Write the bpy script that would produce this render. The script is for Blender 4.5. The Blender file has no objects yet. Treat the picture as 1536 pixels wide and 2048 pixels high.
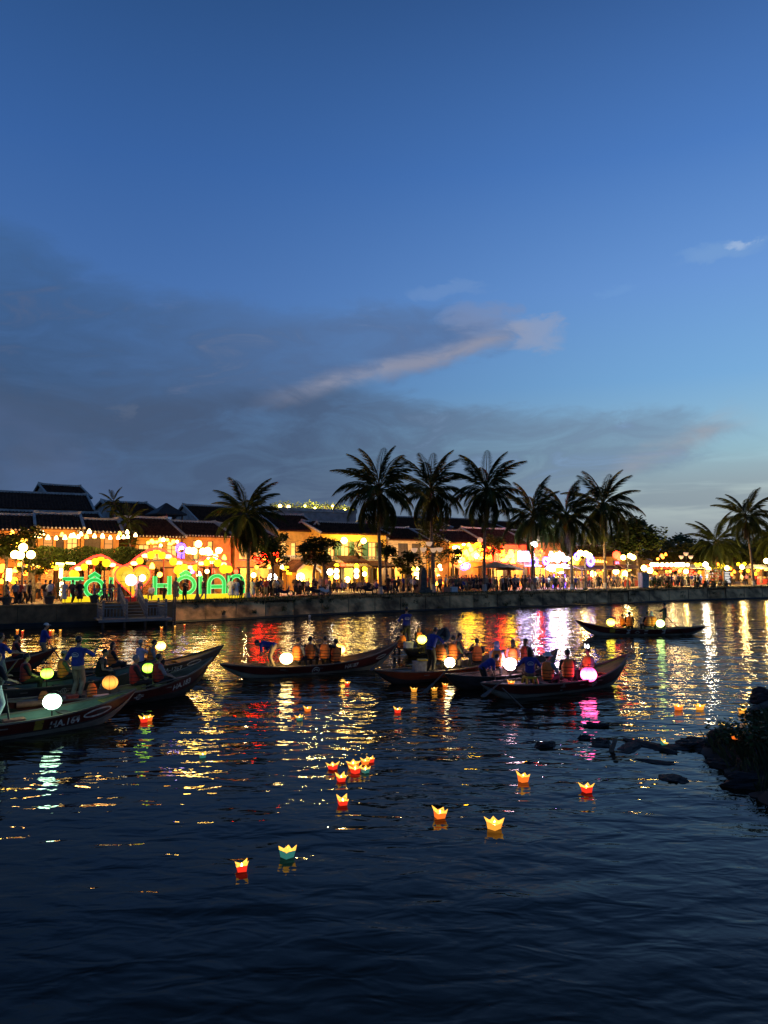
import bpy, math, random
from mathutils import Vector, Matrix
R = math.radians
rnd = random.Random(7)
SC = bpy.context.scene
COL = SC.collection

# ------------------------------------------------------------------ camera
EYE, PITCH, FOC = 4.0, R(4.17), 1480.0
cam = bpy.data.cameras.new('camera'); cam_ob = bpy.data.objects.new('camera', cam); COL.objects.link(cam_ob)
cam.sensor_fit = 'VERTICAL'; cam.sensor_height = 36; cam.lens = 36 * FOC / 2048
cam.clip_start = .1; cam.clip_end = 5000
cam_ob.location = (0, 0, EYE); cam_ob.rotation_euler = (R(90) + PITCH, 0, 0)
SC.camera = cam_ob

def ray(px, py):
    x, y = (px - 768) / FOC, (1024 - py) / FOC
    c, s = math.cos(PITCH), math.sin(PITCH)
    return Vector((x, c - y * s, s + y * c))
def W(px, py, z=0.0):                     # where the ground-plan point seen at a picture point lies, at height z
    d = ray(px, py); t = (z - EYE) / d.z
    return Vector((d.x * t, d.y * t, z))
def at(px, py, D):                        # the point seen there at distance D down the river
    d = ray(px, py); t = D / d.y
    return Vector((d.x * t, D, EYE + d.z * t))
def zy(py, D): return EYE + ray(768, py).z / ray(768, py).y * D

# ------------------------------------------------------------------ world: dusk sky with a bank of cloud
SC.view_settings.view_transform = 'Standard'; SC.view_settings.look = 'None'
SC.view_settings.exposure = 0; SC.view_settings.gamma = 1; SC.view_settings.use_curve_mapping = False
world = bpy.data.worlds.new('World'); SC.world = world; world.use_nodes = True
def lin(c):
    return tuple((v / 255 / 12.92) if v / 255 < .04045 else ((v / 255 + .055) / 1.055) ** 2.4 for v in c) + (1,)
class NT:
    def __init__(s, tree): s.t = tree; s.n = tree.nodes; s.l = tree.links
    def add(s, typ, **k):
        n = s.n.new(typ)
        for a, b in k.items(): setattr(n, a, b)
        return n
    def put(s, n, i, v):
        if v is None: return
        if hasattr(v, 'is_output') or hasattr(v, 'links'): s.l.new(v, n.inputs[i])
        else: n.inputs[i].default_value = v
    def math(s, op, a, b=None, c=None, clamp=False):
        n = s.add('ShaderNodeMath', operation=op); n.use_clamp = clamp
        s.put(n, 0, a); s.put(n, 1, b); s.put(n, 2, c); return n.outputs[0]
    def sstep(s, x, lo, hi):
        n = s.add('ShaderNodeMapRange', interpolation_type='SMOOTHSTEP')
        s.put(n, 0, x); s.put(n, 1, lo); s.put(n, 2, hi); return n.outputs[0]
    def mix(s, f, a, b):
        n = s.add('ShaderNodeMix', data_type='RGBA'); s.put(n, 0, f); s.put(n, 6, a); s.put(n, 7, b); return n.outputs[2]
    def noise(s, vec, scale, detail=4, rough=.55, dist=0.0):
        n = s.add('ShaderNodeTexNoise'); s.put(n, 'Vector', vec)
        n.inputs['Scale'].default_value = scale; n.inputs['Detail'].default_value = detail
        n.inputs['Roughness'].default_value = rough; n.inputs['Distortion'].default_value = dist
        return n.outputs['Fac']
    def ramp(s, f, stops, interp='LINEAR'):
        n = s.add('ShaderNodeValToRGB'); s.put(n, 0, f); e = n.color_ramp.elements; n.color_ramp.interpolation = interp
        while len(e) < len(stops): e.new(.5)
        for q, (p, c) in zip(e, stops): q.position = p; q.color = c
        return n.outputs[0]
    def curve(s, f, pts):
        n = s.add('ShaderNodeFloatCurve'); s.put(n, 1, f); c = n.mapping.curves[0]
        while len(c.points) < len(pts): c.points.new(.5, .5)
        for q, p in zip(c.points, pts): q.location = p; q.handle_type = 'AUTO'
        n.mapping.update(); return n.outputs[0]
def azel(px, py):
    d = ray(px, py).normalized(); return math.atan2(d.x, d.y), math.asin(d.z)
def cpts(pix): # sky points -> curve points (azimuth 0..1 for -1..1 rad, elevation / 1 rad)
    out = []
    for p in pix:
        a, e = azel(*p); out.append(((a + 1) / 2, e))
    return out
def build_world():
    t = NT(world.node_tree); t.n.clear()
    tc = t.add('ShaderNodeTexCoord'); sep = t.add('ShaderNodeSeparateXYZ'); t.l.new(tc.outputs['Generated'], sep.inputs[0])
    X, Y, Z = sep.outputs
    az = t.math('ARCTAN2', X, Y); el = t.math('ARCSINE', Z)
    az01 = t.math('MULTIPLY_ADD', az, .5, .5, clamp=True)
    comb = t.add('ShaderNodeCombineXYZ'); t.put(comb, 0, az); t.put(comb, 1, t.math('MULTIPLY', el, 2.2)); vec = comb.outputs[0]
    # clear sky: away from the afterglow and towards it
    def el_at(y): return max(0, azel(768, y)[1])
    left = t.ramp(el, [(0, lin((78, 100, 128))), (el_at(900), lin((76, 110, 154))), (el_at(600), lin((70, 112, 174))), (el_at(350), lin((55, 98, 162))), (el_at(0), lin((42, 80, 134))), (1, lin((12, 32, 70)))])
    right = t.ramp(el, [(0, lin((160, 172, 176))), (el_at(1000), lin((178, 196, 196))), (el_at(920), lin((152, 194, 210))), (el_at(780), lin((120, 174, 222))), (el_at(600), lin((106, 154, 217))), (el_at(350), lin((75, 124, 194))), (el_at(0), lin((52, 92, 152))), (1, lin((14, 36, 76)))])
    # the glow lies off to the right; far from it the sky darkens again
    glow = t.sstep(t.math('ABSOLUTE', t.math('SUBTRACT', az, .75)), 1.15, .15)
    col = t.mix(glow, left, right)
    wob = t.noise(vec, 5.5, 6, .6, .6); wob2 = t.noise(vec, 2.2, 4, .55, .3); fine = t.noise(vec, 14, 5, .6, .8)
    w1 = t.math('SUBTRACT', wob, .5); w2 = t.math('SUBTRACT', wob2, .5); wf = t.math('SUBTRACT', fine, .5)
    cs = t.add('ShaderNodeCombineXYZ'); t.put(cs, 0, t.math('MULTIPLY_ADD', el, .9, az)); t.put(cs, 1, t.math('MULTIPLY_ADD', az, -.5, t.math('MULTIPLY', el, 3.4)))
    streak = t.noise(cs.outputs[0], 7.5, 7, .62, .9); wst = t.math('SUBTRACT', streak, .5)
    elw = t.math('ADD', t.math('ADD', el, t.math('MULTIPLY', w1, .07)), t.math('ADD', t.math('MULTIPLY', wf, .035), t.math('MULTIPLY', wst, .05)))
    # main wedge of grey cloud, its tip to the right
    top = t.curve(az01, [(0, .42)] + cpts([(0, 430), (200, 545), (420, 600), (620, 612), (800, 612), (960, 640), (1080, 684)]) + [(.63, .2), (1, .15)])
    bot = t.curve(az01, [(0, -.2)] + cpts([(0, 940), (300, 890), (480, 838), (600, 806), (760, 765), (900, 735), (1000, 700), (1080, 688)]) + [(.62, .23), (1, .25)])
    inside = t.math('MULTIPLY', t.sstep(t.math('SUBTRACT', top, elw), -.014, .028), t.sstep(t.math('SUBTRACT', elw, bot), -.012, .02))
    dens1 = t.math('MULTIPLY', inside, t.sstep(az, .235, .16))
    cgrey = t.mix(t.sstep(el, .10, .42), lin((60, 82, 112)), lin((62, 100, 152)))
    cgrey = t.mix(t.sstep(az, -.5, .1), cgrey, t.mix(t.sstep(el, .12, .3), lin((84, 106, 138)), lin((86, 116, 162))))
    cgrey = t.mix(t.sstep(streak, .53, .86), cgrey, t.mix(t.sstep(az, -.5, .15), lin((84, 100, 134)), lin((128, 140, 168))))
    col = t.mix(t.math('MULTIPLY', dens1, t.math('MULTIPLY_ADD', wst, 1.5, .9, clamp=True)), col, cgrey)
    # lower bank
    top2 = t.curve(az01, [(0, .3)] + cpts([(0, 760), (400, 775), (600, 762), (760, 772), (860, 795), (960, 815), (1200, 812), (1400, 828), (1500, 850)]) + [(.77, .1), (1, .05)])
    bot2 = t.curve(az01, [(0, -.2), (.45, -.2)] + cpts([(1130, 1050), (1250, 955), (1400, 892), (1500, 858)]) + [(.77, .13), (1, .15)])
    in2 = t.math('MULTIPLY', t.sstep(t.math('SUBTRACT', top2, elw), -.008, .024), t.sstep(t.math('SUBTRACT', elw, bot2), -.025, .02))
    in2 = t.math('MULTIPLY', in2, t.math('MULTIPLY_ADD', wst, 1.8, .85, clamp=True))
    g2 = t.mix(t.sstep(az, -.15, .4), lin((68, 88, 120)), lin((112, 136, 164)))
    g2 = t.mix(t.math('MULTIPLY', t.sstep(streak, .48, .7), t.sstep(az, -.1, .25)), g2, lin((120, 150, 186)))
    col = t.mix(t.math('MULTIPLY', in2, t.math('MULTIPLY_ADD', t.sstep(az, .40, .5), -.45, .88)), col, g2)
    # low grey bars near the horizon on the right
    comb2 = t.add('ShaderNodeCombineXYZ'); t.put(comb2, 0, t.math('MULTIPLY', az, 2.2)); t.put(comb2, 1, t.math('MULTIPLY', el, 17)); 
    bars = t.noise(comb2.outputs[0], 1.6, 4, .55, .4)
    bars = t.math('MULTIPLY', t.sstep(bars, .44, .58), t.math('MULTIPLY', t.sstep(el, .17, .08), t.sstep(az, .12, .3)))
    col = t.mix(t.math('MULTIPLY', bars, .6), col, lin((112, 132, 152)))
    low = t.math('MULTIPLY', t.sstep(el, .075, .02), t.sstep(az, .05, .3))
    col = t.mix(t.math('MULTIPLY', low, .7), col, lin((112, 126, 146)))
    # sunlit pinkish rims: undersides that still catch the light
    d = t.math('ABSOLUTE', t.math('SUBTRACT', t.math('ADD', el, t.math('ADD', t.math('MULTIPLY', w1, .03), t.math('MULTIPLY', wst, .02))), t.math('ADD', bot, .016)))
    rim = t.math('MULTIPLY', t.sstep(d, .021, .0), t.math('MULTIPLY', t.sstep(az, -.2, -.04), t.sstep(az, .225, .16)))
    rim = t.math('MULTIPLY', rim, t.math('MULTIPLY_ADD', wf, 2.4, .85, clamp=True))
    col = t.mix(t.math('MULTIPLY', rim, .75), col, lin((150, 152, 170)))
    d2 = t.math('ABSOLUTE', t.math('SUBTRACT', t.math('ADD', el, t.math('MULTIPLY', w1, .05)), t.math('ADD', bot2, .015)))
    rim2 = t.math('MULTIPLY', t.math('MULTIPLY', t.sstep(d2, .024, .002), t.math('MULTIPLY_ADD', wf, 2.5, .6, clamp=True)), t.math('MULTIPLY', t.sstep(az, .26, .34), t.sstep(az, .49, .42)))
    col = t.mix(t.math('MULTIPLY', rim2, .6), col, lin((158, 162, 172)))
    def puff(px, py, ra, re, c, k):
        a, e = azel(px, py)
        da = t.math('DIVIDE', t.math('SUBTRACT', t.math('ADD', az, t.math('ADD', t.math('MULTIPLY', wf, .10), t.math('MULTIPLY', wst, .06))), a), ra)
        de = t.math('DIVIDE', t.math('SUBTRACT', t.math('ADD', el, t.math('ADD', t.math('MULTIPLY', w1, .05), t.math('MULTIPLY', wf, .04))), e), re)
        r2 = t.math('ADD', t.math('MULTIPLY', da, da), t.math('MULTIPLY', de, de))
        return t.mix(t.math('MULTIPLY', t.sstep(r2, 1, 0), k), col, c)
    col = puff(1070, 668, .045, .024, lin((150, 160, 186)), .6)
    col = puff(960, 640, .06, .025, lin((128, 140, 172)), .55)
    col = puff(890, 580, .07, .012, lin((120, 152, 200)), .35)
    col = puff(1440, 500, .07, .014, lin((122, 162, 212)), .55)
    col = puff(1475, 487, .022, .007, lin((164, 188, 222)), .7)
    col = puff(1240, 578, .03, .009, lin((112, 158, 214)), .35)
    col = puff(250, 825, .025, .016, lin((92, 106, 132)), .45)
    col = puff(90, 915, .05, .04, lin((78, 94, 122)), .4)
    # thin veil, upper left
    veil = t.math('MULTIPLY', t.sstep(wob2, .5, .75), t.math('MULTIPLY', t.sstep(az, .0, -.45), t.sstep(el, .45, .3)))
    col = t.mix(t.math('MULTIPLY', veil, .5), col, lin((88, 112, 158)))
    down = t.sstep(el, 0, -.03)
    col = t.mix(down, col, (.012, .014, .016, 1))
    sky = t.add('ShaderNodeTexSky', sky_type='NISHITA'); sky.sun_disc = False
    sky.sun_elevation = SUN_EL; sky.sun_rotation = SUN_AZ
    b0 = t.add('ShaderNodeBackground'); t.put(b0, 0, sky.outputs[0]); b0.inputs[1].default_value = .006
    b1 = t.add('ShaderNodeBackground'); t.put(b1, 0, col); b1.inputs[1].default_value = .97
    ad = t.add('ShaderNodeAddShader'); t.l.new(b0.outputs[0], ad.inputs[0]); t.l.new(b1.outputs[0], ad.inputs[1])
    out = t.add('ShaderNodeOutputWorld'); t.l.new(ad.outputs[0], out.inputs[0])
SUN_EL, SUN_AZ = R(1.0), R(48)
build_world()
sun = bpy.data.lights.new('sun', 'SUN'); sun.energy = .012; sun.angle = R(12); sun.color = (1, .82, .7)
sun_ob = bpy.data.objects.new('sun', sun); COL.objects.link(sun_ob)
sun_ob.rotation_euler = (R(88), 0, math.pi - SUN_AZ)
sun_ob.location = (0, 0, 60)
SC.cycles.sample_clamp_indirect = 6.0
SC.cycles.use_light_tree = True
SC.cycles.max_bounces = 6

# ------------------------------------------------------------------ helpers
class MB:
    def __init__(s): s.v = []; s.f = []; s.m = []; s.k = 0
    def add(s, vs, fs):
        o = len(s.v); s.v += [tuple(p) for p in vs]
        for f in fs: s.f.append(tuple(i + o for i in f)); s.m.append(s.k)
        return s
    def quad(s, *p): return s.add(p, [tuple(range(len(p)))])
    def box(s, x0, x1, y0, y1, z0, z1):
        return s.add([(x0,y0,z0),(x1,y0,z0),(x1,y1,z0),(x0,y1,z0),(x0,y0,z1),(x1,y0,z1),(x1,y1,z1),(x0,y1,z1)],
            [(0,3,2,1),(4,5,6,7),(0,1,5,4),(1,2,6,5),(2,3,7,6),(3,0,4,7)])
    def beam(s, p, q, w, h=None):         # a squared bar between two points
        p, q = Vector(p), Vector(q); h = h or w; d = (q - p).normalized()
        a = d.cross(Vector((0, 0, 1)));  a = a.normalized() if a.length > 1e-4 else Vector((1, 0, 0))
        b = a.cross(d); a *= w / 2; b *= h / 2
        r = [p-a-b, p+a-b, p+a+b, p-a+b, q-a-b, q+a-b, q+a+b, q-a+b]
        return s.add(r, [(0,1,2,3),(7,6,5,4),(0,4,5,1),(1,5,6,2),(2,6,7,3),(3,7,4,0)])
    def rings(s, rs, cap=True, closed=False):
        n = len(rs[0]); o = len(s.v); fs = []
        for i in range(len(rs) - (0 if closed else 1)):
            a, b = i * n, ((i + 1) % len(rs)) * n
            for j in range(n): k = (j + 1) % n; fs.append((a + j, a + k, b + k, b + j))
        if cap and not closed: fs += [tuple(range(n))[::-1], tuple(range((len(rs)-1)*n, len(rs)*n))]
        return s.add([p for r in rs for p in r], fs)
    def tube(s, pts, rad, n=6, cap=True, closed=False):
        pts = [Vector(p) for p in pts]
        if not hasattr(rad, '__len__'): rad = [rad] * len(pts)
        rs = []; ref = None
        for i, p in enumerate(pts):
            if closed: d = pts[(i+1) % len(pts)] - pts[i-1]
            else: d = pts[min(i+1, len(pts)-1)] - pts[max(i-1, 0)]
            d = d.normalized() if d.length > 1e-9 else Vector((0, 0, 1))
            if ref is None: ref = Vector((0, 0, 1)) if abs(d.z) < .9 else Vector((1, 0, 0))
            a = d.cross(ref)
            if a.length < 1e-3: a = d.cross(Vector((0, 1, .1)))
            a.normalize(); b = a.cross(d); ref = b if False else ref
            rs.append([p + (a * math.cos(t) + b * math.sin(t)) * rad[i] for t in [2*math.pi*j/n for j in range(n)]])
        return s.rings(rs, cap, closed)
    def ell(s, c, r, n=10, m=7, T=None):
        if not hasattr(r, '__len__'): r = (r, r, r)
        c = Vector(c); vs = []; fs = []
        for i in range(1, m):
            th = math.pi * i / m
            for j in range(n):
                ph = 2 * math.pi * j / n
                vs.append(Vector((r[0]*math.sin(th)*math.cos(ph), r[1]*math.sin(th)*math.sin(ph), -r[2]*math.cos(th))))
        vs += [Vector((0, 0, -r[2])), Vector((0, 0, r[2]))]; b, t = len(vs)-2, len(vs)-1
        for i in range(m-2):
            for j in range(n): k = (j+1) % n; fs.append((i*n+j, i*n+k, (i+1)*n+k, (i+1)*n+j))
        for j in range(n):
            k = (j+1) % n; fs.append((b, k, j)); fs.append(((m-2)*n+j, (m-2)*n+k, t))
        return s.add([c + (T @ p if T else p) for p in vs], fs)
    def lathe(s, prof, n=12, c=(0, 0, 0)):
        return s.rings([[(c[0]+r*math.cos(2*math.pi*j/n), c[1]+r*math.sin(2*math.pi*j/n), c[2]+z) for j in range(n)] for r, z in prof])
    def mesh(s, name, mats, smooth=False):
        me = bpy.data.meshes.new(name); me.from_pydata(s.v, [], s.f)
        for m in (mats if isinstance(mats, (list, tuple)) else [mats]): me.materials.append(m)
        if any(s.m): me.polygons.foreach_set('material_index', s.m)
        if smooth: me.polygons.foreach_set('use_smooth', [True] * len(s.f))
        me.update(); return me

def tag(o, label=None, cat=None, group=None, kind=None):
    if label: o['label'] = label
    if cat: o['category'] = cat
    if group: o['group'] = group
    if kind: o['kind'] = kind
    return o
def link(name, data, parent=None, loc=None, rot=None, scale=None):
    o = bpy.data.objects.new(name, data); COL.objects.link(o)
    if parent: o.parent = parent
    if loc is not None: o.location = loc
    if rot is not None: o.rotation_euler = rot
    if scale is not None: o.scale = scale if hasattr(scale, '__len__') else (scale,)*3
    return o
def obj(name, mb, mats, parent=None, loc=None, rot=None, smooth=False, scale=None):
    return link(name, mb.mesh(name, mats, smooth) if isinstance(mb, MB) else mb, parent, loc, rot, scale)
def empty(name, label, cat, loc=(0, 0, 0), rz=0, group=None):
    o = link(name, None, None, loc, (0, 0, rz)); o.empty_display_size = .2
    return tag(o, label, cat, group)
def copy_tree(o, parent=None):
    c = o.copy(); COL.objects.link(c)
    if parent: c.parent = parent
    for ch in o.children: copy_tree(ch, c)
    return c
TMP = bpy.data.scenes.new('bake')
def evaluate(o):                          # the mesh of an object with its modifiers, made in a scene of its own
    TMP.collection.objects.link(o); TMP.view_layers[0].update(); dg = TMP.view_layers[0].depsgraph
    me = bpy.data.meshes.new_from_object(o.evaluated_get(dg)); TMP.collection.objects.unlink(o)
    d = o.data; bpy.data.objects.remove(o)
    if isinstance(d, bpy.types.Mesh): bpy.data.meshes.remove(d)
    else: bpy.data.curves.remove(d)
    return me
def melt(mb, voxel, name, mats, smooth=2):      # one continuous skin round the pieces
    o = bpy.data.objects.new('t', mb.mesh('t', mats if isinstance(mats, list) else [mats]))
    m = o.modifiers.new('r', 'REMESH'); m.mode = 'VOXEL'; m.voxel_size = voxel; m.use_smooth_shade = True
    if smooth: q = o.modifiers.new('s', 'SMOOTH'); q.factor = .5; q.iterations = smooth
    me = evaluate(o); me.name = name
    if not me.materials: me.materials.append(mats if not isinstance(mats, list) else mats[0])
    return me
def text_mesh(txt, size, bold=0.0):
    c = bpy.data.curves.new('t', 'FONT'); c.body = txt; c.size = size; c.offset = bold; c.align_x = 'CENTER'; c.resolution_u = 2
    return evaluate(bpy.data.objects.new('t', c))

def mat(name, col, rough=.6, var=.25, scale=6.0, bump=0.0, emit=None, power=0.0, metal=0.0, stretch=None, col2=None, spec=.5, trans=0.0):
    m = bpy.data.materials.new(name); m.use_nodes = True; t = NT(m.node_tree); p = t.n['Principled BSDF']
    p.inputs['Roughness'].default_value = rough; p.inputs['Metallic'].default_value = metal
    p.inputs['Specular IOR Level'].default_value = spec
    if emit: p.inputs['Emission Color'].default_value = (*emit, 1); p.inputs['Emission Strength'].default_value = power
    if var or bump:
        tc = t.add('ShaderNodeTexCoord'); v = tc.outputs['Object']
        if stretch:
            mp = t.add('ShaderNodeMapping'); t.put(mp, 0, v); mp.inputs['Scale'].default_value = stretch; v = mp.outputs[0]
        f = t.noise(v, scale, 5, .6)
        a = tuple(max(0, c * (1 - var)) for c in col); b = tuple(min(1, c * (1 + var)) for c in (col2 or col))
        f2 = t.sstep(f, .3, .7)
        t.put(p, 'Base Color', t.mix(f2, (*a, 1), (*b, 1)))
        if bump:
            bn = t.add('ShaderNodeBump'); bn.inputs['Strength'].default_value = 1; bn.inputs['Distance'].default_value = bump
            t.put(bn, 'Height', f); t.put(p, 'Normal', bn.outputs[0])
    else: p.inputs['Base Color'].default_value = (*col, 1)
    return m
def glow(name, col, power, base=None, bulb=0):
    m = mat(name, base or tuple(.04 + .22*c for c in col), .7, 0, emit=col, power=power)
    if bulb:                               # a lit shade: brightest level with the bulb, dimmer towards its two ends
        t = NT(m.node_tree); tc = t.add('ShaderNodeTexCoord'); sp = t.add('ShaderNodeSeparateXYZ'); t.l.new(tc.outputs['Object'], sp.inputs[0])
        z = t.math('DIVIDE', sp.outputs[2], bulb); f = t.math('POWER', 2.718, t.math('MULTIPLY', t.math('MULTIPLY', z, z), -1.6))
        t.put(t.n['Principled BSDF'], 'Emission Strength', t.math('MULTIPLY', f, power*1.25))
    return m
M = {}
def mm(k, *a, **kw): M[k] = mat(k, *a, **kw)
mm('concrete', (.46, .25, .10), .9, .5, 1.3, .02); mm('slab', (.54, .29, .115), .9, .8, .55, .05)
mm('oldwall', (.22, .12, .05), .9, .5, .9, .02); mm('mud', (.02, .018, .013), .8, .4, 2)
mm('paving', (.24, .19, .14), .85, .3, 1.5, .005); mm('grassm', (.045, .06, .018), .9, .5, 3)
mm('tile', (.085, .034, .017), .9, .5, 2.5, .01, spec=.08); mm('tile2', (.14, .05, .03), .9, .5, 2.5, .01, spec=.08)
mm('plasterw', (.42, .40, .36), .9, .3, 1.2); mm('trimw', (.45, .42, .37), .85, .25, 3)
mm('yellow', (.62, .38, .10), .85, .22, 1.4); mm('orange', (.62, .29, .08), .85, .22, 1.4); mm('cream', (.55, .42, .24), .85, .2, 1.4)
mm('deepyellow', (.68, .42, .06), .85, .2, 1.4); mm('grey', (.3, .29, .28), .9, .25, 1)
mm('darkwood', (.05, .028, .016), .6, .4, 8, .003, stretch=(1, 1, .15)); mm('wood', (.19, .135, .09), .75, .4, 6, .004, stretch=(.15, 1, 1))
mm('greywood', (.23, .21, .19), .75, .35, 6, .004, stretch=(.15, 1, 1)); mm('shutter', (.06, .045, .035), .6, .3, 8)
mm('green_shutter', (.03, .10, .06), .6, .3, 8)
mm('bark', (.16, .12, .085), .9, .45, 5, .02, stretch=(1, 1, 2)); mm('frond', (.04, .056, .012), .65, .5, 1.5, spec=.15)
mm('dryfrond', (.16, .11, .05), .8, .4, 2); mm('leaf', (.035, .062, .014), .7, .55, 2.5, spec=.12); mm('leaf2', (.06, .075, .014), .7, .55, 2.5, spec=.12)
mm('rock', (.018, .016, .012), .9, .5, 2.2, .05); mm('iron', (.03, .03, .032), .5, .2, 6)
mm('hull_red', (.105, .017, .012), .45, .45, 3, .004, stretch=(.3, 1, 1)); mm('hull_low', (.26, .24, .19), .6, .5, 2.5, .004, stretch=(.3, 1, 1))
mm('hull_dark', (.05, .042, .035), .6, .5, 3, .004, stretch=(.3, 1, 1)); mm('hull_orange', (.24, .05, .015), .45, .4, 3, .003, stretch=(.3, 1, 1))
mm('inner', (.16, .125, .085), .7, .45, 4, .004, stretch=(.2, 1, 1)); mm('inner_green', (.14, .19, .14), .65, .4, 4, .003, stretch=(.2, 1, 1)); mm('inner_yellow', (.42, .27, .03), .65, .35, 4, .003, stretch=(.2, 1, 1))
mm('paint', (.62, .58, .48), .6, .35, 12); mm('oarwood', (.09, .055, .03), .55, .3, 5)
mm('skin', (.40, .235, .15), .6, .1, 10); mm('hair', (.014, .011, .01), .45, .2, 30); mm('greyhair', (.2, .19, .18), .6, .2, 30)
mm('blue', (.018, .034, .24), .8, .3, 7); mm('navy', (.015, .018, .04), .85, .3, 8); mm('black', (.012, .012, .013), .8, .2, 8); mm('khaki', (.27, .205, .12), .85, .25, 6)
mm('white', (.62, .62, .60), .8, .12, 8); mm('greycloth', (.22, .22, .23), .85, .25, 8); mm('vest', (1.0, .22, .03), .7, .18, 9); mm('redvest', (.42, .04, .02), .7, .2, 9)
mm('strap', (.015, .01, .01), .6, 0); mm('pinkcloth', (.55, .22, .26), .85, .2, 8); mm('lilac', (.55, .46, .62), .8, .15, 8); mm('olive', (.10, .11, .06), .85, .2, 8); mm('brown', (.15, .09, .06), .85, .25, 8)
mm('yplastic', (.62, .40, .02), .4, .1, 8); mm('steel', (.4, .4, .42), .35, .1, 8, metal=.8); mm('rubber', (.015, .015, .015), .6, 0); mm('redpaint', (.35, .02, .02), .4, .15, 5); mm('cabinet', (.26, .27, .27), .6, .2, 3)
mm('brickpad', (.52, .18, .09), .75, .25, 6); mm('stone', (.08, .075, .06), .9, .4, 3, .02)
def gl(k, c, p, **kw): M[k] = glow(k, c, p, **kw)
# ------------------------------------------------------------------ light colours
gl('lan_warm', (1, .44, .03), 16); gl('lan_yellow', (1, .60, .008), 10); gl('lan_white', (1, .68, .22), 18); gl('lan_orange', (1, .20, .012), 12)
gl('lan_red', (1, .03, .008), 14); gl('bulb', (1, .58, .10), 42); gl('bulb_w', (1, .86, .65), 45); gl('bulb_cold', (.85, .9, 1), 55)
gl('pane_warm', (1, .52, .12), 1.5); gl('pane_dim', (1, .45, .12), .5); gl('flame', (1, .66, .24), 22)
gl('neon_red', (1, .025, .015), 5.5); gl('neon_violet', (.30, .10, 1), 12); gl('neon_blue', (.09, .05, 1), 9); gl('neon_white', (.85, .75, 1), 32)
gl('sign_green', (.015, .62, .075), .95); gl('sign_green_edge', (.25, 1, .35), 1.3); gl('sign_yellow', (1, .68, .01), 1.1); gl('heart_paper', (1, .62, .015), .95); gl('screen', (.75, .6, 1), 22)
gl('phone', (.9, .92, 1), 9)

# ------------------------------------------------------------------ people
def cap(mb, p, q, r1, r2, n=8):
    p, q = Vector(p), Vector(q); d = (q - p).normalized()
    mb.tube([p - d*r1*.85, p - d*r1*.5, p, q, q + d*r2*.5, q + d*r2*.85], [r1*.45, r1*.85, r1, r2, r2*.85, r2*.45], n)
def loft(mb, T, secs, n=14, e=2.6):       # torso-like body from (z, half width, half depth, y)
    rs = []
    for z, w, d, y in secs:
        r = []
        for j in range(n):
            a = 2*math.pi*j/n; c, s = math.cos(a), math.sin(a)
            r.append(T @ Vector((w*math.copysign(abs(c)**(2/e), c), y + d*math.copysign(abs(s)**(2/e), s), z)))
        rs.append(r)
    mb.rings(rs)
def ik(S, T, a, b, pole):
    S, T = Vector(S), Vector(T); d = T - S; L = max(min(d.length, (a+b)*.985), .1); u = d.normalized(); T = S + u*L
    x = (a*a - b*b + L*L) / (2*L); h = math.sqrt(max(a*a - x*x, 0)); p = Vector(pole); p = p - u*p.dot(u); p.normalize()
    return S + u*x + p*h, T
TORSO = [(-.02, .13, .09, 0), (.06, .155, .11, 0), (.18, .14, .10, 0), (.32, .16, .11, .01), (.42, .165, .10, 0), (.48, .12, .075, -.01), (.52, .06, .06, -.01)]
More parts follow.
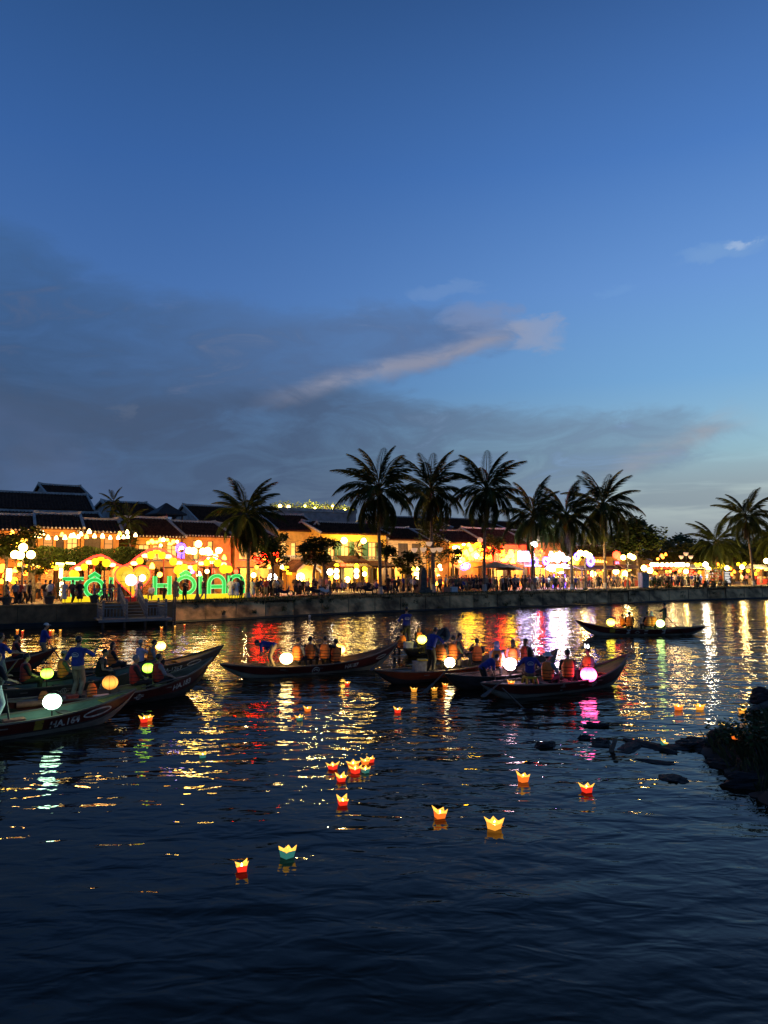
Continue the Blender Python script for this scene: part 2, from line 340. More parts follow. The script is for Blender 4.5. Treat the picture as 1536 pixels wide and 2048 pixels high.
def person(label, loc, face=0, pose='stand', top='blue', legs='khaki', vest=None, hair='hair', longhair=False, hat=None, lean=0, roll=0, turn=0, nod=0,
           hands=None, group=None, scale=1.0, shoe='black', logo=False, ears=False, fem=False, lo=False, step=0, skirt=None, sleeves=.6, feet=None, name='person'):
    """hands: two targets (x, y, z) from the pelvis; face: degrees clockwise from looking straight across the river"""
    sit = pose == 'sit'; hz = .09 if sit else .86
    P = Vector((0, 0, hz)); A = Matrix.Rotation(R(-lean), 4, 'X') @ Matrix.Rotation(R(roll), 4, 'Y'); T = Matrix.Translation(P) @ A
    k = .9 if fem else 1.0
    S = [T @ Vector((sx*.185*k, 0, .43)) for sx in (-1, 1)]; neck0, neck1 = T @ Vector((0, -.01, .46)), T @ Vector((0, .015, .56))
    H = Matrix.Translation(T @ Vector((0, .03, .665))) @ A @ Matrix.Rotation(R(-turn), 4, 'Z') @ Matrix.Rotation(R(-nod - lean*-.35), 4, 'X')
    if hands is None: hands = [(-.24, .04, -.06), (.24, .04, -.06)] if not sit else [(-.12, .34, .08), (.12, .34, .08)]
    E, Wr = [], []
    for i, sx in ((0, -1), (1, 1)):
        e, w = ik(S[i], P + Vector(hands[i]), .285, .25, (sx*.6, -.5, -.7)); E.append(e); Wr.append(w)
    hip = [P + Vector((sx*.085, 0, -.02)) for sx in (-1, 1)]
    if sit: knee = [P + Vector((sx*.13, .42, .02)) for sx in (-1, 1)]; ank = [P + Vector((sx*.12, .40, -.33)) for sx in (-1, 1)]
    else:
        f = feet or [(-.1, -.02 + step, 0), (.1, -.02 - step, 0)]
        ank = [Vector((f[i][0], f[i][1], .08 + f[i][2])) for i in (0, 1)]; knee = [ik(hip[i], ank[i], .41, .40, (0, 1, .1))[0] for i in (0, 1)]
    toe = [a + Vector((0, .17, -.045)) for a in ank]
    vx = .045 if lo else .021
    body = MB()
    loft(body, T, [(z, w*.86*k, d*.86, y) for z, w, d, y in TORSO]); cap(body, neck0, neck1, .055, .05)
    body.ell(H @ Vector((0, 0, .012)), (.076, .092, .112), 12, 9, H.to_3x3()); body.ell(H @ Vector((0, .03, -.06)), (.052, .055, .05), 10, 6, H.to_3x3())
    if not lo:
        body.ell(H @ Vector((0, .095, -.012)), (.014, .022, .026), 8, 6, H.to_3x3())
        for sx in (-1, 1): body.ell(H @ Vector((sx*.076, -.005, 0)), (.014, .022, .032), 8, 6, H.to_3x3())
    th = 1.25 if lo else 1
    for i in (0, 1):
        cap(body, S[i], E[i], .045*th, .037*th); cap(body, E[i], Wr[i], .037*th, .027*th)
        d = (Wr[i]-E[i]).normalized(); cap(body, Wr[i], Wr[i]+d*.075, .028*th, .034*th)
        cap(body, hip[i], knee[i], .08, .055); cap(body, knee[i], ank[i], .055, .038); cap(body, ank[i]+Vector((0, -.03, -.02)), toe[i], .042, .034)
    # clothes
    up = MB(); g = .018 if not lo else .02
    loft(up, T, [(-.09, .155, .115, 0)] + [(z, (w+g)*k, d+g, y) for z, w, d, y in TORSO[:-1]] + [(.50, .085, .075, -.01)])
    for i in (0, 1):
        q = S[i].lerp(E[i], min(sleeves/.62, 1)); cap(up, S[i], q, .062, .058)
        if sleeves > .7: cap(up, E[i], E[i].lerp(Wr[i], sleeves-.7), .055, .042)
    lg = MB()
    loft(lg, Matrix.Translation(P), [(-.1, .15, .11, 0), (.0, .165, .115, 0), (.07, .15, .11, 0)])
    for i in (0, 1):
        if skirt: continue
        cap(lg, hip[i], knee[i], .098, .076); cap(lg, knee[i], ank[i] + Vector((0, 0, .02)), .074, .06)
    if skirt: loft(lg, Matrix.Translation(P), [(-skirt, .24, .2, .02), (-skirt*.5, .19, .15, .01), (.07, .15, .11, 0)])
    hr = MB(); Hm = H.to_3x3()
    hr.ell(H @ Vector((0, -.018, .032)), (.085, .098, .10), 12, 9, Hm)
    if longhair: hr.rings([[H @ Vector((w*math.cos(a), -.06 + d*math.sin(a), z)) for a in [2*math.pi*j/10 for j in range(10)]] for z, w, d in ((.06, .07, .04), (-.05, .085, .05), (-.18, .08, .04), (-.28, .05, .025))])
    sh = MB()
    for i in (0, 1): cap(sh, ank[i] + Vector((0, -.04, -.03)), toe[i] + Vector((0, .02, -.005)), .05, .042)
    rot = Matrix.Rotation(R(-face), 4, 'Z')
    if lo:                                 # far away: one small mesh, its clothes as slots
        out = MB()
        for j, (b, v) in enumerate(((body, vx), (up, .05), (lg, .05), (hr, .045))):
            me = melt(b, v, 't', M['skin'], 1); o = len(out.v); out.v += [tuple(q.co) for q in me.vertices]
            for p in me.polygons: out.f.append(tuple(i + o for i in p.vertices)); out.m.append(j)
            bpy.data.meshes.remove(me)
        return out.mesh('person', [M['skin'], M[top], M[legs], M[hair]], True)
    root = melt(body, vx, 'person', M['skin'])
    # fingers: four of unequal length and a thumb, curled
    fb = MB()
    for i, sx in ((0, -1), (1, 1)):
        d = (Wr[i]-E[i]).normalized(); side = d.cross(Vector((0, 0, 1)) if abs(d.z) < .9 else Vector((0, 1, 0))).normalized(); dn = d.cross(side).normalized()
        if dn.z > 0: dn = -dn
        base = Wr[i] + d*.085
        for q, ln in zip((-.027, -.009, .009, .026), (.062, .074, .07, .052)):
            a = base + side*q; b = a + d*ln*.5 + dn*ln*.12; c = b + d*ln*.25 + dn*ln*.42
            fb.tube([a - d*.02, a, b, c], [.0095, .0092, .0085, .006], 5)
        a = Wr[i] + d*.03 - side*.026*sx; fb.tube([a, a - side*.028*sx + d*.022, a - side*.03*sx + d*.05 + dn*.015], [.0115, .0105, .007], 5)
    bm_v = [tuple(v.co) for v in root.vertices]; bm_f = [tuple(p.vertices) for p in root.polygons]; bpy.data.meshes.remove(root)
    full = MB(); full.add(bm_v, bm_f); full.add(fb.v, fb.f)
    o = obj(name, full, M['skin'], None, loc, (0, 0, R(-face)), True, scale); tag(o, label, 'person', group)
    def part(nm, me, parent=o): return link(nm, me, parent)
    part('shirt', melt(up, .024, 'shirt', M[top])); part('skirt' if skirt else 'trousers', melt(lg, .024, 'trousers', M[legs])); part('shoes', sh.mesh('shoes', M[shoe], True))
    if hair: part('hair', melt(hr, .022, 'hair', M[hair]) if longhair else hr.mesh('hair', M[hair], True))
    eb = MB()
    for sx in (-1, 1): eb.ell(H @ Vector((sx*.032, .084, .018)), (.012, .008, .007), 8, 5, Hm)
    part('eyes', eb.mesh('eyes', M['strap'])); mb_ = MB(); mb_.ell(H @ Vector((0, .088, -.058)), (.024, .008, .007), 8, 5, Hm); part('mouth', mb_.mesh('mouth', M['brickpad']))
    if hat:
        hb = MB(); kind, hm = hat
        if kind == 'cap': hb.ell(H @ Vector((0, -.008, .06)), (.092, .105, .075), 12, 8, Hm); hb.rings([[H @ Vector((.08*math.cos(a), .09 + .085*math.sin(a), z)) for a in [math.pi*j/9 for j in range(10)]] for z in (.045, .055)])
        elif kind == 'bucket': hb.rings([[H @ Vector((r*math.cos(a), r*1.1*math.sin(a), z)) for a in [2*math.pi*j/14 for j in range(14)]] for z, r in ((.02, .165), (.035, .16), (.06, .098), (.14, .088), (.155, .05))])
        elif kind == 'scarf':
            hb.ell(H @ Vector((0, -.02, .015)), (.098, .10, .125), 12, 9, Hm)
            hb.rings([[H @ Vector((w*math.cos(a), -.02 + d*math.sin(a), z)) for a in [2*math.pi*j/12 for j in range(12)]] for z, w, d in ((0, .09, .085), (-.1, .09, .08), (-.2, .14, .11), (-.24, .16, .12))])
        part('headscarf' if kind == 'scarf' else 'hat', hb.mesh('hat', M[hm], True))
    if ears:
        eb = MB()
        for sx in (-1, 1):
            eb.tube([H @ Vector((sx*.04, 0, .11)), H @ Vector((sx*.055, 0, .16)), H @ Vector((sx*.07, .0, .24))], [.016, .034, .01], 7)
        part('light_up_ears', eb.mesh('ears', M['phone'], True))
    if vest:
        vb = MB(); secs = [(-.03, .165, .135, 0), (.05, .18, .145, 0), (.18, .182, .15, 0), (.32, .188, .158, .005), (.40, .16, .15, 0), (.46, .15, .12, -.005), (.5, .10, .10, -.01)]
        loft(vb, T, [(z, w*k, d, y) for z, w, d, y in secs], 16, 3.2); vo = part('life_vest', vb.mesh('life_vest', M[vest], True))
        for z0 in (.04, .15, .26):
            sb = MB(); loft(sb, T, [(z0 + dz, (w + .007)*k, .157, 0) for dz, w in ((-.008, .18), (.0, .185), (.009, .182))], 16, 3.2); part('strap', sb.mesh('strap', M['strap'], True), vo)
    if logo:                               # ring of white print on the back of the shirt
        lb = MB()
        def bk(u, v): return T @ Vector((u, -(.135 - .9*u*u) - .012, v))
        for a0, a1, r0, r1 in ((-.15, 1.15, .096, .084),):
            for j in range(18):
                t0, t1 = [math.pi*(a0 + (a1-a0)*q/18) for q in (j, j+1)]
                lb.quad(*[bk(r*math.cos(t), .30 + r*.72*math.sin(t)) for r, t in ((r0, t0), (r0, t1), (r1, t1), (r1, t0))])
        for u0, u1, v0 in ((-.06, .04, .31), (-.09, .09, .272), (-.075, .075, .252)):
            for j in range(8):
                p, q = u0 + (u1-u0)*j/8, u0 + (u1-u0)*(j+.75)/8; lb.quad(bk(p, v0), bk(q, v0), bk(q, v0+.014), bk(p, v0+.014))
        part('shirt_print', lb.mesh('shirt_print', M['white']))
    return o

# ------------------------------------------------------------------ boats
def lerp(a, b, t): return a + (b - a) * t
def boat(label, A, B, zs, zb, beam=.62, zm=.36, txt=None, txt_x=.7, txt_size=.2, eye=None, upper='hull_red', lower='hull_low', inner='inner', thwarts=(.3, .5, .68), deck=None, patches=()):
    """A, B: tips seen at the two ends (A on the left of the picture); zs, zb: their heights"""
    A, B = Vector(A[:2]), Vector(B[:2]); d = B - A; L = d.length
    root = empty('sampan', label, 'boat', (A.x, A.y, 0), math.atan2(d.y, d.x), 'wooden sampans on the river')
    N = 30
    def sheer(t): return zm + (zs-zm)*max(0, 1 - t/.48)**2.3 + (zb-zm)*max(0, (t-.48)/.52)**2.3
    def half(t): return .012 + beam*max(0, 1 - abs(2*t-1)**2.7)**.95
    def keel(t):
        s = abs(2*t-1); zt = (zs if t < .5 else zb) - .05
        return -.14 + (zt + .14)*max(0, (s-.55)/.45)**2.0
    def pt(t, f, sd, o=0):
        zk, z1 = keel(t), sheer(t); zk = min(zk, z1-.03)
        return Vector((t*L, sd*(half(t)*f**.42 + o), lerp(zk, z1, f)))
    ts = [j/N for j in range(N+1)]
    def skin(fs, o=0, sides=(-1, 1)):
        mb = MB()
        for sd in sides:
            vs = [pt(t, f, sd, o) for t in ts for f in fs]; n = len(fs)
            mb.add(vs, [((j*n+i), (j*n+n+i), (j*n+n+i+1), (j*n+i+1)) if sd < 0 else ((j*n+i), (j*n+i+1), (j*n+n+i+1), (j*n+n+i)) for j in range(N) for i in range(n-1)])
        return mb
    obj('hull', skin([0, .04, .12, .28, .45]), M[lower], root, smooth=True)
    for sd in (-1, 1):
        obj('side_plank', skin([.45, .6, .8, 1], .004, (sd,)), M[upper], root, smooth=True)
        rub = MB(); rub.rings([[pt(t, .455, sd, .006), pt(t, .455, sd, .022), pt(t, .50, sd, .022), pt(t, .50, sd, .006)] for t in ts[1:-1]]); obj('rubbing_strip', rub, M['hull_dark'], root)
        g = MB(); g.rings([[pt(t, 1, sd, .018) + Vector((0, 0, -.015)), pt(t, 1, sd, .018) + Vector((0, 0, .022)), pt(t, 1, sd, -min(.05, half(t))) + Vector((0, 0, .022)), pt(t, 1, sd, -min(.05, half(t))) + Vector((0, 0, -.015))] for t in ts]); obj('gunwale', g, M['wood' if upper != 'hull_dark' else 'hull_dark'], root)
    obj('lining', skin([.42, .6, .8, .985], -.028), M[inner], root, smooth=True)
    fl = [t for t in ts if .1 <= t <= .9]
    nb = 5                                 # floor boards, one by one
    for b in range(nb):
        fb = MB(); rs = []
        for t in fl:
            z = max(lerp(keel(t), sheer(t), .46), .07); w = max(half(t)*.46**.42 - .03, .02); y0 = lerp(-w, w, b/nb) + .006; y1 = lerp(-w, w, (b+1)/nb) - .006
            rs.append([(t*L, y0, z-.02), (t*L, y0, z), (t*L, y1, z), (t*L, y1, z-.02)])
        fb.rings(rs); obj('floor_board', fb, M[inner], root)
    for t in thwarts:
        w = half(t) - .035; z = sheer(t) - .1; th = MB(); th.box(t*L-.11, t*L+.11, -w, w, z-.03, z); obj('thwart', th, M['wood'], root)
    for t0, t1, mk in (deck or ()):         # little end decks
        dk = MB(); rs = []
        for j in range(9):
            t = lerp(t0, t1, j/8); w = max(half(t) - .045, .008); z = sheer(t) - .035; rs.append([(t*L, -w, z-.02), (t*L, -w, z), (t*L, w, z), (t*L, w, z-.02)])
        dk.rings(rs); obj('end_deck', dk, M[mk], root)
    def on_side(x, v, o=.009):              # a point of the near side: x along, v up
        t = min(max(x/L, .01), .99); zk, z1 = min(keel(t), sheer(t)-.03), sheer(t); f = min(max((v-zk)/(z1-zk), .05), 1); return pt(t, f, -1, o)
    def decal(nm, polys, x0, v0, mk, flat=.009):
        mb = MB()
        for p in polys: mb.quad(*[on_side(x0+u, v0+v, flat) for u, v in p])
        return obj(nm, mb, M[mk], root)
    if txt:
        me = text_mesh(txt, txt_size, .006); x0 = txt_x*L; v0 = sheer(txt_x) - .105 - txt_size*.70
        sl = (sheer(txt_x+.06) - sheer(txt_x-.06)) / (.12*L)
        for v in me.vertices: v.co = on_side(x0 + v.co.x, v0 + v.co.y + sl*v.co.x)
        me.materials.append(M['paint']); link('registration_number', me, root)
    def ring(rx, ry, w, n=20, a0=0, a1=2*math.pi):
        return [[(lerp(rx, rx-w, q)*math.cos(a), lerp(ry, ry-w, q)*math.sin(a)) for q, a in ((0, p), (0, p2), (1, p2), (1, p))] for p, p2 in [(a0 + (a1-a0)*j/n, a0 + (a1-a0)*(j+1)/n) for j in range(n)]]
    def disc(rx, ry, cx=0, n=14): return [[(cx + rx*math.cos(2*math.pi*j/n), ry*math.sin(2*math.pi*j/n)) for j in range(n)]]
    if eye:
        for kind, tx, dz, s in eye:
            x0, v0 = tx*L, sheer(tx) - dz; sl = (sheer(tx+.04) - sheer(tx-.04)) / (.08*L)
            def tilt(ps): return [[(u, v + sl*u) for u, v in p] for p in ps]
            if kind == 'long': decal('painted_eye', tilt(ring(s*2.4, s*.62, s*.26, 24)), x0, v0, 'paint'); decal('eye_pupil', tilt(disc(s*.9, s*.2, s*.6)), x0, v0, 'hull_dark', .011)
            elif kind == 'wheel': decal('painted_eye', tilt(ring(s, s, s*.28) + ring(s*.5, s*.5, s*.22) + [[(-s*1.7, -.015), (-s, -.015), (-s, .015), (-s*1.7, .015)], [(s, -.015), (s*1.7, -.015), (s*1.7, .015), (s, .015)]]), x0, v0, 'paint')
            elif kind == 'swirl': decal('painted_eye', tilt(ring(s, s, s*.25) + ring(s*.5, s*.5, s*.28, 12, -.4, 3.4) + disc(s*.16, s*.16, s*.35)), x0, v0, 'paint')
            elif kind == 'cross': decal('painted_eye', tilt(ring(s*.62, s*.62, s*.26, 4) + [[(a*s - .02, b*s - .02), (a*s+.02, b*s-.02), (a*s+.02, b*s+.02), (a*s-.02, b*s+.02)] for a, b in ((1, 0), (-1, 0), (0, 1), (0, -1), (.55, .55), (-.55, .55), (.55, -.55), (-.55, -.55))]), x0, v0, 'paint')
            elif kind == 'diamond': decal('painted_eye', ring(s*1.4, s, s*.4, 4), x0, v0, 'paint')
    for tx, w, mk in patches:
        x0 = tx*L; decal('painted_patch', [[(-w/2 + w*q/3, -.26), (-w/2 + w*(q+1)/3, -.26), (-w/2 + w*(q+1)/3, -.02), (-w/2 + w*q/3, -.02)] for q in range(3)], x0, sheer(tx), mk)
    return root
def on_boat(b, t_along, y, z=0.0):         # a point on a boat: metres along from its left tip, metres to the far side
    a = b.rotation_euler.z; return Vector((b.location.x + math.cos(a)*t_along - math.sin(a)*y, b.location.y + math.sin(a)*t_along + math.cos(a)*y, z))

# ------------------------------------------------------------------ lanterns
def round_lantern(label, loc, r, mk, frame='darkwood', base_z=None, squash=.93, group='round silk lanterns on the boats'):
    root = empty('silk_lantern', label, 'lantern', loc, 0, group)
    b = MB(); n = 20; prof = [(r*math.sin(math.pi*(j/12*.86+.07)), -r*squash*math.cos(math.pi*(j/12*.86+.07))) for j in range(13)]
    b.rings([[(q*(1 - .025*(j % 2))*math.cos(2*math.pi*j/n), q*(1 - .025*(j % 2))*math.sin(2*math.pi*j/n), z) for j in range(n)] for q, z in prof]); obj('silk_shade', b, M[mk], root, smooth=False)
    w = MB(); [w.tube([(q*1.012*math.cos(a), q*1.012*math.sin(a), z) for q, z in prof], .0045, 4) for a in [2*math.pi*(j+.3)/8 for j in range(8)]]; ro = obj('ribs', w, M[frame], root); ro['kind'] = 'stuff'
    for s in (-1, 1):
        c = MB(); c.lathe([(r*.24, s*r*squash*.96), (r*.24, s*r*squash*1.05)], 10); obj('cap', c, M[frame], root)
    h = MB(); zb = (base_z - loc[2]) if base_z is not None else -r*1.25
    h.tube([(0, 0, zb), (0, 0, -r), (0, 0, r*1.18), (r*.55, .02, r*1.22)], [.02, .018, .012, .01], 6); h.lathe([(.02, zb+.05), (r*.4, zb+.02), (r*.4, zb)], 8)
    obj('stand', h, M[frame], root)
    return root
FL = {}
def flower_lantern(label, loc, w, kind, rz=0, tilt=0, lit=1):
    """a folded paper cup with four petal tips and a candle in it"""
    var = len([1 for k in FL if k[0] == kind]) if len([1 for k in FL if k[0] == kind]) < 4 else rnd.randrange(4)
    key = (kind, var)
    if key not in FL:
        ccol = {'red': (1, .035, .012), 'orange': (1, .17, .015), 'yellow': (1, .36, .03), 'teal': (.08, .42, .30)}[kind]
        pw = {'red': 1.0, 'orange': 1.15, 'yellow': 1.15, 'teal': .32}[kind]
        base = {'red': (.6, .03, .02), 'orange': (.7, .2, .03), 'yellow': (.75, .45, .08), 'teal': (.10, .42, .32)}[kind]
        cup = MB(); rb, rt, h = .36, .44, .52
        rj = random.Random(var*7 + len(kind)); J = [rj.uniform(.86, 1.14) for _ in range(4)]; Jz = [rj.uniform(.8, 1.15) for _ in range(4)]
        def sq(r, z, n=4): return [Vector((r*math.cos(math.pi/4 + math.pi/2*j), r*math.sin(math.pi/4 + math.pi/2*j), z)) for j in range(n)]
        B0, T0 = sq(rb*1.25, 0), sq(rt*1.3, h)
        for j in range(4):
            k = (j+1) % 4; mid = (T0[j] + T0[k]) / 2
            cup.quad(B0[j], B0[k], T0[k], mid + Vector((mid.x*.10, mid.y*.10, .03)), T0[j])
        cup.quad(*B0[::-1])
        lin_ = MB()
        for j in range(4):                  # petal tips: folded-out corners, lit from inside
            k = (j+1) % 4; tip = T0[k]*1.24*J[k]; tip.z = h*1.62*Jz[k]; T0[k].z = h*rj.uniform(.9, 1.08); a = T0[j].lerp(T0[k], .5); b = T0[k].lerp(T0[(k+1) % 4], .5)
            for o in (0, .016):
                q = Vector((0, 0, 0)) if not o else -Vector((T0[k].x, T0[k].y, 0)).normalized()*o
                lin_.quad(a+q, T0[k]+q, tip+q) if not o else lin_.quad(tip+q, T0[k]+q, a+q)
                lin_.quad(T0[k]+q, b+q, tip+q) if not o else lin_.quad(tip+q, b+q, T0[k]+q)
        I = sq(rt*1.18, h*.95)
        ins = MB(); I0 = sq(rb*1.15, .02)
        for j in range(4): k = (j+1) % 4; ins.quad(I0[k], I0[j], I[j], I[k])
        ins.quad(*I0)
        can = MB(); can.lathe([(.09, .02), (.09, .24), (.03, .25)], 8)
        fla = MB(); fla.lathe([(.02, .25), (.085, .36), (.06, .5), (.005, .68)], 8)
        mc = mat('paper_' + kind, base, .8, .15, 6, emit=ccol, power=pw)
        FL[key] = [cup.mesh('cup', mc), lin_.mesh('petal_tips', glow('paper_tip', (1, .50, .06), 1.7)), ins.mesh('lining', glow('paper_lining', (1, .44, .05), 2.0)), can.mesh('candle', M['white']), fla.mesh('flame', M['flame'], True)]
    root = empty('paper_lantern', label, 'lantern', loc, rz, 'paper flower lanterns floating on the river'); root.scale = (w, w, w*rnd.uniform(.92, 1.1)); root.rotation_euler = (tilt + rnd.uniform(-.07, .07), tilt*.4 + rnd.uniform(-.07, .07), rz)
    ob = [link(n, me, root) for n, me in zip(('cup', 'petal_tips', 'lining', 'candle'), FL[key])]
    link('flame', FL[key][4], ob[3])
    return root
# ------------------------------------------------------------------ river, banks, ground
WL = [(-130, -20), (-60, 24)] + [tuple(W(*p)[:2]) for p in ((0, 1257), (180, 1251), (350, 1245), (560, 1234), (740, 1225), (980, 1216), (1236, 1207), (1380, 1200.5), (1536, 1196))] + [(80, 112), (140, 150), (300, 240)]
WL = [Vector(p) for p in WL]
SEGN = []
for i in range(len(WL)):
    d = (WL[min(i+1, len(WL)-1)] - WL[max(i-1, 0)]).normalized(); SEGN.append(Vector((-d.y, d.x)))
GZ = 1.4
def off_line(off): return [p + n*off for p, n in zip(WL, SEGN)]
def bank(px, off, z=GZ):                    # the ground point behind the quay edge, `off` metres inland, in the direction of a picture column
    kx = (px - 768) / FOC; L = off_line(off)
    for a, b in zip(L, L[1:]):
        fa, fb = a.x - kx*a.y, b.x - kx*b.y
        if fa*fb <= 0 and fa != fb and (a.y + b.y) > 0:
            t = fa / (fa - fb); p = a.lerp(b, t); return Vector((p.x, p.y, z))
    raise ValueError(px)
def uphill(px): # direction inland
    kx = (px - 768) / FOC
    a, b = bank(px, 0), bank(px + 2, 0); d = (b - a).normalized(); return Vector((-d.y, d.x, 0)), d

def water_material():
    m = bpy.data.materials.new('river_water'); m.use_nodes = True; t = NT(m.node_tree); p = t.n['Principled BSDF']
    p.inputs['Base Color'].default_value = (.012, .010, .005, 1); p.inputs['Roughness'].default_value = .03; p.inputs['IOR'].default_value = 1.205; p.inputs['Specular Tint'].default_value = (1, .80, .52, 1)
    tc = t.add('ShaderNodeTexCoord'); v = tc.outputs['Object']
    def mp(sc, rz):
        n = t.add('ShaderNodeMapping'); t.put(n, 0, v); n.inputs['Scale'].default_value = sc; n.inputs['Rotation'].default_value = (0, 0, R(rz)); return n.outputs[0]
    calm = t.sstep(t.noise(mp((.16, .10, 1), 12), 1.0, 3, .5), .36, .64)          # patches of smoother and rougher water
    h1 = t.noise(mp((.55, 1.0, 1), 10), 1.0, 2, .5, .3)
    h2 = t.noise(mp((1.5, 2.9, 1), -14), 1.0, 2, .5, .5)
    h3 = t.noise(mp((4.4, 7.5, 1), 22), 1.0, 2, .5, .4)
    h4 = t.noise(mp((13, 19, 1), -30), 1.0, 2, .55)
    h0 = t.noise(mp((.22, .42, 1), 4), 1.0, 2, .5, .2)
    h = t.math('ADD', t.math('MULTIPLY', h0, .26), t.math('ADD', t.math('MULTIPLY', h1, .20), t.math('MULTIPLY', h2, .085)))
    fine = t.math('ADD', t.math('MULTIPLY', h3, .013), t.math('MULTIPLY', h4, .0016))
    h = t.math('ADD', h, t.math('MULTIPLY', fine, t.math('MULTIPLY_ADD', calm, .75, .35)))
    sp = t.add('ShaderNodeSeparateXYZ'); t.put(sp, 0, v); h = t.math('MULTIPLY', h, t.math('MULTIPLY_ADD', t.sstep(sp.outputs[1], 5, 24), .46, .54))   # calmer towards the near bank
    bn = t.add('ShaderNodeBump'); bn.inputs['Strength'].default_value = 1; bn.inputs['Distance'].default_value = WAVE; t.put(bn, 'Height', h); t.put(p, 'Normal', bn.outputs[0])
    return m
WAVE = .46
w = MB(); w.quad((-400, -40, 0), (500, -40, 0), (500, 420, 0), (-400, 420, 0))
tag(obj('water', w, water_material()), kind='structure')
rb = MB(); rb.quad((-400, -40, -2.2), (500, -40, -2.2), (500, 420, -2.2), (-400, 420, -2.2)); tag(obj('river_bed', rb, M['mud']), kind='structure')
# the land behind the quay, out to the horizon
g = MB(); E = off_line(.95); far = [p + n*1500 for p, n in ((E[0], Vector((-.6, .8))), (E[-1], Vector((-.5, .86))))]
pts = [(p.x, p.y, GZ) for p in E]; g.add(pts + [(900, 700, GZ), (900, 2500, GZ), (-1600, 2500, GZ), (-1600, 200, GZ)], [tuple(range(len(pts)+4))])
tag(obj('ground', g, M['paving']), kind='structure')

# quay: old vertical wall on the left, sloping concrete slabs to the right
def along(pxs, off, z): return [bank(p, off, z) for p in pxs]
qw = empty('quay_wall', 'dark weathered vertical concrete quay wall left of the wooden landing', 'wall', bank(100, 0, 0))
def wall_part(nm, px0, px1, prof, mk, n=10):
    mb = MB(); rs = [[bank(lerp(px0, px1, j/n), o, z) - qw.location for o, z in prof] for j in range(n+1)]; mb.rings(rs); return obj(nm, mb, M[mk], qw)
for a, b in ((-160, -60), (-59.4, 40), (40.6, 118), (118.6, 205), (205.6, 290), (290.6, 352)):
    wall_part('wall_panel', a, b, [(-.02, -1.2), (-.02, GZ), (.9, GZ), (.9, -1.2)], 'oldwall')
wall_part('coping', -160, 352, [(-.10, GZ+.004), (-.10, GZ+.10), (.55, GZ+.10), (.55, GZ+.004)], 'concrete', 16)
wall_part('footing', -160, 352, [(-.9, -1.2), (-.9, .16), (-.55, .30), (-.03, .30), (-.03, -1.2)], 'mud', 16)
rv = empty('river_revetment', 'sloping concrete slab bank under the palms, stained and grass topped', 'revetment', bank(900, 0, 0))
px = 353; k = 0
while px < 1700:
    D = bank(px, 0).y; step = 2.6*FOC/D*.85; 
    special = (535 < px+step/2 < 570) or (1228 < px+step/2 < 1262) or (1395 < px+step/2 < 1432)
    prof = [(-.55, -.9), (.02, .10), (.92, GZ-.14), (1.25, GZ-.14), (1.25, -.9)]
    if special: prof = [(-.45, -.9), (.14, .06), (1.02, GZ-.25), (1.25, GZ-.25), (1.25, -.9)]
    j0 = rnd.uniform(-.02, .025)
    mb = MB(); mb.rings([[bank(px + s, o + j0, z) - rv.location for o, z in prof] for s in (0, step*.5, step - 1.0)]); obj('slab', mb, M['slab' if not special else 'concrete'], rv)
    if special:
        for q in range(5):                 # a narrow flight of steps let into the slope
            mb = MB(); o0, z0 = .14 + .17*q, .12 + .22*q
            mb.rings([[bank(px + s, o, z) - rv.location for o, z in ((o0-.1, z0-.1), (o0-.1, z0+.08), (o0+.14, z0+.08), (o0+.14, z0-.1))] for s in (step*.15, step*.75)]); obj('step', mb, M['concrete'], rv)
    px += step
mb = MB(); pxs = [353 + 20*j for j in range(68)]
mb.rings([[bank(p, o, z) - rv.location for o, z in ((-.75, -.6), (-.75, .05), (-.2, .12), (.3, .12), (.3, -.6))] for p in pxs]); obj('toe_beam', mb, M['mud'], rv)
mb = MB(); mb.rings([[bank(p, o, z) - rv.location for o, z in ((.80, GZ-.135), (.80, GZ+.02), (1.02, GZ+.02), (1.02, GZ-.135))] for p in pxs]); obj('edge_beam', mb, M['concrete'], rv)
# grass verge along the top of the slope
gb = MB(); r2 = random.Random(3)
for i in range(15000):
    p = r2.uniform(365, 1560); q = bank(p, r2.uniform(.7, 2.6) if p > 560 else r2.uniform(.7, 1.7), GZ); h = r2.uniform(.05, .2)*(1.5 if r2.random() < .15 else 1); a = r2.uniform(0, 6.28); dx, dy = math.cos(a)*.03, math.sin(a)*.03; lx, ly = r2.uniform(-.08, .08), r2.uniform(-.12, .05)
    gb.quad((q.x-dx, q.y-dy, q.z-.1), (q.x+dx, q.y+dy, q.z-.1), (q.x+lx, q.y+ly, q.z+h))
for c in range(60):                        # weeds rooted in the joints of the slope
    px = r2.uniform(360, 1500); t = r2.random()**2
    for i in range(r2.randrange(14, 46)):
        u = min(max(t + r2.uniform(-.12, .12), 0), 1); q = bank(px + r2.uniform(-5, 5), .92 - .9*u, lerp(GZ-.14, .12, u)); h = r2.uniform(.05, .22); a = r2.uniform(0, 6.28); dx, dy = math.cos(a)*.03, math.sin(a)*.03; lx, ly = r2.uniform(-.12, .12), r2.uniform(-.2, -.02)
        gb.quad((q.x-dx, q.y-dy, q.z-.03), (q.x+dx, q.y+dy, q.z-.03), (q.x+lx, q.y+ly, q.z+h))
tag(obj('grass', gb, M['grassm']), kind='stuff')
vb = MB(); vb.rings([[bank(p, o, z) for o, z in ((1.03, GZ-.1), (1.03, GZ+.03), (2.7, GZ+.03), (2.7, GZ-.1))] for p in [560 + 20*j for j in range(55)]]); tag(obj('verge_ground', vb, M['grassm']), kind='structure')

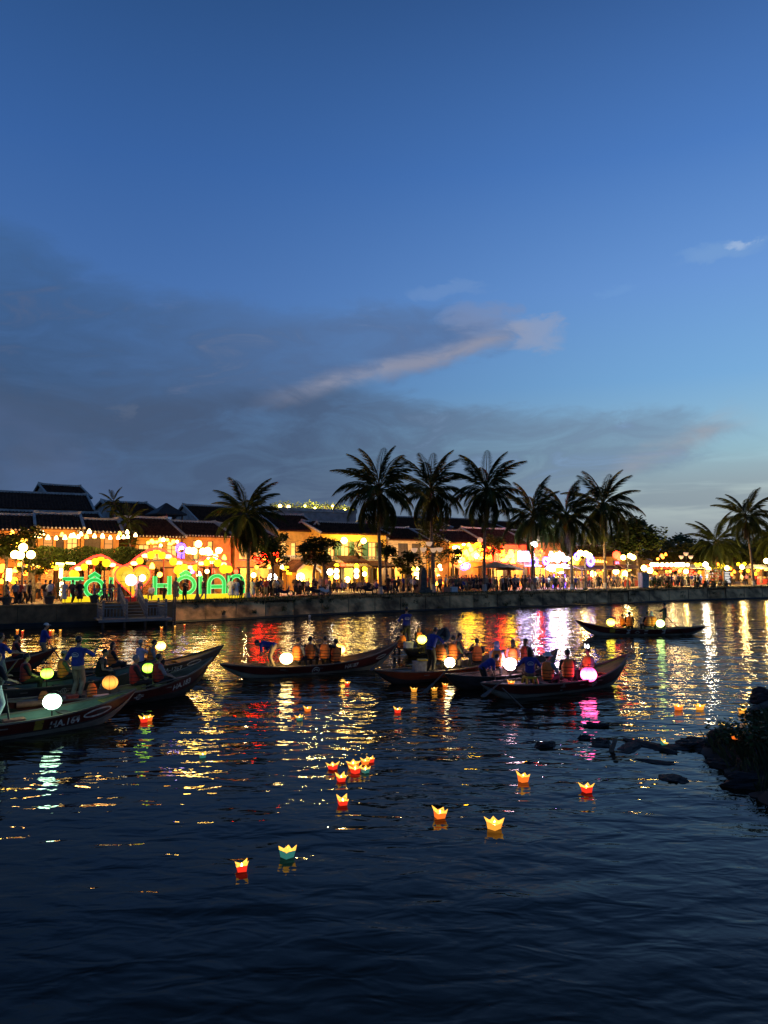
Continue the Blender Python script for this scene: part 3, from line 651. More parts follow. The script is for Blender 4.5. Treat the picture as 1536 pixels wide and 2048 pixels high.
# ------------------------------------------------------------------ houses
def opening_wall(mb, Wd, H, ops, z0, y0=0, th=.25):
    xs = sorted({0, Wd} | {v for o in ops for v in (o[0], o[1])}); zs = sorted({z0, z0+H} | {v for o in ops for v in (o[2], o[3])})
    for i in range(len(xs)-1):
        for k in range(len(zs)-1):
            cx, cz = (xs[i]+xs[i+1])/2, (zs[k]+zs[k+1])/2
            if any(o[0] < cx < o[1] and o[2] < cz < o[3] for o in ops): continue
            x0, x1, za, zb = xs[i], xs[i+1], zs[k], zs[k+1]
            mb.quad((x0, y0, za), (x1, y0, za), (x1, y0, zb), (x0, y0, zb)); mb.quad((x1, y0+th, za), (x0, y0+th, za), (x0, y0+th, zb), (x1, y0+th, zb))
    for x0, x1, za, zb in ops:
        mb.quad((x0, y0, za), (x0, y0, zb), (x0, y0+th, zb), (x0, y0+th, za)); mb.quad((x1, y0, zb), (x1, y0, za), (x1, y0+th, za), (x1, y0+th, zb))
        mb.quad((x0, y0, zb), (x1, y0, zb), (x1, y0+th, zb), (x0, y0+th, zb)); mb.quad((x1, y0, za), (x0, y0, za), (x0, y0+th, za), (x1, y0+th, za))
def place(px0, px1, off):
    a, b = bank(px0, off), bank(px1, off); d = b - a; return a, math.atan2(d.y, d.x), d.length
def roof_gable(root, Wd, depth, ze, zr, mk='tile', over=.55, side=.25, verge=True, teeth=True, ridge='trimw', ribs=True, y0=0.0):
    rf = MB(); ym = y0 + depth/2; x0, x1 = -side, Wd + side; s = (zr-ze)/(depth/2); zo = ze - s*over; th = .12
    def sl(yA, zA, yB, zB): rf.rings([[(x, yA, zA-th), (x, yA, zA), (x, yB, zB), (x, yB, zB-th)] for x in (x0, x1)])
    sl(y0-over, zo, ym, zr); sl(ym, zr+.002, y0+depth+over, zo)
    ro = obj('roof', rf, M[mk], root)
    if ribs:
        rb = MB(); n = max(int((x1-x0)/.3), 2)
        for j in range(n+1):
            x = lerp(x0+.04, x1-.04, j/n); wv = rnd.uniform(-.01, .01)
            rb.add([(x-.07, y0-over-.03, zo+.005), (x, y0-over-.03, zo+.10), (x+.07, y0-over-.03, zo+.005), (x-.07+wv, ym, zr+.005), (x+wv, ym, zr+.10), (x+.07+wv, ym, zr+.005)], [(0, 1, 4, 3), (1, 2, 5, 4), (0, 2, 1)])
        o = obj('tile_rows', rb, M[mk], ro); o['kind'] = 'stuff'
        if teeth:
            tb = MB()
            for j in range(n+1): x = lerp(x0+.04, x1-.04, j/n); tb.ell((x, y0-over-.06, zo+.03), (.085, .05, .085), 6, 5)
            o = obj('eave_tile_ends', tb, M['trimw'], ro); o['kind'] = 'stuff'
    if ridge:
        rg = MB(); rg.rings([[(x, ym-.14, zr-.02), (x, ym-.12, zr+.22+e), (x, ym+.12, zr+.22+e), (x, ym+.14, zr-.02)] for x, e in ((x0-.05, .12), (x0+.5, .0), ((x0+x1)/2, -.04), (x1-.5, .0), (x1+.05, .12))]); obj('ridge', rg, M[ridge], ro)
    if verge:
        for x in (x0, x1):
            vb = MB(); vb.rings([[(x-.1, y, z-.05), (x-.1, y, z+.16), (x+.1, y, z+.16), (x+.1, y, z-.05)] for y, z in ((y0-over, zo), (y0-over+.4, zo+.4*s), (ym, zr), (y0+depth+over, zo))]); obj('verge', vb, M['trimw'], ro)
    return ro
def house(label, px0, px1, off, depth, y_eave, y_ridge, wall='orange', storeys=2, floor_z=4.2, ups=(), downs=(), roof='tile', shop=None, pane='pane_dim', shutters=None, verge=True, teeth=True, gable='trimw', light=0, lcol=(1, .6, .25), base=GZ, ridge='trimw', over=.55):
    a, rz, Wd = place(px0, px1, off); Dm = (bank(px0, off).y + bank(px1, off).y)/2
    ze = zy(y_eave, Dm); zr = zy(y_ridge, Dm + depth/2*.85); ze += (zr-ze)/(depth/2+over)*over
    root = empty('house', label, 'house', a, rz); B = -GZ      # local heights: z - ground
    ze, zr, fz = ze - GZ, zr - GZ, floor_z - GZ
    ops_u = [(u0*Wd, u1*Wd, z0 - GZ, z1 - GZ) for u0, u1, z0, z1 in ups]; ops_d = [(u0*Wd, u1*Wd, z0 - GZ, z1 - GZ) for u0, u1, z0, z1 in downs]
    wl = MB(); opening_wall(wl, Wd, ze, ops_u + ops_d, 0)
    for x in (0, Wd):
        s = .2 if x == 0 else -.2
        wl.add([(x, .25, 0), (x, depth, 0), (x, depth, ze), (x, depth/2, zr-.1), (x, .25, ze), (x+s, .25, 0), (x+s, depth, 0), (x+s, depth, ze), (x+s, depth/2, zr-.1), (x+s, .25, ze)], [(0, 1, 2, 3, 4), (9, 8, 7, 6, 5)])
    wl.quad((0, depth, 0), (Wd, depth, 0), (Wd, depth, ze), (0, depth, ze))
    obj('wall', wl, M[wall], root)
    if storeys == 2:
        f = MB(); f.box(.2, Wd-.2, .25, depth-.05, fz-.2, fz); obj('floor', f, M['wood'], root)
    inn = MB(); inn.box(.2, Wd-.2, min(3.2, depth-.4), min(3.25, depth-.3), 0, ze-.05); obj('inner_wall', inn, M[shop or wall], root)
    if light:
        for x, z in [(Wd*q, (fz-.5)) for q in ((.25, .75) if Wd > 6 else (.5,))]:
            l = bpy.data.lights.new('room_light', 'POINT'); l.energy = light; l.color = lcol; l.shadow_soft_size = .15; lo = link('room_light', l, root, (x, 1.7, z))
    for i, (x0, x1, z0, z1) in enumerate(ops_u):
        w_ = x1 - x0; fr = MB(); t = .07
        for q in ((x0, x0+t, z0, z1), (x1-t, x1, z0, z1), (x0+t, x1-t, z1-t, z1), (x0+t, x1-t, z0, z0+t)): fr.box(q[0], q[1], .06, .14, q[2], q[3])
        nm = max(1, round(w_/.55))
        for j in range(1, nm): xm = x0 + w_*j/nm; fr.box(xm-.025, xm+.025, .07, .13, z0+t, z1-t)
        fr.box(x0+t, x1-t, .07, .13, z0+(z1-z0)*.68, z0+(z1-z0)*.68+.04)
        fo = obj('window', fr, M['darkwood'], root)
        pn = MB(); pn.quad((x0+t, .105, z0+t), (x1-t, .105, z0+t), (x1-t, .105, z1-t), (x0+t, .105, z1-t)); obj('pane', pn, M[pane[i % len(pane)] if isinstance(pane, (list, tuple)) else pane], fo)
        sl = MB(); sl.box(x0-.08, x1+.08, -.1, -.003, z0-.08, z0); obj('sill', sl, M['trimw'], fo)
        if shutters:
            for s, xa in ((-1, x0), (1, x1)):
                sb = MB(); xs0, xs1 = (xa - w_*.42, xa - .01) if s < 0 else (xa + .01, xa + w_*.42); sb.box(xs0, xs1, -.06, -.004, z0, z1)
                for j in range(8): zz = lerp(z0+.06, z1-.1, j/7); sb.box(xs0+.05, xs1-.05, -.08, -.061, zz, zz+.04)
                obj('shutter', sb, M[shutters], root)
    for x0, x1, z0, z1 in ops_d:             # shop fronts: posts, lintel and folded-back door leaves
        fr = MB()
        for q in ((x0, x0+.09), (x1-.09, x1)): fr.box(q[0], q[1], -.04, .2, z0, z1)
        fr.box(x0+.09, x1-.09, -.04, .2, z1-.12, z1); obj('door_frame', fr, M['darkwood'], root)
        for s, xa in ((0, x0+.1), (1, x1-.1)):
            dl = MB(); x = xa; dl.box(x-.02, x+.02, -.62, -.05, z0+.02, z1-.15); obj('door', dl, M['darkwood'], root)
    roof_gable(root, Wd, depth, ze, zr, roof, verge=verge, teeth=teeth, ridge=ridge, over=over)
    return root, Wd, ze, zr
def awning(root_label, px0, px1, off, out, y0, y1, mk, group=None):
    a, rz, Wd = place(px0, px1, off); Dm = a.y; z0, z1 = zy(y0, Dm), zy(y1, Dm - out*.85)
    r = empty('awning', root_label, 'awning', (a.x, a.y, 0), rz, group)
    mb = MB(); n = 6; mb.rings([[(x, 0, z0-.05), (x, 0, z0), (x, -out*.5, lerp(z0, z1, .5)-.05), (x, -out, z1), (x, -out, z1-.05), (x, -out*.5, lerp(z0, z1, .5)-.1)] for x in [Wd*j/n for j in range(n+1)]]); obj('canopy', mb, M[mk], r)
    for x in (.08, Wd-.08):
        p = MB(); p.tube([(x, -out+.1, GZ), (x, -out+.1, z1-.05)], .04, 6); obj('post', p, M['iron'], r)
    sk = MB(); m = max(3, int(Wd/.35))
    for j in range(m): sk.quad((Wd*j/m, -out-.01, z1), (Wd*(j+1)/m, -out-.01, z1), (Wd*(j+1)/m, -out-.01, z1-.16), (Wd*(j+.5)/m, -out-.01, z1-.24), (Wd*j/m, -out-.01, z1-.16))
    obj('valance', sk, M[mk], r); return r
def railing(label, px0, px1, off, z, h=.9, mk='trimw', gap=.22, cat='balustrade'):
    a, rz, Wd = place(px0, px1, off); r = empty('balustrade', label, cat, (a.x, a.y, z), rz)
    t = MB(); t.box(0, Wd, -.08, .08, h-.1, h); obj('top_rail', t, M[mk], r); t = MB(); t.box(0, Wd, -.07, .07, 0, .1); obj('bottom_rail', t, M[mk], r)
    n = int(Wd/gap); base = None; b = MB(); b.lathe([(.035, .1), (.06, .3), (.035, .45), (.05, h-.1)], 6); me = b.mesh('baluster', M[mk], True)
    for j in range(n): link('baluster', me, r, ((j+.5)*Wd/n, 0, 0))
    return r

# ------------------------------------------------------------------ plants
def frond_mesh(L, droop, hang, mk, seed):
    r = random.Random(seed); mb = MB(); P = []; a = 0; p = Vector((0, 0, 0)); n = 16
    for j in range(n+1): P.append(p.copy()); ang = -droop*(j/n)**1.4; p = p + Vector((math.cos(ang), 0, math.sin(ang)))*(L/n)
    mb.tube(P[::2], [.045*(1-.85*j/8)+.005 for j in range(9)], 4)
    m = 36
    for j in range(m):
        t = .13 + .86*j/m; f = t*n; i = min(int(f), n-1); q = P[i].lerp(P[i+1], f-i); d = (P[i+1]-P[i]).normalized()
        ln = L*.24*math.sin(math.pi*min(t*.86+.13, 1))**.7 * r.uniform(.8, 1.1)
        for s in (-1, 1):
            out = (d*.75 + Vector((0, s, 0))*.75 + Vector((0, 0, -hang*r.uniform(.6, 1.3)))).normalized(); w = .027*L/3.2
            mid = q + out*ln*.5; end = q + out*ln + Vector((0, 0, -ln*.28*(.5+hang)))
            up = Vector((0, 0, w*.5)); sd = d*w
            mb.add([q, mid+sd*.9, end, mid-sd*.9], [(0, 1, 2), (0, 2, 3)])
    return mb.mesh('frond', M[mk])
FR = [frond_mesh(3.7, R(58), .38, 'frond', 1), frond_mesh(3.8, R(90), .7, 'frond', 2), frond_mesh(3.6, R(105), 1.1, 'frond', 3), frond_mesh(3.0, R(60), 1.8, 'dryfrond', 4)]
def palm(label, px, off, y_crown, size=1.0, lean=0.0, seed=1, n=26, dry=4, base=None, white=True, group='coconut palms along the river bank', up=(85, -46)):
    r = random.Random(seed); b = base or bank(px, off); root = empty('coconut_palm', label, 'palm tree', b, 0, group)
    h = zy(y_crown, b.y) - b.z
    pts = [(lean*h*(t**1.6) + .12*math.sin(3*t+seed), .1*math.sin(2.2*t+seed), h*t) for t in [j/12 for j in range(13)]]
    o0 = Vector(pts[0]); pts = [Vector(p) - Vector((o0.x, o0.y, 0)) for p in pts]
    tk = MB(); rr = [(.24 if j == 0 else .155 - .055*j/12)*min(size, 1.2)**.5*(1.06 if j % 2 else 1) for j in range(13)]; tk.tube([Vector((0, 0, -.2))] + pts[1:], rr, 8); obj('trunk', tk, M['bark'], root, smooth=True)
    if white: wb = MB(); wb.tube([(0, 0, .02), pts[1].lerp(pts[0], .1)], [.255, rr[1]+.012], 8, cap=False); obj('limewash', wb, M['plasterw'], root)
    top = pts[-1]
    for k in range(n):
        t = k/(n-1); el = lerp(up[0], up[1], t**.85) + r.uniform(-7, 7); az = k*137.5 + r.uniform(-18, 18)
        me = FR[0] if el > 35 else FR[1] if el > -12 else FR[2]
        link('frond', me, root, top + Vector((0, 0, .1 - .5*t)), (r.uniform(-.2, .2), -R(el), R(az)), size*r.uniform(.88, 1.1))
    for k in range(dry): link('dry_frond', FR[3], root, top + Vector((0, 0, -.45)), (0, R(r.uniform(62, 80)), R(k*97 + r.uniform(0, 40))), size*r.uniform(.6, .9))
    nb = MB()
    for k in range(7): a = k*.9; nb.ell(top + Vector((math.cos(a)*.22, math.sin(a)*.22, -.35 - .12*(k % 2))), .12*size, 8, 6)
    obj('coconut_cluster', nb, M['olive'], root, smooth=True)
    return root
def leaf_cloud(mb, c, rad, n, size, r, flat=.35):
    for i in range(n):
        while True:
            p = Vector((r.uniform(-1, 1), r.uniform(-1, 1), r.uniform(-1, 1)))
            if .2 < p.length < 1: break
        q = Vector(c) + Vector((p.x*rad[0], p.y*rad[1], p.z*rad[2])); a = r.uniform(0, 6.28); tl = r.uniform(-.7, .9); s = size*r.uniform(.6, 1.25)
        d = Vector((math.cos(a)*math.cos(tl), math.sin(a)*math.cos(tl), -math.sin(tl)*.8))*s; e = Vector((-math.sin(a), math.cos(a), r.uniform(-.5, .5)))*s*flat
        mb.add([q, q+d*.5+e, q+d, q+d*.5-e], [(0, 1, 2), (0, 2, 3)])
def tree(label, px, off, y_top, y_bot, w_px, leaf='leaf', size=.22, n=2600, clumps=14, seed=1, trunks=1, group='leafy trees on the promenade', z_base=None, cat='tree', shape=1.0):
    r = random.Random(seed); b = bank(px, off); root = empty('leafy_tree', label, cat, b, 0, group); D = b.y
    zt, zb = zy(y_top, D) - b.z, zy(y_bot, D) - b.z; w = w_px/FOC*D/2; h = zt - zb
    cr = MB(); tips = []
    for k in range(clumps):
        u = r.uniform(-1, 1); v = r.uniform(0, 1); lim = math.sqrt(max(1 - (2*v-1)**2*.8, .1)); c = (u*w*.75*lim, r.uniform(-.7, .7)*w*.75*lim, lerp(zb + h*.16, zt - h*.15, v)); tips.append(c)
        q = r.uniform(.75, 1.25); leaf_cloud(cr, c, (w*.36*q, w*.36*q, h*.2*q*shape), n//clumps, size, r)
    obj('crown', cr, M[leaf], root)
    tk = MB()
    for t in range(trunks):
        x = (t - (trunks-1)/2)*.9; f = zb + h*.3; tk.tube([(x, 0, -.15), (x*1.05+r.uniform(-.1, .1), 0, f*.5), (x*.8+r.uniform(-.15, .15), 0, f)], [.13+.02*w, .10+.02*w, .08], 7)
        for c in tips[t::trunks][:9]: tk.tube([(x*.9, 0, f*.8), Vector((x*.8, 0, f)).lerp(Vector(c), .5) + Vector((0, 0, .1)), c], [.075, .045, .015], 5)
    obj('trunk', tk, M['bark'], root, smooth=True); return root
def bush(label, loc, w, h, n=500, size=.16, leaf='leaf', seed=1, cat='shrub', name='shrub', group=None):
    r = random.Random(seed); root = empty(name, label, cat, loc, 0, group); cr = MB()
    for k in range(6): leaf_cloud(cr, (r.uniform(-.5, .5)*w, r.uniform(-.4, .4)*w, h*r.uniform(.3, .75)), (w*.4, w*.4, h*.35), n//6, size, r)
    obj('leaves', cr, M[leaf], root); st = MB()
    for k in range(5): a = k*1.3; st.tube([(0, 0, -.05), (math.cos(a)*w*.25, math.sin(a)*w*.25, h*.6)], [.03, .012], 5)
    obj('stem', st, M['bark'], root); return root
# ------------------------------------------------------------------ the town on the far bank
def A(px, py, off): return at(px, py, bank(px, off).y)
Z2 = dict(z0=4.75, z1=6.3)
def win(*us, z0=4.6, z1=6.4): return [(a, b, z0, z1) for a, b in us]
def shopf(*us, z0=GZ, z1=3.9): return [(a, b, z0, z1) for a, b in us]
mm('shop_goods', (.42, .22, .07), .8, .75, 5, .0, stretch=(1, 1, 1.6)); mm('shop_bright', (.72, .48, .12), .8, .5, 6)
house('orange riverside house at the far left behind the lamp with three globes', -60, 74, 12, 7, 1060, 1030, 'orange', ups=win((.1, .28), (.55, .72)), downs=shopf((.05, .45), (.52, .95)), shop='shop_goods', light=260)
house('orange house with dark tiled roof and a scalloped eave above the hedge balcony', 76, 160, 12, 7, 1057, 1029, 'orange', ups=win((.12, .36), (.42, .62), (.68, .95)), downs=shopf((.05, .42), (.5, .95)), shop='shop_goods', light=300, pane=('pane_dim', 'shutter', 'pane_warm'))
house('orange house with the lower tiled roof right of the hedge balcony middle', 162, 238, 12, 6.4, 1065, 1040, 'orange', ups=win((.08, .52), (.6, .85)), downs=shopf((.05, .42), (.5, .95)), shop='shop_goods', light=300, pane=('shutter', 'pane_dim'))
house('long dark tiled roof of the big house behind the orange row', -120, 180, 24, 12, 1017, 985, 'plasterw', storeys=1, teeth=False)
house('low dark roof between the orange row and the long back roof', -120, 196, 19.5, 4, 1034, 1023, 'plasterw', storeys=1, teeth=False)
house('small white gabled house peeping over the long back roof', 96, 175, 44, 9, 995, 972, 'plasterw', storeys=1, teeth=False)
house('dark roofed house behind the small palms left of the pavilion', 236, 322, 30, 10, 1030, 1006, 'plasterw', storeys=1, teeth=False)
house('broad tiled house with a row of lights under its eave beside the heart sign', 272, 362, 14, 7.5, 1074, 1037, 'yellow', ups=win((.06, .3), (.36, .6), (.68, .92), z0=4.5, z1=5.9), downs=shopf((.06, .46), (.54, .94)), shop='shop_goods', light=170, lcol=(1, .45, .2), pane='pane_warm')
house('house with a pale left gable behind the tall lamp with many globes', 366, 462, 15, 8, 1073, 1045, 'yellow', ups=win((.2, .32), (.5, .62)), downs=shopf((.05, .46), (.54, .94)), shop='shop_goods', light=200, lcol=(1, .5, .3), pane='pane_warm')
house('pale gabled house rising behind the leftmost big palm', 396, 520, 33, 10, 1045, 1014, 'plasterw', storeys=1, teeth=False)
house('dark roofed ochre house behind the fronds of the leftmost big palm', 470, 545, 15, 8, 1075, 1050, 'yellow', ups=win((.1, .4), (.55, .85)), downs=shopf((.05, .95)), shop='shop_bright', light=420, pane='pane_warm')
house('ochre house with a black roof and a balustrade left of the twin trunk tree', 556, 640, 20, 10, 1062, 1030, 'yellow', ups=win((.06, .2), (.3, .42), (.62, .78), z0=5.0, z1=6.6), downs=shopf((.04, .48), (.54, .96)), shop='shop_bright', light=520, pane='pane_warm', teeth=False)
house('two storey yellow house with glowing balcony windows and lantern strings at its door', 642, 772, 17, 9, 1068, 1046, 'deepyellow', ups=win((.10, .2), (.30, .42), (.50, .62), (.72, .84), z0=4.7, z1=6.7), downs=shopf((.06, .2), (.28, .5), (.6, .74), (.8, .96)), shop='shop_bright', light=600, pane='pane_warm', shutters='green_shutter', teeth=False)
house('cream house with two dark shuttered windows and a flat cornice', 776, 852, 19, 9, 1080, 1056, 'cream', ups=win((.26, .52), (.62, .86), z0=4.9, z1=6.7), downs=shopf((.08, .46), (.54, .92)), shop='shop_bright', light=480, pane='shutter', teeth=False)
house('dark roofed shop house hidden behind the lamp with five cups', 854, 896, 20, 9, 1083, 1060, 'yellow', ups=win((.2, .7)), downs=shopf((.1, .9)), shop='shop_bright', light=420, teeth=False)
house('orange bar with a blue oval sign and a balcony full of lanterns', 898, 968, 18, 9, 1086, 1062, 'orange', ups=win((.08, .42), (.55, .92), z0=4.6, z1=6.3), downs=shopf((.04, .2), (.82, .97)), shop='shop_bright', light=420, roof='tile2', pane='pane_warm', teeth=False)
house('red roofed house right of the orange bar behind a dark parasol', 970, 1052, 18, 9, 1088, 1058, 'orange', ups=win((.1, .4), (.55, .9), z0=4.6, z1=6.2), downs=shopf((.05, .45), (.52, .95)), shop='shop_bright', light=480, roof='tile2', pane='pane_warm', teeth=False)
house('red lit house front with hanging red lights right of the white light board', 1056, 1130, 19, 9, 1084, 1062, 'orange', ups=win((.1, .42), (.55, .9), z0=4.6, z1=6.2), downs=shopf((.05, .95)), shop='shop_bright', light=480, roof='tile2', pane='pane_warm', teeth=False)
house('low tiled house under the trees behind the dark pavilion', 1135, 1250, 20, 8, 1112, 1092, 'yellow', storeys=1, downs=shopf((.05, .3), (.36, .62), (.68, .95), z1=3.4), shop='shop_bright', light=420, teeth=False)
house('low market house behind the row of round lanterns at the right', 1300, 1420, 22, 8, 1122, 1104, 'yellow', storeys=1, downs=shopf((.05, .3), (.36, .62), (.68, .95), z1=3.4), shop='shop_goods', light=420, teeth=False)
house('low market house behind the leaning palm at the far right edge', 1426, 1580, 22, 8, 1122, 1105, 'yellow', storeys=1, downs=shopf((.05, .3), (.36, .62), (.68, .95), z1=3.4), shop='shop_goods', light=420, teeth=False)
house('grey gabled house above the orange bar', 905, 1010, 34, 11, 1058, 1038, 'grey', storeys=1, teeth=False)
house('dark roofed house above the cream house', 770, 880, 34, 11, 1056, 1034, 'plasterw', storeys=1, teeth=False)
house('dark roofed house above the red lit front', 1000, 1110, 36, 11, 1062, 1044, 'plasterw', storeys=1, teeth=False)
def gable_front(label, px0, px1, off, depth, y_eave, y_apex, wall, roof='tile', win_=None):
    a, rz, Wd = place(px0, px1, off); ze, zr = zy(y_eave, a.y) - GZ, zy(y_apex, a.y) - GZ; r = empty('house', label, 'house', a, rz)
    w_ = MB(); f = [(0, 0), (Wd, 0), (Wd, ze), (Wd/2, zr-.08), (0, ze)]; w_.add([(x, 0, z) for x, z in f] + [(x, depth, z) for x, z in f], [(0, 1, 2, 3, 4), (9, 8, 7, 6, 5), (1, 6, 7, 2), (0, 4, 9, 5)]); obj('wall', w_, M[wall], r)
    rf = MB(); s = (zr-ze)/(Wd/2); e = .4
    for sx in (0, 1):
        xa, xb = (-e, Wd/2) if sx == 0 else (Wd+e, Wd/2); rf.rings([[(xa, y, ze-e*s), (xa, y, ze-e*s+.12), (xb, y, zr+.12+.002*sx), (xb, y, zr+.002*sx)] for y in (-.35, depth)])
    ro = obj('roof', rf, M[roof], r)
    for sx in (0, 1):
        xa, xb = (-e, Wd/2) if sx == 0 else (Wd+e, Wd/2); vb = MB(); vb.rings([[(x, -.48, z-.1), (x, -.48, z+.2), (x, -.352, z+.2), (x, -.352, z-.1)] for x, z in ((xa, ze-e*s), (xb, zr))]); obj('verge', vb, M['trimw'], ro)
    if win_:
        for u, z, w in win_:
            fr = MB(); fr.box(Wd*u-w/2, Wd*u+w/2, -.05, -.002, z-GZ-w/2, z-GZ+w/2); fo = obj('window', fr, M['trimw'], r); p = MB(); p.quad((Wd*u-w/2+.07, -.055, z-GZ-w/2+.07), (Wd*u+w/2-.07, -.055, z-GZ-w/2+.07), (Wd*u+w/2-.07, -.055, z-GZ+w/2-.07), (Wd*u-w/2+.07, -.055, z-GZ+w/2-.07)); obj('pane', p, M['shutter'], fo)
    return r
gable_front('ochre gable with a white verge above the twin trunk tree', 612, 648, 20.5, 9, 1070, 1043, 'yellow', win_=[(.5, 7.6, .5)])
gable_front('small white edged gable porch left of the yellow house door', 598, 632, 14, 4, 1138, 1121, 'yellow')
# thatched lookout pavilion on the roofs at the left
a, rz, Wd = place(316, 366, 26); D = a.y; r = empty('rooftop_pavilion', 'dark thatched lookout pavilion standing above the tiled roofs', 'pavilion', (a.x, a.y, zy(1052, D)), rz)
hh = zy(1029, D) - zy(1052, D); hp = zy(1003, D) - zy(1029, D)
b = MB(); b.rings([[(x, y, z) for x, y in ((q, q), (Wd-q, q), (Wd-q, Wd-q), (q, Wd-q))] for z, q in ((hh, -.3), (hh+.15, -.3), (hh+hp*.6, Wd*.24), (hh+hp, Wd*.47))]); obj('roof', b, M['darkwood'], r)
for x in (.1, Wd*.35, Wd*.65, Wd-.1):
    for y in (.1, Wd-.1): b = MB(); b.box(x-.07, x+.07, y-.07, y+.07, -4, hh); obj('post', b, M['darkwood'], r)
b = MB(); b.box(0, Wd, 0, Wd, -5.5, hh*.55); obj('wall', b, M['darkwood'], r)
# roof terrace bar
a, rz, Wd = place(560, 712, 48); D = (bank(560, 48).y + bank(712, 48).y)/2; r = empty('terrace_building', 'grey flat topped building with a planted and lit roof terrace', 'building', a, rz); zt = zy(1024, D) - GZ
b = MB(); b.box(0, Wd, 0, 12, 0, zt); obj('wall', b, M['grey'], r); b = MB(); b.box(-.15, Wd+.15, -.15, .15, zt+.003, zt+.5); obj('parapet', b, M['plasterw'], r)
rr = random.Random(5)
for j, (px, py) in enumerate([(545, 1011), (568, 1006), (590, 1010), (612, 1006), (630, 1010), (652, 1008), (668, 1012), (690, 1016), (702, 1018)]):
    D2 = bank(px, 51).y; p = at(px, 1026, D2); bush('potted bush among the lights of the roof terrace', p, 1.7, zy(py, D2) - p.z + .5, 260, .35, 'leaf2', j, group='potted bushes on the roof terrace')
for j, (px, py, e) in enumerate([(577, 1014, 900), (610, 1012, 900), (630, 1016, 1100), (650, 1024, 1200), (665, 1012, 900), (690, 1020, 1200), (560, 1012, 700)]):
    p = at(px, py, bank(px, 49).y); b = MB(); b.ell((0, 0, 0), .16 if j % 3 else .26, 8, 6); q = MB()
    o = obj('terrace_lamp', b, M['bulb'], None, p); tag(o, 'bright lamp among the bushes of the roof terrace', 'lamp', 'lamps on the roof terrace'); s = MB(); s.tube([(0, 0, -.2), (0, 0, -1.6)], .03, 5); obj('pole', s, M['iron'], o)
    l = bpy.data.lights.new('lamp_light', 'POINT'); l.energy = e; l.color = (1, .72, .22); l.shadow_soft_size = .2; link('lamp_light', l, o, (0, .6, .7))
# balconies, hedge, porches, awnings
a, rz, Wd = place(70, 292, 10.4); D = a.y; h = empty('balcony_hedge', 'long clipped creeper hedge hanging over the balcony of the orange houses', 'hedge', (a.x, a.y, 4.1), rz)
hb = MB(); r_ = random.Random(11)
for i in range(9500):
    x, y, z = r_.uniform(0, Wd), r_.uniform(-.5, .5), r_.uniform(-.25, 1.45); s = r_.uniform(.1, .22); q = Vector((x, y, z + .12*math.sin(x*2.1))); e = Vector((r_.uniform(-1, 1), r_.uniform(-1, .2), -r_.uniform(.3, 1.2))).normalized()*s; f = Vector((r_.uniform(-1, 1), r_.uniform(-1, 1), .3)).normalized()*s*.4
    hb.add([q, q+e*.5+f, q+e, q+e*.5-f], [(0, 1, 2), (0, 2, 3)])
obj('leaves', hb, M['leaf'], h); bb = MB(); bb.box(0, Wd, -.12, 1.6, -.22, -.02); obj('balcony_slab', bb, M['wood'], h)
for j in range(7): b = MB(); b.tube([(Wd*(j+.3)/7, -.1, -.2), (Wd*(j+.3)/7, -.1, GZ-4.1)], .07, 6); obj('post', b, M['darkwood'], h)
railing('pale balustrade of the ochre house left of the twin trunk tree', 560, 628, 18.2, 4.2, .95)
railing('pale balustrade below the glowing windows of the yellow house', 650, 768, 15.4, 4.25, .8)
for lb, p0, p1, of in (('thin balcony slab of the ochre house', 556, 640, 18.0), ('thin balcony slab of the yellow house', 642, 772, 15.2)):
    a, rz, Wd = place(p0, p1, of); s = MB(); s.box(0, Wd, 0, 2.0, -.2, 0); tag(obj('balcony_slab', s, M['trimw'], None, (a.x, a.y, 4.2), (0, 0, rz)), lb, 'balcony')
awning('dark tiled porch roof over the bright shop left of the small gable', 556, 624, 17.9, 2.2, 1128, 1137, 'tile')
awning('small red brown tiled porch roof at the door of the yellow house', 672, 722, 15, 1.8, 1111, 1123, 'tile2')
awning('dark sheet porch roof right of the yellow house door', 726, 772, 15, 2, 1121, 1132, 'tile')
awning('grey sheet porch roof under the twin trunk tree', 626, 668, 15.5, 2.4, 1121, 1133, 'tile')
awning('dark canvas awning of the bar right of the blue oval sign', 958, 990, 17.5, 2, 1124, 1134, 'brown')
awning('violet canvas awning below the white light board', 1030, 1064, 14, 1.6, 1124, 1130, 'lilac')
# long dark pavilion on posts
a, rz, Wd = place(1150, 1240, 9); r = empty('waiting_pavilion', 'long low dark pavilion roof on posts behind the right hand palms', 'pavilion', a, rz)
z0 = zy(1131, a.y) - GZ; b = MB(); b.rings([[(x, -1.4, z0-.55), (x, -1.4, z0-.42), (x, .6, z0), (x, 2.6, z0-.42), (x, 2.6, z0-.55), (x, .6, z0-.13)] for x in (-.3, Wd*.5, Wd+.3)]); obj('roof', b, M['darkwood'], r)
for j in range(5):
    for y in (-1, 2.2): b = MB(); b.box(Wd*j/4-.08, Wd*j/4+.08, y-.08, y+.08, 0, z0-.52); obj('post', b, M['darkwood'], r)

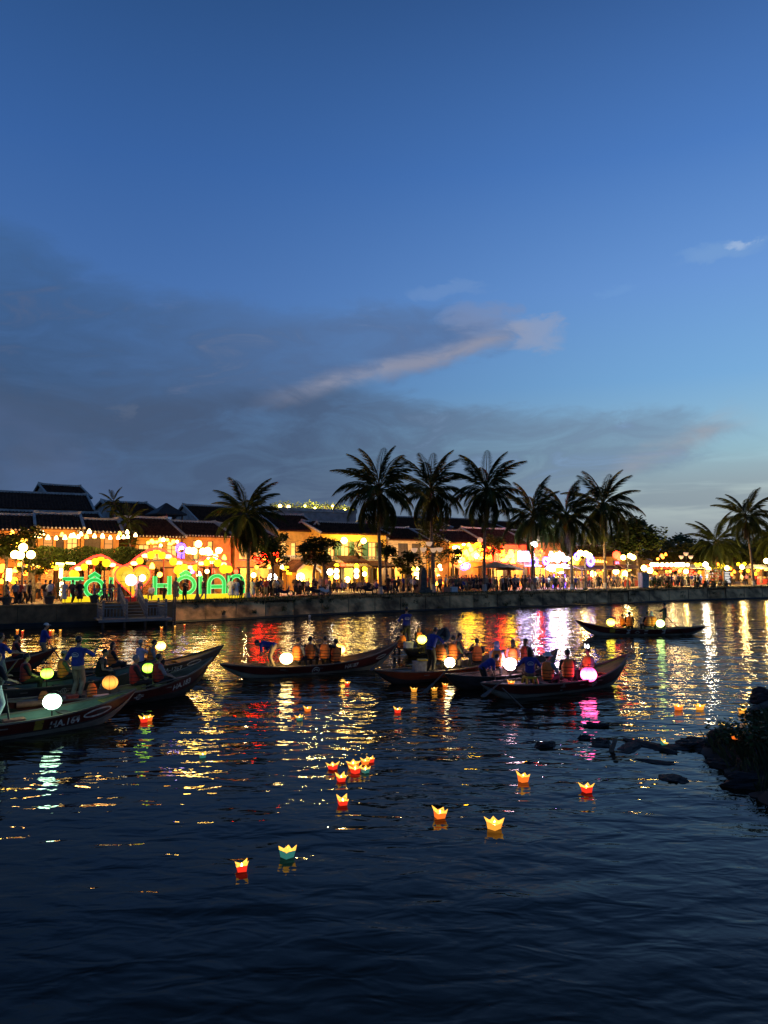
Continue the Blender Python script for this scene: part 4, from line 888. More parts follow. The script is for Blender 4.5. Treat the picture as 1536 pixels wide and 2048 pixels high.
# ------------------------------------------------------------------ strings of lanterns and lamps
gl('hot_yellow', (1, .52, .012), 45); gl('hot_red', (1, .008, .002), 55); gl('hot_orange', (1, .16, .005), 45); gl('hot_violet', (.55, .30, 1), 60); gl('hot_white', (1, .82, .72), 60)
def lan_mesh(shape, mk, r):
    mb = MB(); n = 10
    if shape == 'bell': prof = [(r*.25, -r*1.0), (r*.95, -r*.95), (r*1.0, -r*.5), (r*.75, r*.35), (r*.3, r*1.15), (r*.12, r*1.3)]
    elif shape == 'disc': prof = [(r*.3, -r*.55), (r*.85, -r*.38), (r*1.05, 0), (r*.85, r*.38), (r*.3, r*.55)]
    elif shape == 'tube': prof = [(r*.5, -r*1.5), (r*.6, -r*1.3), (r*.6, r*1.3), (r*.5, r*1.5)]
    else: prof = [(r*math.sin(math.pi*(j/8*.9+.05)), -r*math.cos(math.pi*(j/8*.9+.05))) for j in range(9)]
    mb.lathe(prof, n); mb.k = 1; z = prof[-1][1]; mb.lathe([(r*.22, z-.01), (r*.22, z+r*.18)], 6); mb.tube([(0, 0, prof[0][1]), (0, 0, prof[0][1]-r*.8)], [r*.12, r*.05], 5)
    return mb.mesh('lantern', [M[mk], M['redpaint']])
LM = {}
def hang(label, group, p, shape, mk, r, cat='lantern', name='hanging_lantern'):
    k = (shape, mk, round(r, 2))
    if k not in LM: LM[k] = lan_mesh(shape, mk, r)
    return tag(link(name, LM[k], None, p, (0, 0, rnd.uniform(0, 3)), rnd.uniform(.9, 1.1)), label, cat, group)
def cable(label, pts, sag=.25, parent=None, wash=0, wcol=(1, .6, .22), where=(0, -.6, -.3)):
    P = []
    for a, b in zip(pts, pts[1:]):
        for j in range(8): t = j/8; q = Vector(a).lerp(Vector(b), t); q.z -= sag*4*t*(1-t); P.append(q)
    P.append(Vector(pts[-1])); o0 = P[0].copy(); mb = MB(); mb.tube([p - o0 for p in P], .012, 4); o = obj('light_cable', mb, M['iron'], None, o0); tag(o, label, 'cable')
    if wash:
        for t in ((.25, .75) if len(pts) > 2 else (.5,)):
            l = bpy.data.lights.new('wash_light', 'POINT'); l.energy = wash; l.color = wcol; l.shadow_soft_size = .4; link('wash_light', l, o, P[int(t*(len(P)-1))] - o0 + Vector(where))
    return o
L1 = [(24.5,1065),(70,1070),(79.5,1072),(85.5,1066),(96,1075),(112.5,1076),(124,1069),(130,1075),(142,1072),(147,1071),(156.5,1073),(162,1068),(173,1073),(178.5,1063),(189,1072),(205,1072),(220.5,1075),(236.5,1075),(239.5,1067),(247,1074),(254.5,1064),(255.5,1073),(271,1070)]
for i, (x, y) in enumerate(L1): hang('bell shaped pale lantern strung below the eaves of the orange houses', 'bell lanterns under the orange eaves', A(x, y, 9.2), 'bell', 'lan_white' if i % 6 else 'lan_warm', .15)
cable('lantern cable across the fronts of the orange houses', [A(x, y, 9.2) for x, y in ((10, 1060), (90, 1062), (180, 1060), (275, 1062))], .2, wash=480, wcol=(1, .45, .11), where=(.3, -.4, -.6))
for x, y in [(5,1090),(19,1080),(25,1087),(31,1084),(39,1091),(45,1081),(48,1086),(54,1078),(8,1083),(2,1098),(34,1090)]: hang('small yellow lantern in the tree above the lamp with three globes', 'yellow lanterns in the tree at the left edge', A(x, y, 8), 'bell', 'lan_warm', .15)
for x, y in [(2, 1140), (10, 1150), (20, 1146), (30, 1140), (66, 1140), (75, 1133), (84, 1140), (92, 1143), (104, 1130), (112, 1136), (122, 1131), (3, 1163), (5, 1133), (40, 1128), (57, 1130), (52, 1146)]: hang('warm lantern in the shop fronts under the hedge balcony', 'lanterns under the hedge balcony', A(x, y, 9.6), rnd.choice(('bell', 'round')), rnd.choice(('lan_warm', 'lan_orange', 'lan_yellow')), .19)
tag(obj('hanging_lantern', lan_mesh('tube', 'lan_white', .3), M['lan_white'], None, A(18, 1150, 6)), 'tall white paper lantern at the left edge of the promenade', 'lantern'); tag(link('hanging_lantern', lan_mesh('round', 'lan_yellow', .24), None, A(28, 1161, 6)), 'round yellow lantern low beside the tall white one', 'lantern')
for j, (x0, x1, y) in enumerate([(112, 128, 1127), (132, 150, 1126), (66, 80, 1129)]):
    a, b = A(x0, y, 9.4), A(x1, y+1, 9.4); m = MB(); m.beam(a, b, .12); tag(obj('strip_light', m, M['bulb']), ['warm strip light under the hedge balcony above the upper banner box', 'warm strip light under the hedge balcony above the letter T', 'warm strip light under the balcony beside the lamp of glaring globes'][j], 'lamp', 'strip lights under the balcony')
for x0, x1, y0, y1, lb in ((119, 126, 1137, 1156, 'upper white lit banner box left of the letter T'), (120, 127, 1164, 1191, 'lower white lit banner box at the left end of the sign base')):
    a, b = A(x0, y1, 5.2), A(x1, y0, 5.2); m = MB(); m.box(a.x, b.x, a.y-.08, a.y+.08, a.z, b.z); o = tag(obj('light_box', m, M['lan_white']), lb, 'light box'); s = MB(); s.tube([((a.x+b.x)/2, a.y+.12, GZ), ((a.x+b.x)/2, a.y+.12, b.z)], .04, 5); obj('post', s, M['iron'], o)

def street_lamp(label, px, off, y_top, heads, mk='bulb', r=.2, energy=420, col=(1, .68, .3), cup=False, lit=True):
    b = bank(px, off); H = zy(y_top, b.y) - b.z; root = empty('street_lamp', label, 'street lamp', b, 0, 'cast iron street lamps on the promenade')
    p = MB(); p.lathe([(.26, 0), (.26, .12), (.16, .3), (.11, .5), (.085, .9), (.06, 1.2), (.05, H*.8), (.035, H-.2)], 10); obj('post', p, M['iron'], root, smooth=True)
    for dx, dy, dz in heads:
        am = MB(); am.tube([(0, 0, H+dz-.75), (dx*.55, dy*.55, H+dz-.8), (dx, dy, H+dz-.5), (dx, dy, H+dz-r)], .025, 5); obj('arm', am, M['iron'], root)
        g = MB()
        if cup: g.lathe([(.03, -r), (r*.8, -r*.4), (r*1.1, r*.5), (r*.9, r*.6), (.02, r*.55)], 10)
        else: g.ell((0, 0, 0), r, 12, 8)
        go = obj('globe', g, M[mk], root, (dx, dy, H+dz), smooth=True); cp = MB(); cp.lathe([(r*.35, -r*1.08), (r*.45, -r*.85)], 8); obj('collar', cp, M['iron'], go)
    if lit:
        l = bpy.data.lights.new('lamp_light', 'POINT'); l.energy = energy; l.color = col; l.shadow_soft_size = .25; link('lamp_light', l, root, (0, 0, H-1.2))
    return root
three = [(-.55, 0, -.15), (.55, 0, -.15), (0, 0, .35), (0, -.4, -.2)]
street_lamp('tall lamp with a cluster of glaring globes at the left edge', 47, 3.2, 1105, three, 'bulb', .28, 260)
street_lamp('tall lamp with five glaring globes behind the second O of the sign', 397, 1.6, 1092, [(-.7, 0, -.35), (.7, 0, -.35), (0, 0, .15), (-.2, -.6, -.4), (.2, .6, -.4)], 'bulb', .26, 260)
street_lamp('lamp with a pair of globes just right of the many globed lamp', 428, 6, 1106, [(-.35, 0, 0), (.4, 0, .2), (.1, 0, -.35)], 'bulb', .26, 160)
gl('cup_dim', (1, .6, .35), .55)
street_lamp('unlit looking lamp with five pale cups beside the stone stele', 858, 2.4, 1098, [(-1.4, 0, -.1), (1.0, 0, -.05), (0, 0, .5), (-.55, 0, -.05), (.4, -.3, -.1)], 'cup_dim', .3, 0, cup=True, lit=False)
street_lamp('tall lamp with one cold white globe right of the white light board', 1068, 5, 1088, [(0, 0, 0)], 'bulb_cold', .34, 900, (.9, .92, 1))
street_lamp('lamp with two warm globes left of the dark pavilion', 1169, 4, 1110, [(-.5, 0, .2), (.5, 0, -.1), (0, -.4, .1)], 'bulb', .34, 700)
street_lamp('warm globed lamp in front of the big right hand tree', 1254, 5, 1115, [(-.5, 0, 0), (.3, 0, .2), (.7, 0, 0)], 'bulb', .3, 700)
street_lamp('lamp with three pale cups above the market lanterns', 1371, 6, 1114, [(-.6, 0, 0), (0, 0, .4), (.6, 0, 0)], 'cup_dim', .3, 0, cup=True, lit=False)
street_lamp('white globed lamp left of the souvenir rack', 1409, 4, 1129, [(0, 0, 0)], 'bulb_w', .3, 600, (1, .85, .6))
street_lamp('bright warm lamp at the far right edge of the promenade', 1534, 5, 1122, [(-.2, 0, 0), (.4, 0, 0)], 'bulb', .36, 900)
for i, (px, py, off, mk, e) in enumerate([(1372, 1143, 6, 'bulb', 600), (1417, 1138, 7, 'bulb', 500), (1454, 1136, 6, 'bulb', 420), (1484, 1134, 5, 'bulb', 500), (1232, 1143, 8, 'bulb', 420), (1250, 1148, 8, 'bulb', 420), (1300, 1141, 8, 'bulb', 500), (1288, 1136, 9, 'bulb', 380), (1186, 1148, 9, 'bulb', 360)]):
    p = A(px, py, off); b = MB(); b.ell((0, 0, 0), .3 if i < 4 else .38, 10, 7); o = tag(obj('work_lamp', b, M[mk], None, p, smooth=True), ['bare bulb over the crowd under the round lanterns', 'bare bulb on top of the souvenir rack', 'bare bulb above the striped notice board', 'bare bulb by the whitewashed palm foot', 'left bare bulb inside the stall below the pink sign', 'right bare bulb inside the stall below the pink sign', 'bare bulb above the grey utility cabinet', 'bare bulb in the branches over the utility cabinet', 'bare bulb under the dark pavilion roof'][i], 'lamp')
    q = MB(); q.tube([(0, 0, .3), (0, 0, .9)], .02, 4); obj('flex', q, M['iron'], o)
    l = bpy.data.lights.new('lamp_light', 'POINT'); l.energy = e; l.color = (1, .66, .24); l.shadow_soft_size = .3; link('lamp_light', l, o, (0, -.3, -.75))
cable('added cable holding wash lights in front of the cream house', [A(772, 1086, 17), A(812, 1087, 17), A(853, 1090, 17)], .15, wash=330, wcol=(1, .66, .34), where=(0, -1.2, -1.2))  # added only to carry point lights that brighten the dark cream facade
cable('added cable holding wash lights in front of the ochre house', [A(560, 1080, 17.2), A(600, 1081, 17.2), A(640, 1083, 17.2)], .15, wash=260, wcol=(1, .62, .25), where=(0, -1.0, -1.0))  # another added carrier; its point lights lift the ochre front
# round lanterns in a row over the market
for j, x in enumerate([1304, 1309, 1315, 1324.5, 1334, 1343, 1352, 1357, 1362, 1366.5, 1375]): hang('round white lantern in the row above the market crowd', 'row of round white lanterns over the market', A(x, 1129.5, 6), 'round', 'lan_white', .26)
cable('cable carrying the row of round white lanterns', [A(1296, 1124, 6), A(1384, 1124, 6)], .1, wash=350)
for x in range(1186, 1212, 5): hang('tiny bulb on the festoon right of the blue wreath', 'tiny festoon bulbs', A(x, 1122 + (x-1186)*.05, 7), 'bell', 'lan_warm', .13, 'light bulb')
zones = [ # px range, py range, off range, n, materials, shapes, radius, label, group
 (1300, 1400, 1134, 1150, 9, 13, 18, ('lan_warm', 'lan_orange', 'lan_yellow', 'lan_red'), .2, 'lantern in the market stalls behind the crowd', 'lanterns in the market stalls'),
 (1385, 1400, 1121, 1135, 7, 10, 5, ('lan_yellow',), .22, 'lantern in the branches right of the white row', 'yellow lanterns right of the white row'),
 (1430, 1536, 1126, 1150, 8, 13, 20, ('lan_warm', 'lan_orange', 'lan_yellow'), .22, 'lantern among the stalls at the right end', 'lanterns at the right end'),
 (1240, 1262, 1138, 1160, 10, 14, 6, ('lan_warm', 'lan_orange'), .2, 'lantern inside the stall left of the utility cabinet', 'lanterns left of the utility cabinet'),
 (1314, 1332, 1108, 1118, 8, 9, 5, ('lan_orange', 'cup_dim'), .2, 'lantern high in the branches above the market', 'orange lanterns high above the market'),
 (905, 965, 1086, 1098, 15.5, 16.5, 11, ('hot_yellow', 'lan_yellow', 'lan_white'), .26, 'lantern along the eave of the orange bar', 'eave lanterns of the orange bar'),
 (912, 966, 1099, 1121, 14.5, 16.5, 15, ('hot_yellow', 'hot_yellow', 'hot_orange', 'lan_white'), .28, 'lantern on the balcony of the orange bar', 'balcony lanterns of the orange bar'),
 (966, 1012, 1096, 1122, 12.5, 14, 18, ('hot_red', 'hot_red', 'hot_orange'), .24, 'lantern in the leaves right of the orange bar', 'red lanterns right of the orange bar'),
 (1004, 1036, 1108, 1122, 11, 13, 8, ('hot_yellow', 'hot_orange', 'hot_yellow'), .36, 'lantern left of the white light board', 'large yellow lanterns left of the light board'),
 (1066, 1088, 1092, 1117, 15, 16, 23, ('hot_red', 'lan_orange', 'hot_red'), .17, 'light on the red lit front', 'little red lights on the red lit front'),
 (1096, 1136, 1107, 1124, 9, 10.5, 11, ('hot_violet', 'hot_white'), .28, 'lantern on the lit gateway', 'white lanterns on the lit gateway'),
 (1098, 1134, 1128, 1164, 10, 11, 10, ('lan_white', 'lan_yellow', 'hot_violet', 'hot_violet'), .3, 'lantern inside the bright stall of the lit gateway', 'lanterns inside the lit gateway'),
 (1138, 1160, 1115, 1128, 10, 11, 5, ('lan_warm', 'lan_yellow'), .3, 'lantern between the lit gateway and the dark pavilion', 'yellow lanterns beside the gateway'),
 (1140, 1230, 1140, 1160, 11, 15, 11, ('lan_warm', 'lan_red', 'lan_orange'), .19, 'lantern under the dark pavilion', 'lanterns under the dark pavilion'),
 (862, 884, 1132, 1168, 12, 15, 11, ('lan_warm', 'lan_white', 'lan_yellow', 'lan_orange'), .2, 'lantern hanging in the shop behind the stone stele', 'lanterns behind the stone stele'),
 (826, 840, 1136, 1170, 12, 15, 6, ('lan_white', 'lan_warm', 'lan_white'), .24, 'lantern left of the stone stele', 'white lanterns left of the stele'),
 (505, 545, 1132, 1170, 12, 15, 11, ('lan_warm', 'lan_orange', 'lan_white', 'lan_red'), .2, 'lantern in the shop behind the leftmost big palm', 'lanterns behind the leftmost big palm'),
 (510, 562, 1106, 1126, 9, 12, 12, ('hot_red', 'hot_red', 'lan_orange'), .24, 'lantern in the leaves right of the leftmost big palm', 'red lanterns right of the leftmost big palm'),
 (562, 600, 1133, 1150, 16, 17, 8, ('lan_white', 'lan_yellow', 'lan_warm'), .24, 'lantern in the bright shop left of the small gable', 'lanterns in the bright shop'),
 (296, 355, 1078, 1092, 11.5, 13, 12, ('lan_warm', 'lan_white'), .16, 'light under the eave of the broad house behind the heart sign', 'eave lights of the broad house'),
 (405, 450, 1100, 1128, 9, 12, 8, ('lan_warm', 'lan_white'), .18, 'warm light in the front right of the many globed lamp', 'lights right of the many globed lamp'),
 (300, 480, 1130, 1150, 9, 12, 10, ('lan_warm', 'lan_red', 'lan_white', 'lan_orange'), .2, 'lantern in the shops behind the green letters', 'lanterns behind the green letters'),
]
r3 = random.Random(21); HUE = dict(hot_yellow='glaring yellow', hot_red='bright red', hot_orange='glaring orange', hot_violet='violet white', hot_white='glaring white', lan_warm='amber', lan_orange='orange', lan_yellow='yellow', lan_red='red', lan_white='cream', neon_white='white', bulb_w='white', cup_dim='dim')
for x0, x1, y0, y1, o0, o1, n, mks, rad, lb, gr in zones:
    for j in range(n):
        x = lerp(x0, x1, (j + r3.random())/n); sh_ = r3.choice(('round', 'bell', 'disc', 'round')); mk_ = r3.choice(mks); hang(HUE[mk_] + ' ' + dict(round='ball', bell='bell', disc='squat')[sh_] + ' ' + lb, gr, A(x, r3.uniform(y0, y1), r3.uniform(o0, o1)), sh_, mk_, rad*r3.uniform(.8, 1.15))
for i, (x, y) in enumerate([(673, 1132), (673, 1142), (673, 1153), (713, 1132), (713, 1142), (713, 1152), (729, 1138), (729, 1148)]): hang('round cream lantern in a vertical string at the door of the yellow house', 'vertical lantern strings at the yellow door', A(x, y, 13.5), 'round', 'lan_white' if i % 3 else 'lan_yellow', .26)
for lb, x, y, of, rr_, mk in (('round lamp glowing over the balcony of the yellow house, left one', 688, 1081, 15.5, .34, 'bulb'), ('round lamp glowing over the balcony of the yellow house, right one', 727, 1081.5, 15.5, .34, 'bulb'), ('lamp on the orange pier left of the yellow door', 660, 1144, 13.2, .3, 'bulb_w'), ('hot white lamp in front of the bright shop', 545, 1156, 11, .42, 'bulb_w'), ('round warm lamp right of the bright shop counter', 601, 1154, 13.5, .4, 'bulb'), ('low flame coloured lamp on the terrace of the yellow house', 695, 1159, 11, .3, 'bulb')):
    p = A(x, y, of); o = hang(lb, None, p, 'round', mk, rr_, 'lamp', 'wall_lamp')
    l = bpy.data.lights.new('lamp_light', 'POINT'); l.energy = 260; l.color = (1, .66, .2); l.shadow_soft_size = .3; link('lamp_light', l, o, (.2, -.9, -.5))
# light board, violet neon, signs
def flat_sign(name, label, cat, x0, x1, y0, y1, off, mk, frame='iron', th=.12):
    a, b = A(x0, y1, off), A(x1, y0, off); rz = place(x0, x1, off)[1]; Wd = place(x0, x1, off)[2]; H = b.z - a.z; r = empty(name, label, cat, a, rz)
    f = MB(); f.box(-.06, Wd+.06, 0, th, -.06, H+.06); obj('frame', f, M[frame], r); p = MB(); p.box(0, Wd, -.03, -.002, 0, H); obj('face', p, M[mk], r)
    q = MB(); q.tube([(Wd/2, th+.06, -(a.z-GZ)), (Wd/2, th+.06, H)], .05, 5); obj('post', q, M['iron'], r); return r, Wd, H
flat_sign('light_board', 'glaring white light board above the violet awning', 'light board', 1036, 1060, 1103, 1122, 12, 'screen')
flat_sign('light_box', 'white lit poster box left of the stone stele', 'light box', 828, 838, 1144, 1151, 11, 'lan_white')
flat_sign('menu_board', 'pale lit menu board at the bright stall of the gateway', 'sign', 1114, 1126, 1136, 1143, 9, 'lan_yellow')
r, Wd, H = flat_sign('shop_sign', 'red oblong sign with white letters over the yellow house door', 'sign', 681, 690, 1127, 1133, 13.2, 'lan_red')
r, Wd, H = flat_sign('shop_sign', 'pink lit sign with letters at the stall right of the tall palm', 'sign', 1228, 1240, 1122, 1129, 8, 'neon_violet' if False else 'redpaint')
me = text_mesh('SPA', H*1.05, .02); gl('neon_pink', (1, .25, .5), 3); me.materials.append(M['neon_pink']); o = link('sign_text', me, r, (Wd/2, -.05, H*.14), (R(90), 0, 0))
def wreath(label, px, py, off, rad, mk, n=9, arms=0):
    p = A(px, py, off); r = empty('neon_wreath', label, 'light decoration', p, place(px, px+4, off)[1]); b = MB()
    b.tube([(rad*math.cos(2*math.pi*j/18), 0, rad*math.sin(2*math.pi*j/18)) for j in range(18)], rad*.16, 6, closed=True); obj('outer_ring', b, M[mk], r)
    b = MB(); b.tube([(rad*.5*math.cos(2*math.pi*j/14), -.02, rad*.5*math.sin(2*math.pi*j/14)) for j in range(14)], rad*.14, 6, closed=True); obj('inner_ring', b, M[mk], r)
    b = MB()
    for j in range(n): a = 2*math.pi*j/n; b.ell((rad*.76*math.cos(a), -.02, rad*.76*math.sin(a)), rad*.12, 6, 5)
    obj('bulbs', b, M['neon_white' if mk != 'neon_red' else 'neon_red'], r); s = MB(); s.tube([(0, .1, -(p.z-GZ)), (0, .1, 0)], .04, 5); obj('post', s, M['iron'], r); return r
gl('neon_rose', (1, .12, .5), 7)
flat_sign('light_box', 'small pink lit panel hanging behind the second letter O', 'light box', 381, 388, 1136, 1147, 6.5, 'neon_rose')
wreath('violet neon ring left of the bright gateway', 1092, 1122, 9, .45, 'neon_blue'); wreath('violet neon ring just right of the lamp with the cold globe', 1069, 1124, 9, .5, 'neon_blue')
wreath('blue neon ring on the post left of the dark pavilion roof', 1181, 1122, 6, .6, 'neon_blue'); wreath('small violet neon ring right of the gateway', 1153, 1113, 9, .4, 'neon_blue')
for nm, x in (('left neon violet pillar of the lit gateway', 1106), ('right neon violet pillar of the lit gateway', 1128)):
    b = bank(x, 7.5); m = MB(); m.tube([(0, 0, 0), (0, 0, 1.6)], .1, 6); o = tag(obj('neon_pillar', m, M['neon_blue'], None, b), nm, 'light decoration'); m = MB(); m.lathe([(.25, 0), (.25, .1)], 8); obj('base', m, M['iron'], o)
p = A(362, 1097, 8); r = empty('peacock_light', 'violet neon fan figure hanging over the wavy lantern frame', 'light decoration', p, place(360, 366, 8)[1]); b = MB(); b.tube([(.42*math.cos(2*math.pi*j/16), 0, .42*math.sin(2*math.pi*j/16)) for j in range(16)], .05, 6, closed=True)
for j in range(7): a_ = math.pi*(j+.5)/7; b.tube([(.08*math.cos(a_), 0, .08*math.sin(a_)), (.36*math.cos(a_), 0, .36*math.sin(a_))], .04, 5)
obj('fan', b, M['neon_blue'], r); b = MB(); b.ell((.03, -.06, .05), (.18, .05, .12), 8, 6); b.tube([(-.1, -.06, 0), (-.2, -.06, -.12)], .03, 5); obj('bird', b, M['neon_white'], r); b = MB(); [b.tube([(x_, 0, -.42), (x_+.03, 0, -.8)], .03, 5) for x_ in (-.25, -.08, .1, .26)]; obj('tassels', b, M['neon_blue'], r); b = MB(); b.tube([(0, .05, .4), (0, .05, 2.0)], .015, 4); obj('hanger', b, M['iron'], r)
# blue oval bar sign
a_, rz, Wd = place(921, 938, 17.4); p = A(921, 1133, 17.4); r = empty('bar_sign', 'blue oval bar sign with white script on the orange wall', 'sign', p, rz); b = MB(); ov = [(Wd/2 + Wd*.55*math.cos(t), -.12, Wd*.30*math.sin(t)+.12*math.cos(t)) for t in [2*math.pi*j/24 for j in range(24)]]
b.add(ov + [(x, -.02, z) for x, _, z in ov], [tuple(range(24))[::-1]] + [(j, (j+1) % 24, 24+(j+1) % 24, 24+j) for j in range(24)]); obj('plate', b, mat('bluepaint', (.04, .06, .4), .5, .1), r); b = MB(); b.tube(ov, .05, 5, closed=True); obj('neon_rim', b, M['neon_blue'], r)
for z_, x0_, x1_ in ((.16, .35, .85), (-.12, .1, .75)):
    b = MB(); b.tube([(Wd*lerp(x0_, x1_, j/14), -.15, z_ + .09*math.sin(j*1.9)) for j in range(15)], .04, 5); obj('script', b, M['neon_white'], r)
p = A(1233, 1110, 7); hang('large red star shaped lantern high right of the tall palm', 'big red lanterns', p, 'round', 'lan_red', .5); hang('smaller red lantern beside the large one right of the tall palm', 'big red lanterns', A(1238, 1116, 7), 'round', 'lan_red', .32)
hang('pale pink lantern figure between the palms above the bar lights', 'pink lantern', A(960, 1080, 14), 'round', 'cup_dim', .35)

# ------------------------------------------------------------------ the big letter sign
SO = 2.9
gl('flood', (1, .9, .7), 7)
gl('lan_big_yellow', (1, .50, .006), 2.4); gl('lan_big_white', (1, .60, .13), 8)
def ribbon(pts, w, depth, closed=False):
    n = len(pts); mb = MB(); L, Rr = [], []
    for i, p in enumerate(pts):
        a = Vector(pts[i-1]) if (i or closed) else Vector(p); b = Vector(pts[(i+1) % n]) if (i < n-1 or closed) else Vector(p); d = (b - a).normalized(); q = Vector((-d.y, d.x)); 
        k = 1.0
        if 0 < i < n-1 or closed:
            d0 = (Vector(p) - a).normalized(); k = 1/max(abs(q.dot(Vector((-d0.y, d0.x)))), .5)
        L.append(Vector(p) + q*w/2*k); Rr.append(Vector(p) - q*w/2*k)
    mb.rings([[(l.x, 0, l.y), (l.x, depth, l.y), (r.x, depth, r.y), (r.x, 0, r.y)] for l, r in zip(L, Rr)], closed=closed)
    e = MB()
    for S in (L, Rr): e.tube([(q.x, -.012, q.y) for q in S], .022, 4, closed=closed)
    return mb, e
def el_pts(cx, cz, rx, rz_, a0=0, a1=360, n=26): return [(cx + rx*math.cos(R(lerp(a0, a1, j/n))), cz + rz_*math.sin(R(lerp(a0, a1, j/n)))) for j in range(n + (0 if a1-a0 == 360 else 1))]
a0_, rz, Wd = place(128, 487, SO); sg = empty('letter_sign', 'giant green lit letters TÔI heart HÔI AN on a yellow lit base', 'sign', a0_, rz)
su, sv = Vector((math.cos(rz), math.sin(rz))), None
def su_of(px):                              # metres along the sign for a picture column
    kx = (px - 768)/FOC; return (kx*a0_.y - a0_.x) / (su.x - kx*su.y)
bz = .42
b = MB(); b.box(0, Wd, -.25, .35, 0, .05); obj('plinth', b, M['iron'], sg)
for x0, x1 in ((128, 202), (289, 312), (312, 345), (345, 395), (395, 440), (440, 487)): b = MB(); b.box(su_of(x0)+.02, su_of(x1)-.02, -.22, .3, .052, bz); obj('base_panel', b, M['sign_yellow'], sg)
def letter(nm, paths, w, gm='sign_green'):
    for pts, closed in paths:
        f, e = ribbon(pts, w, .22, closed); o = obj(nm, f, M[gm], sg); o.location.y = .0; obj('edge_tube', e, M['sign_green_edge'], o)
hz_ = 1.42
def X(p): return su_of(p)
letter('letter_T', [([(X(128), bz+hz_-.16), (X(170), bz+hz_-.16)], False), ([(X(149), bz), (X(149), bz+hz_-.3)], False)], .24)
cx, rx = X(191.5), (X(213)-X(170))/2
letter('letter_O', [(el_pts(cx, bz+.60, rx-.13, .60), True), ([(cx-.36, bz+1.36), (cx, bz+1.62), (cx+.36, bz+1.36)], False)], .25)
letter('letter_I', [([(X(225), bz), (X(225), bz+hz_-.05)], False)], .26)
letter('letter_H', [([(X(312), bz), (X(312), bz+hz_)], False), ([(X(341), bz), (X(341), bz+hz_)], False), ([(X(312)+.14, bz+hz_*.5), (X(341)-.14, bz+hz_*.5)], False)], .27)
cx, rx = X(373), (X(394)-X(352))/2
letter('letter_O', [(el_pts(cx, bz+.70, rx-.12, .64), True), ([(cx-.42, bz+1.46), (cx, bz+1.72), (cx+.42, bz+1.46)], False)], .26)
letter('letter_I', [([(X(403), bz), (X(403), bz+hz_)], False)], .26)
xa, xb = X(420), X(450)
letter('letter_A', [([(xa, bz)] + el_pts((xa+xb)/2, bz+.78, (xb-xa)/2, .62, 180, 0, 14) + [(xb, bz)], False), ([(xa+.14, bz+.56), (xb-.14, bz+.56)], False)], .26)
xa, xb = X(461), X(488)
letter('letter_N', [([(xa, bz), (xa, bz+hz_)], False), ([(xa+.05, bz+.95)] + el_pts((xa+xb)/2, bz+.78, (xb-xa)/2, .62, 140, 0, 12) + [(xb, bz)], False)], .26)
# heart lantern
p = bank(268, 2.3); hr_ = empty('heart_lantern', 'big yellow paper heart lantern with a dark wire grid and red edge', 'lantern', p, rz); zb_, zt_ = zy(1194, p.y) - GZ, zy(1131, p.y) - GZ; sc_ = (zt_ - zb_)
def heart(t, k=1): x = 16*math.sin(t)**3; y = 13*math.cos(t) - 5*math.cos(2*t) - 2*math.cos(3*t) - math.cos(4*t); return (x/17*1.32*k, (y*k + 17)/29.5*sc_ + zb_)
n = 40; b = MB(); rs = []
for k, d in ((1, 0), (.93, -.22), (.7, -.40), (.35, -.48), (.02, -.5)): rs.append([(heart(2*math.pi*j/n, k)[0], d, heart(2*math.pi*j/n, k)[1]) for j in range(n)])
b.rings(rs[::-1] + [[(x, .35, z) for x, y, z in rs[0]]]); obj('paper_skin', b, M['heart_paper'], hr_)
b = MB(); b.tube([(heart(2*math.pi*j/n, 1.02)[0], -.02, heart(2*math.pi*j/n, 1.02)[1]) for j in range(n)], .05, 6, closed=True); obj('rim', b, M['neon_red'], hr_)
b = MB()
for f in (.9, .62, .34):
    for s in (-1, 1): b.tube([(s*x_, -.53 + .45*(abs(z_-.5))**2*2, lerp(zb_ + .15 + f*.5, zt_ - .25*(1-f*.0) - .12*f, z_)) for x_, z_ in [(f*1.1*math.sin(math.pi*(.25+.5*q/8)), q/8) for q in range(9)]], .012, 4)
for zz in (.3, .5, .7): b.tube([(x_, -.54 + .2*x_*x_, zb_ + sc_*zz) for x_ in [lerp(-1, 1, q/8)*(.75 + zz*.5) for q in range(9)]], .012, 4)
b.tube([(0, -.53, zb_+.1), (0, -.56, zt_-.5)], .012, 4); obj('wire_grid', b, M['iron'], hr_)
b = MB(); b.box(-.7, .7, -.3, .4, 0, zb_); obj('base_box', b, M['redpaint'], hr_)
p = A(262, 1160, 1.4); b = MB(); b.ell((0, 0, 0), (.40, .3, .40), 14, 9); o = tag(obj('flood_lamp', b, M['flood'], None, p, smooth=True), 'glaring white flood lamp in front of the heart lantern', 'lamp'); b = MB(); b.tube([(0, 0, -.3), (0, 0, -(p.z-GZ))], .04, 6); obj('stand', b, M['iron'], o)
p = A(285, 1156, 1.5); b = MB(); b.ell((0, 0, 0), (.24, .2, .24), 12, 8); o = tag(obj('flood_lamp', b, M['flood'], None, p, smooth=True), 'smaller white flood lamp at the right half of the heart lantern', 'lamp'); b = MB(); b.tube([(0, 0, -.2), (0, 0, -(p.z-GZ))], .04, 6); obj('stand', b, M['iron'], o)
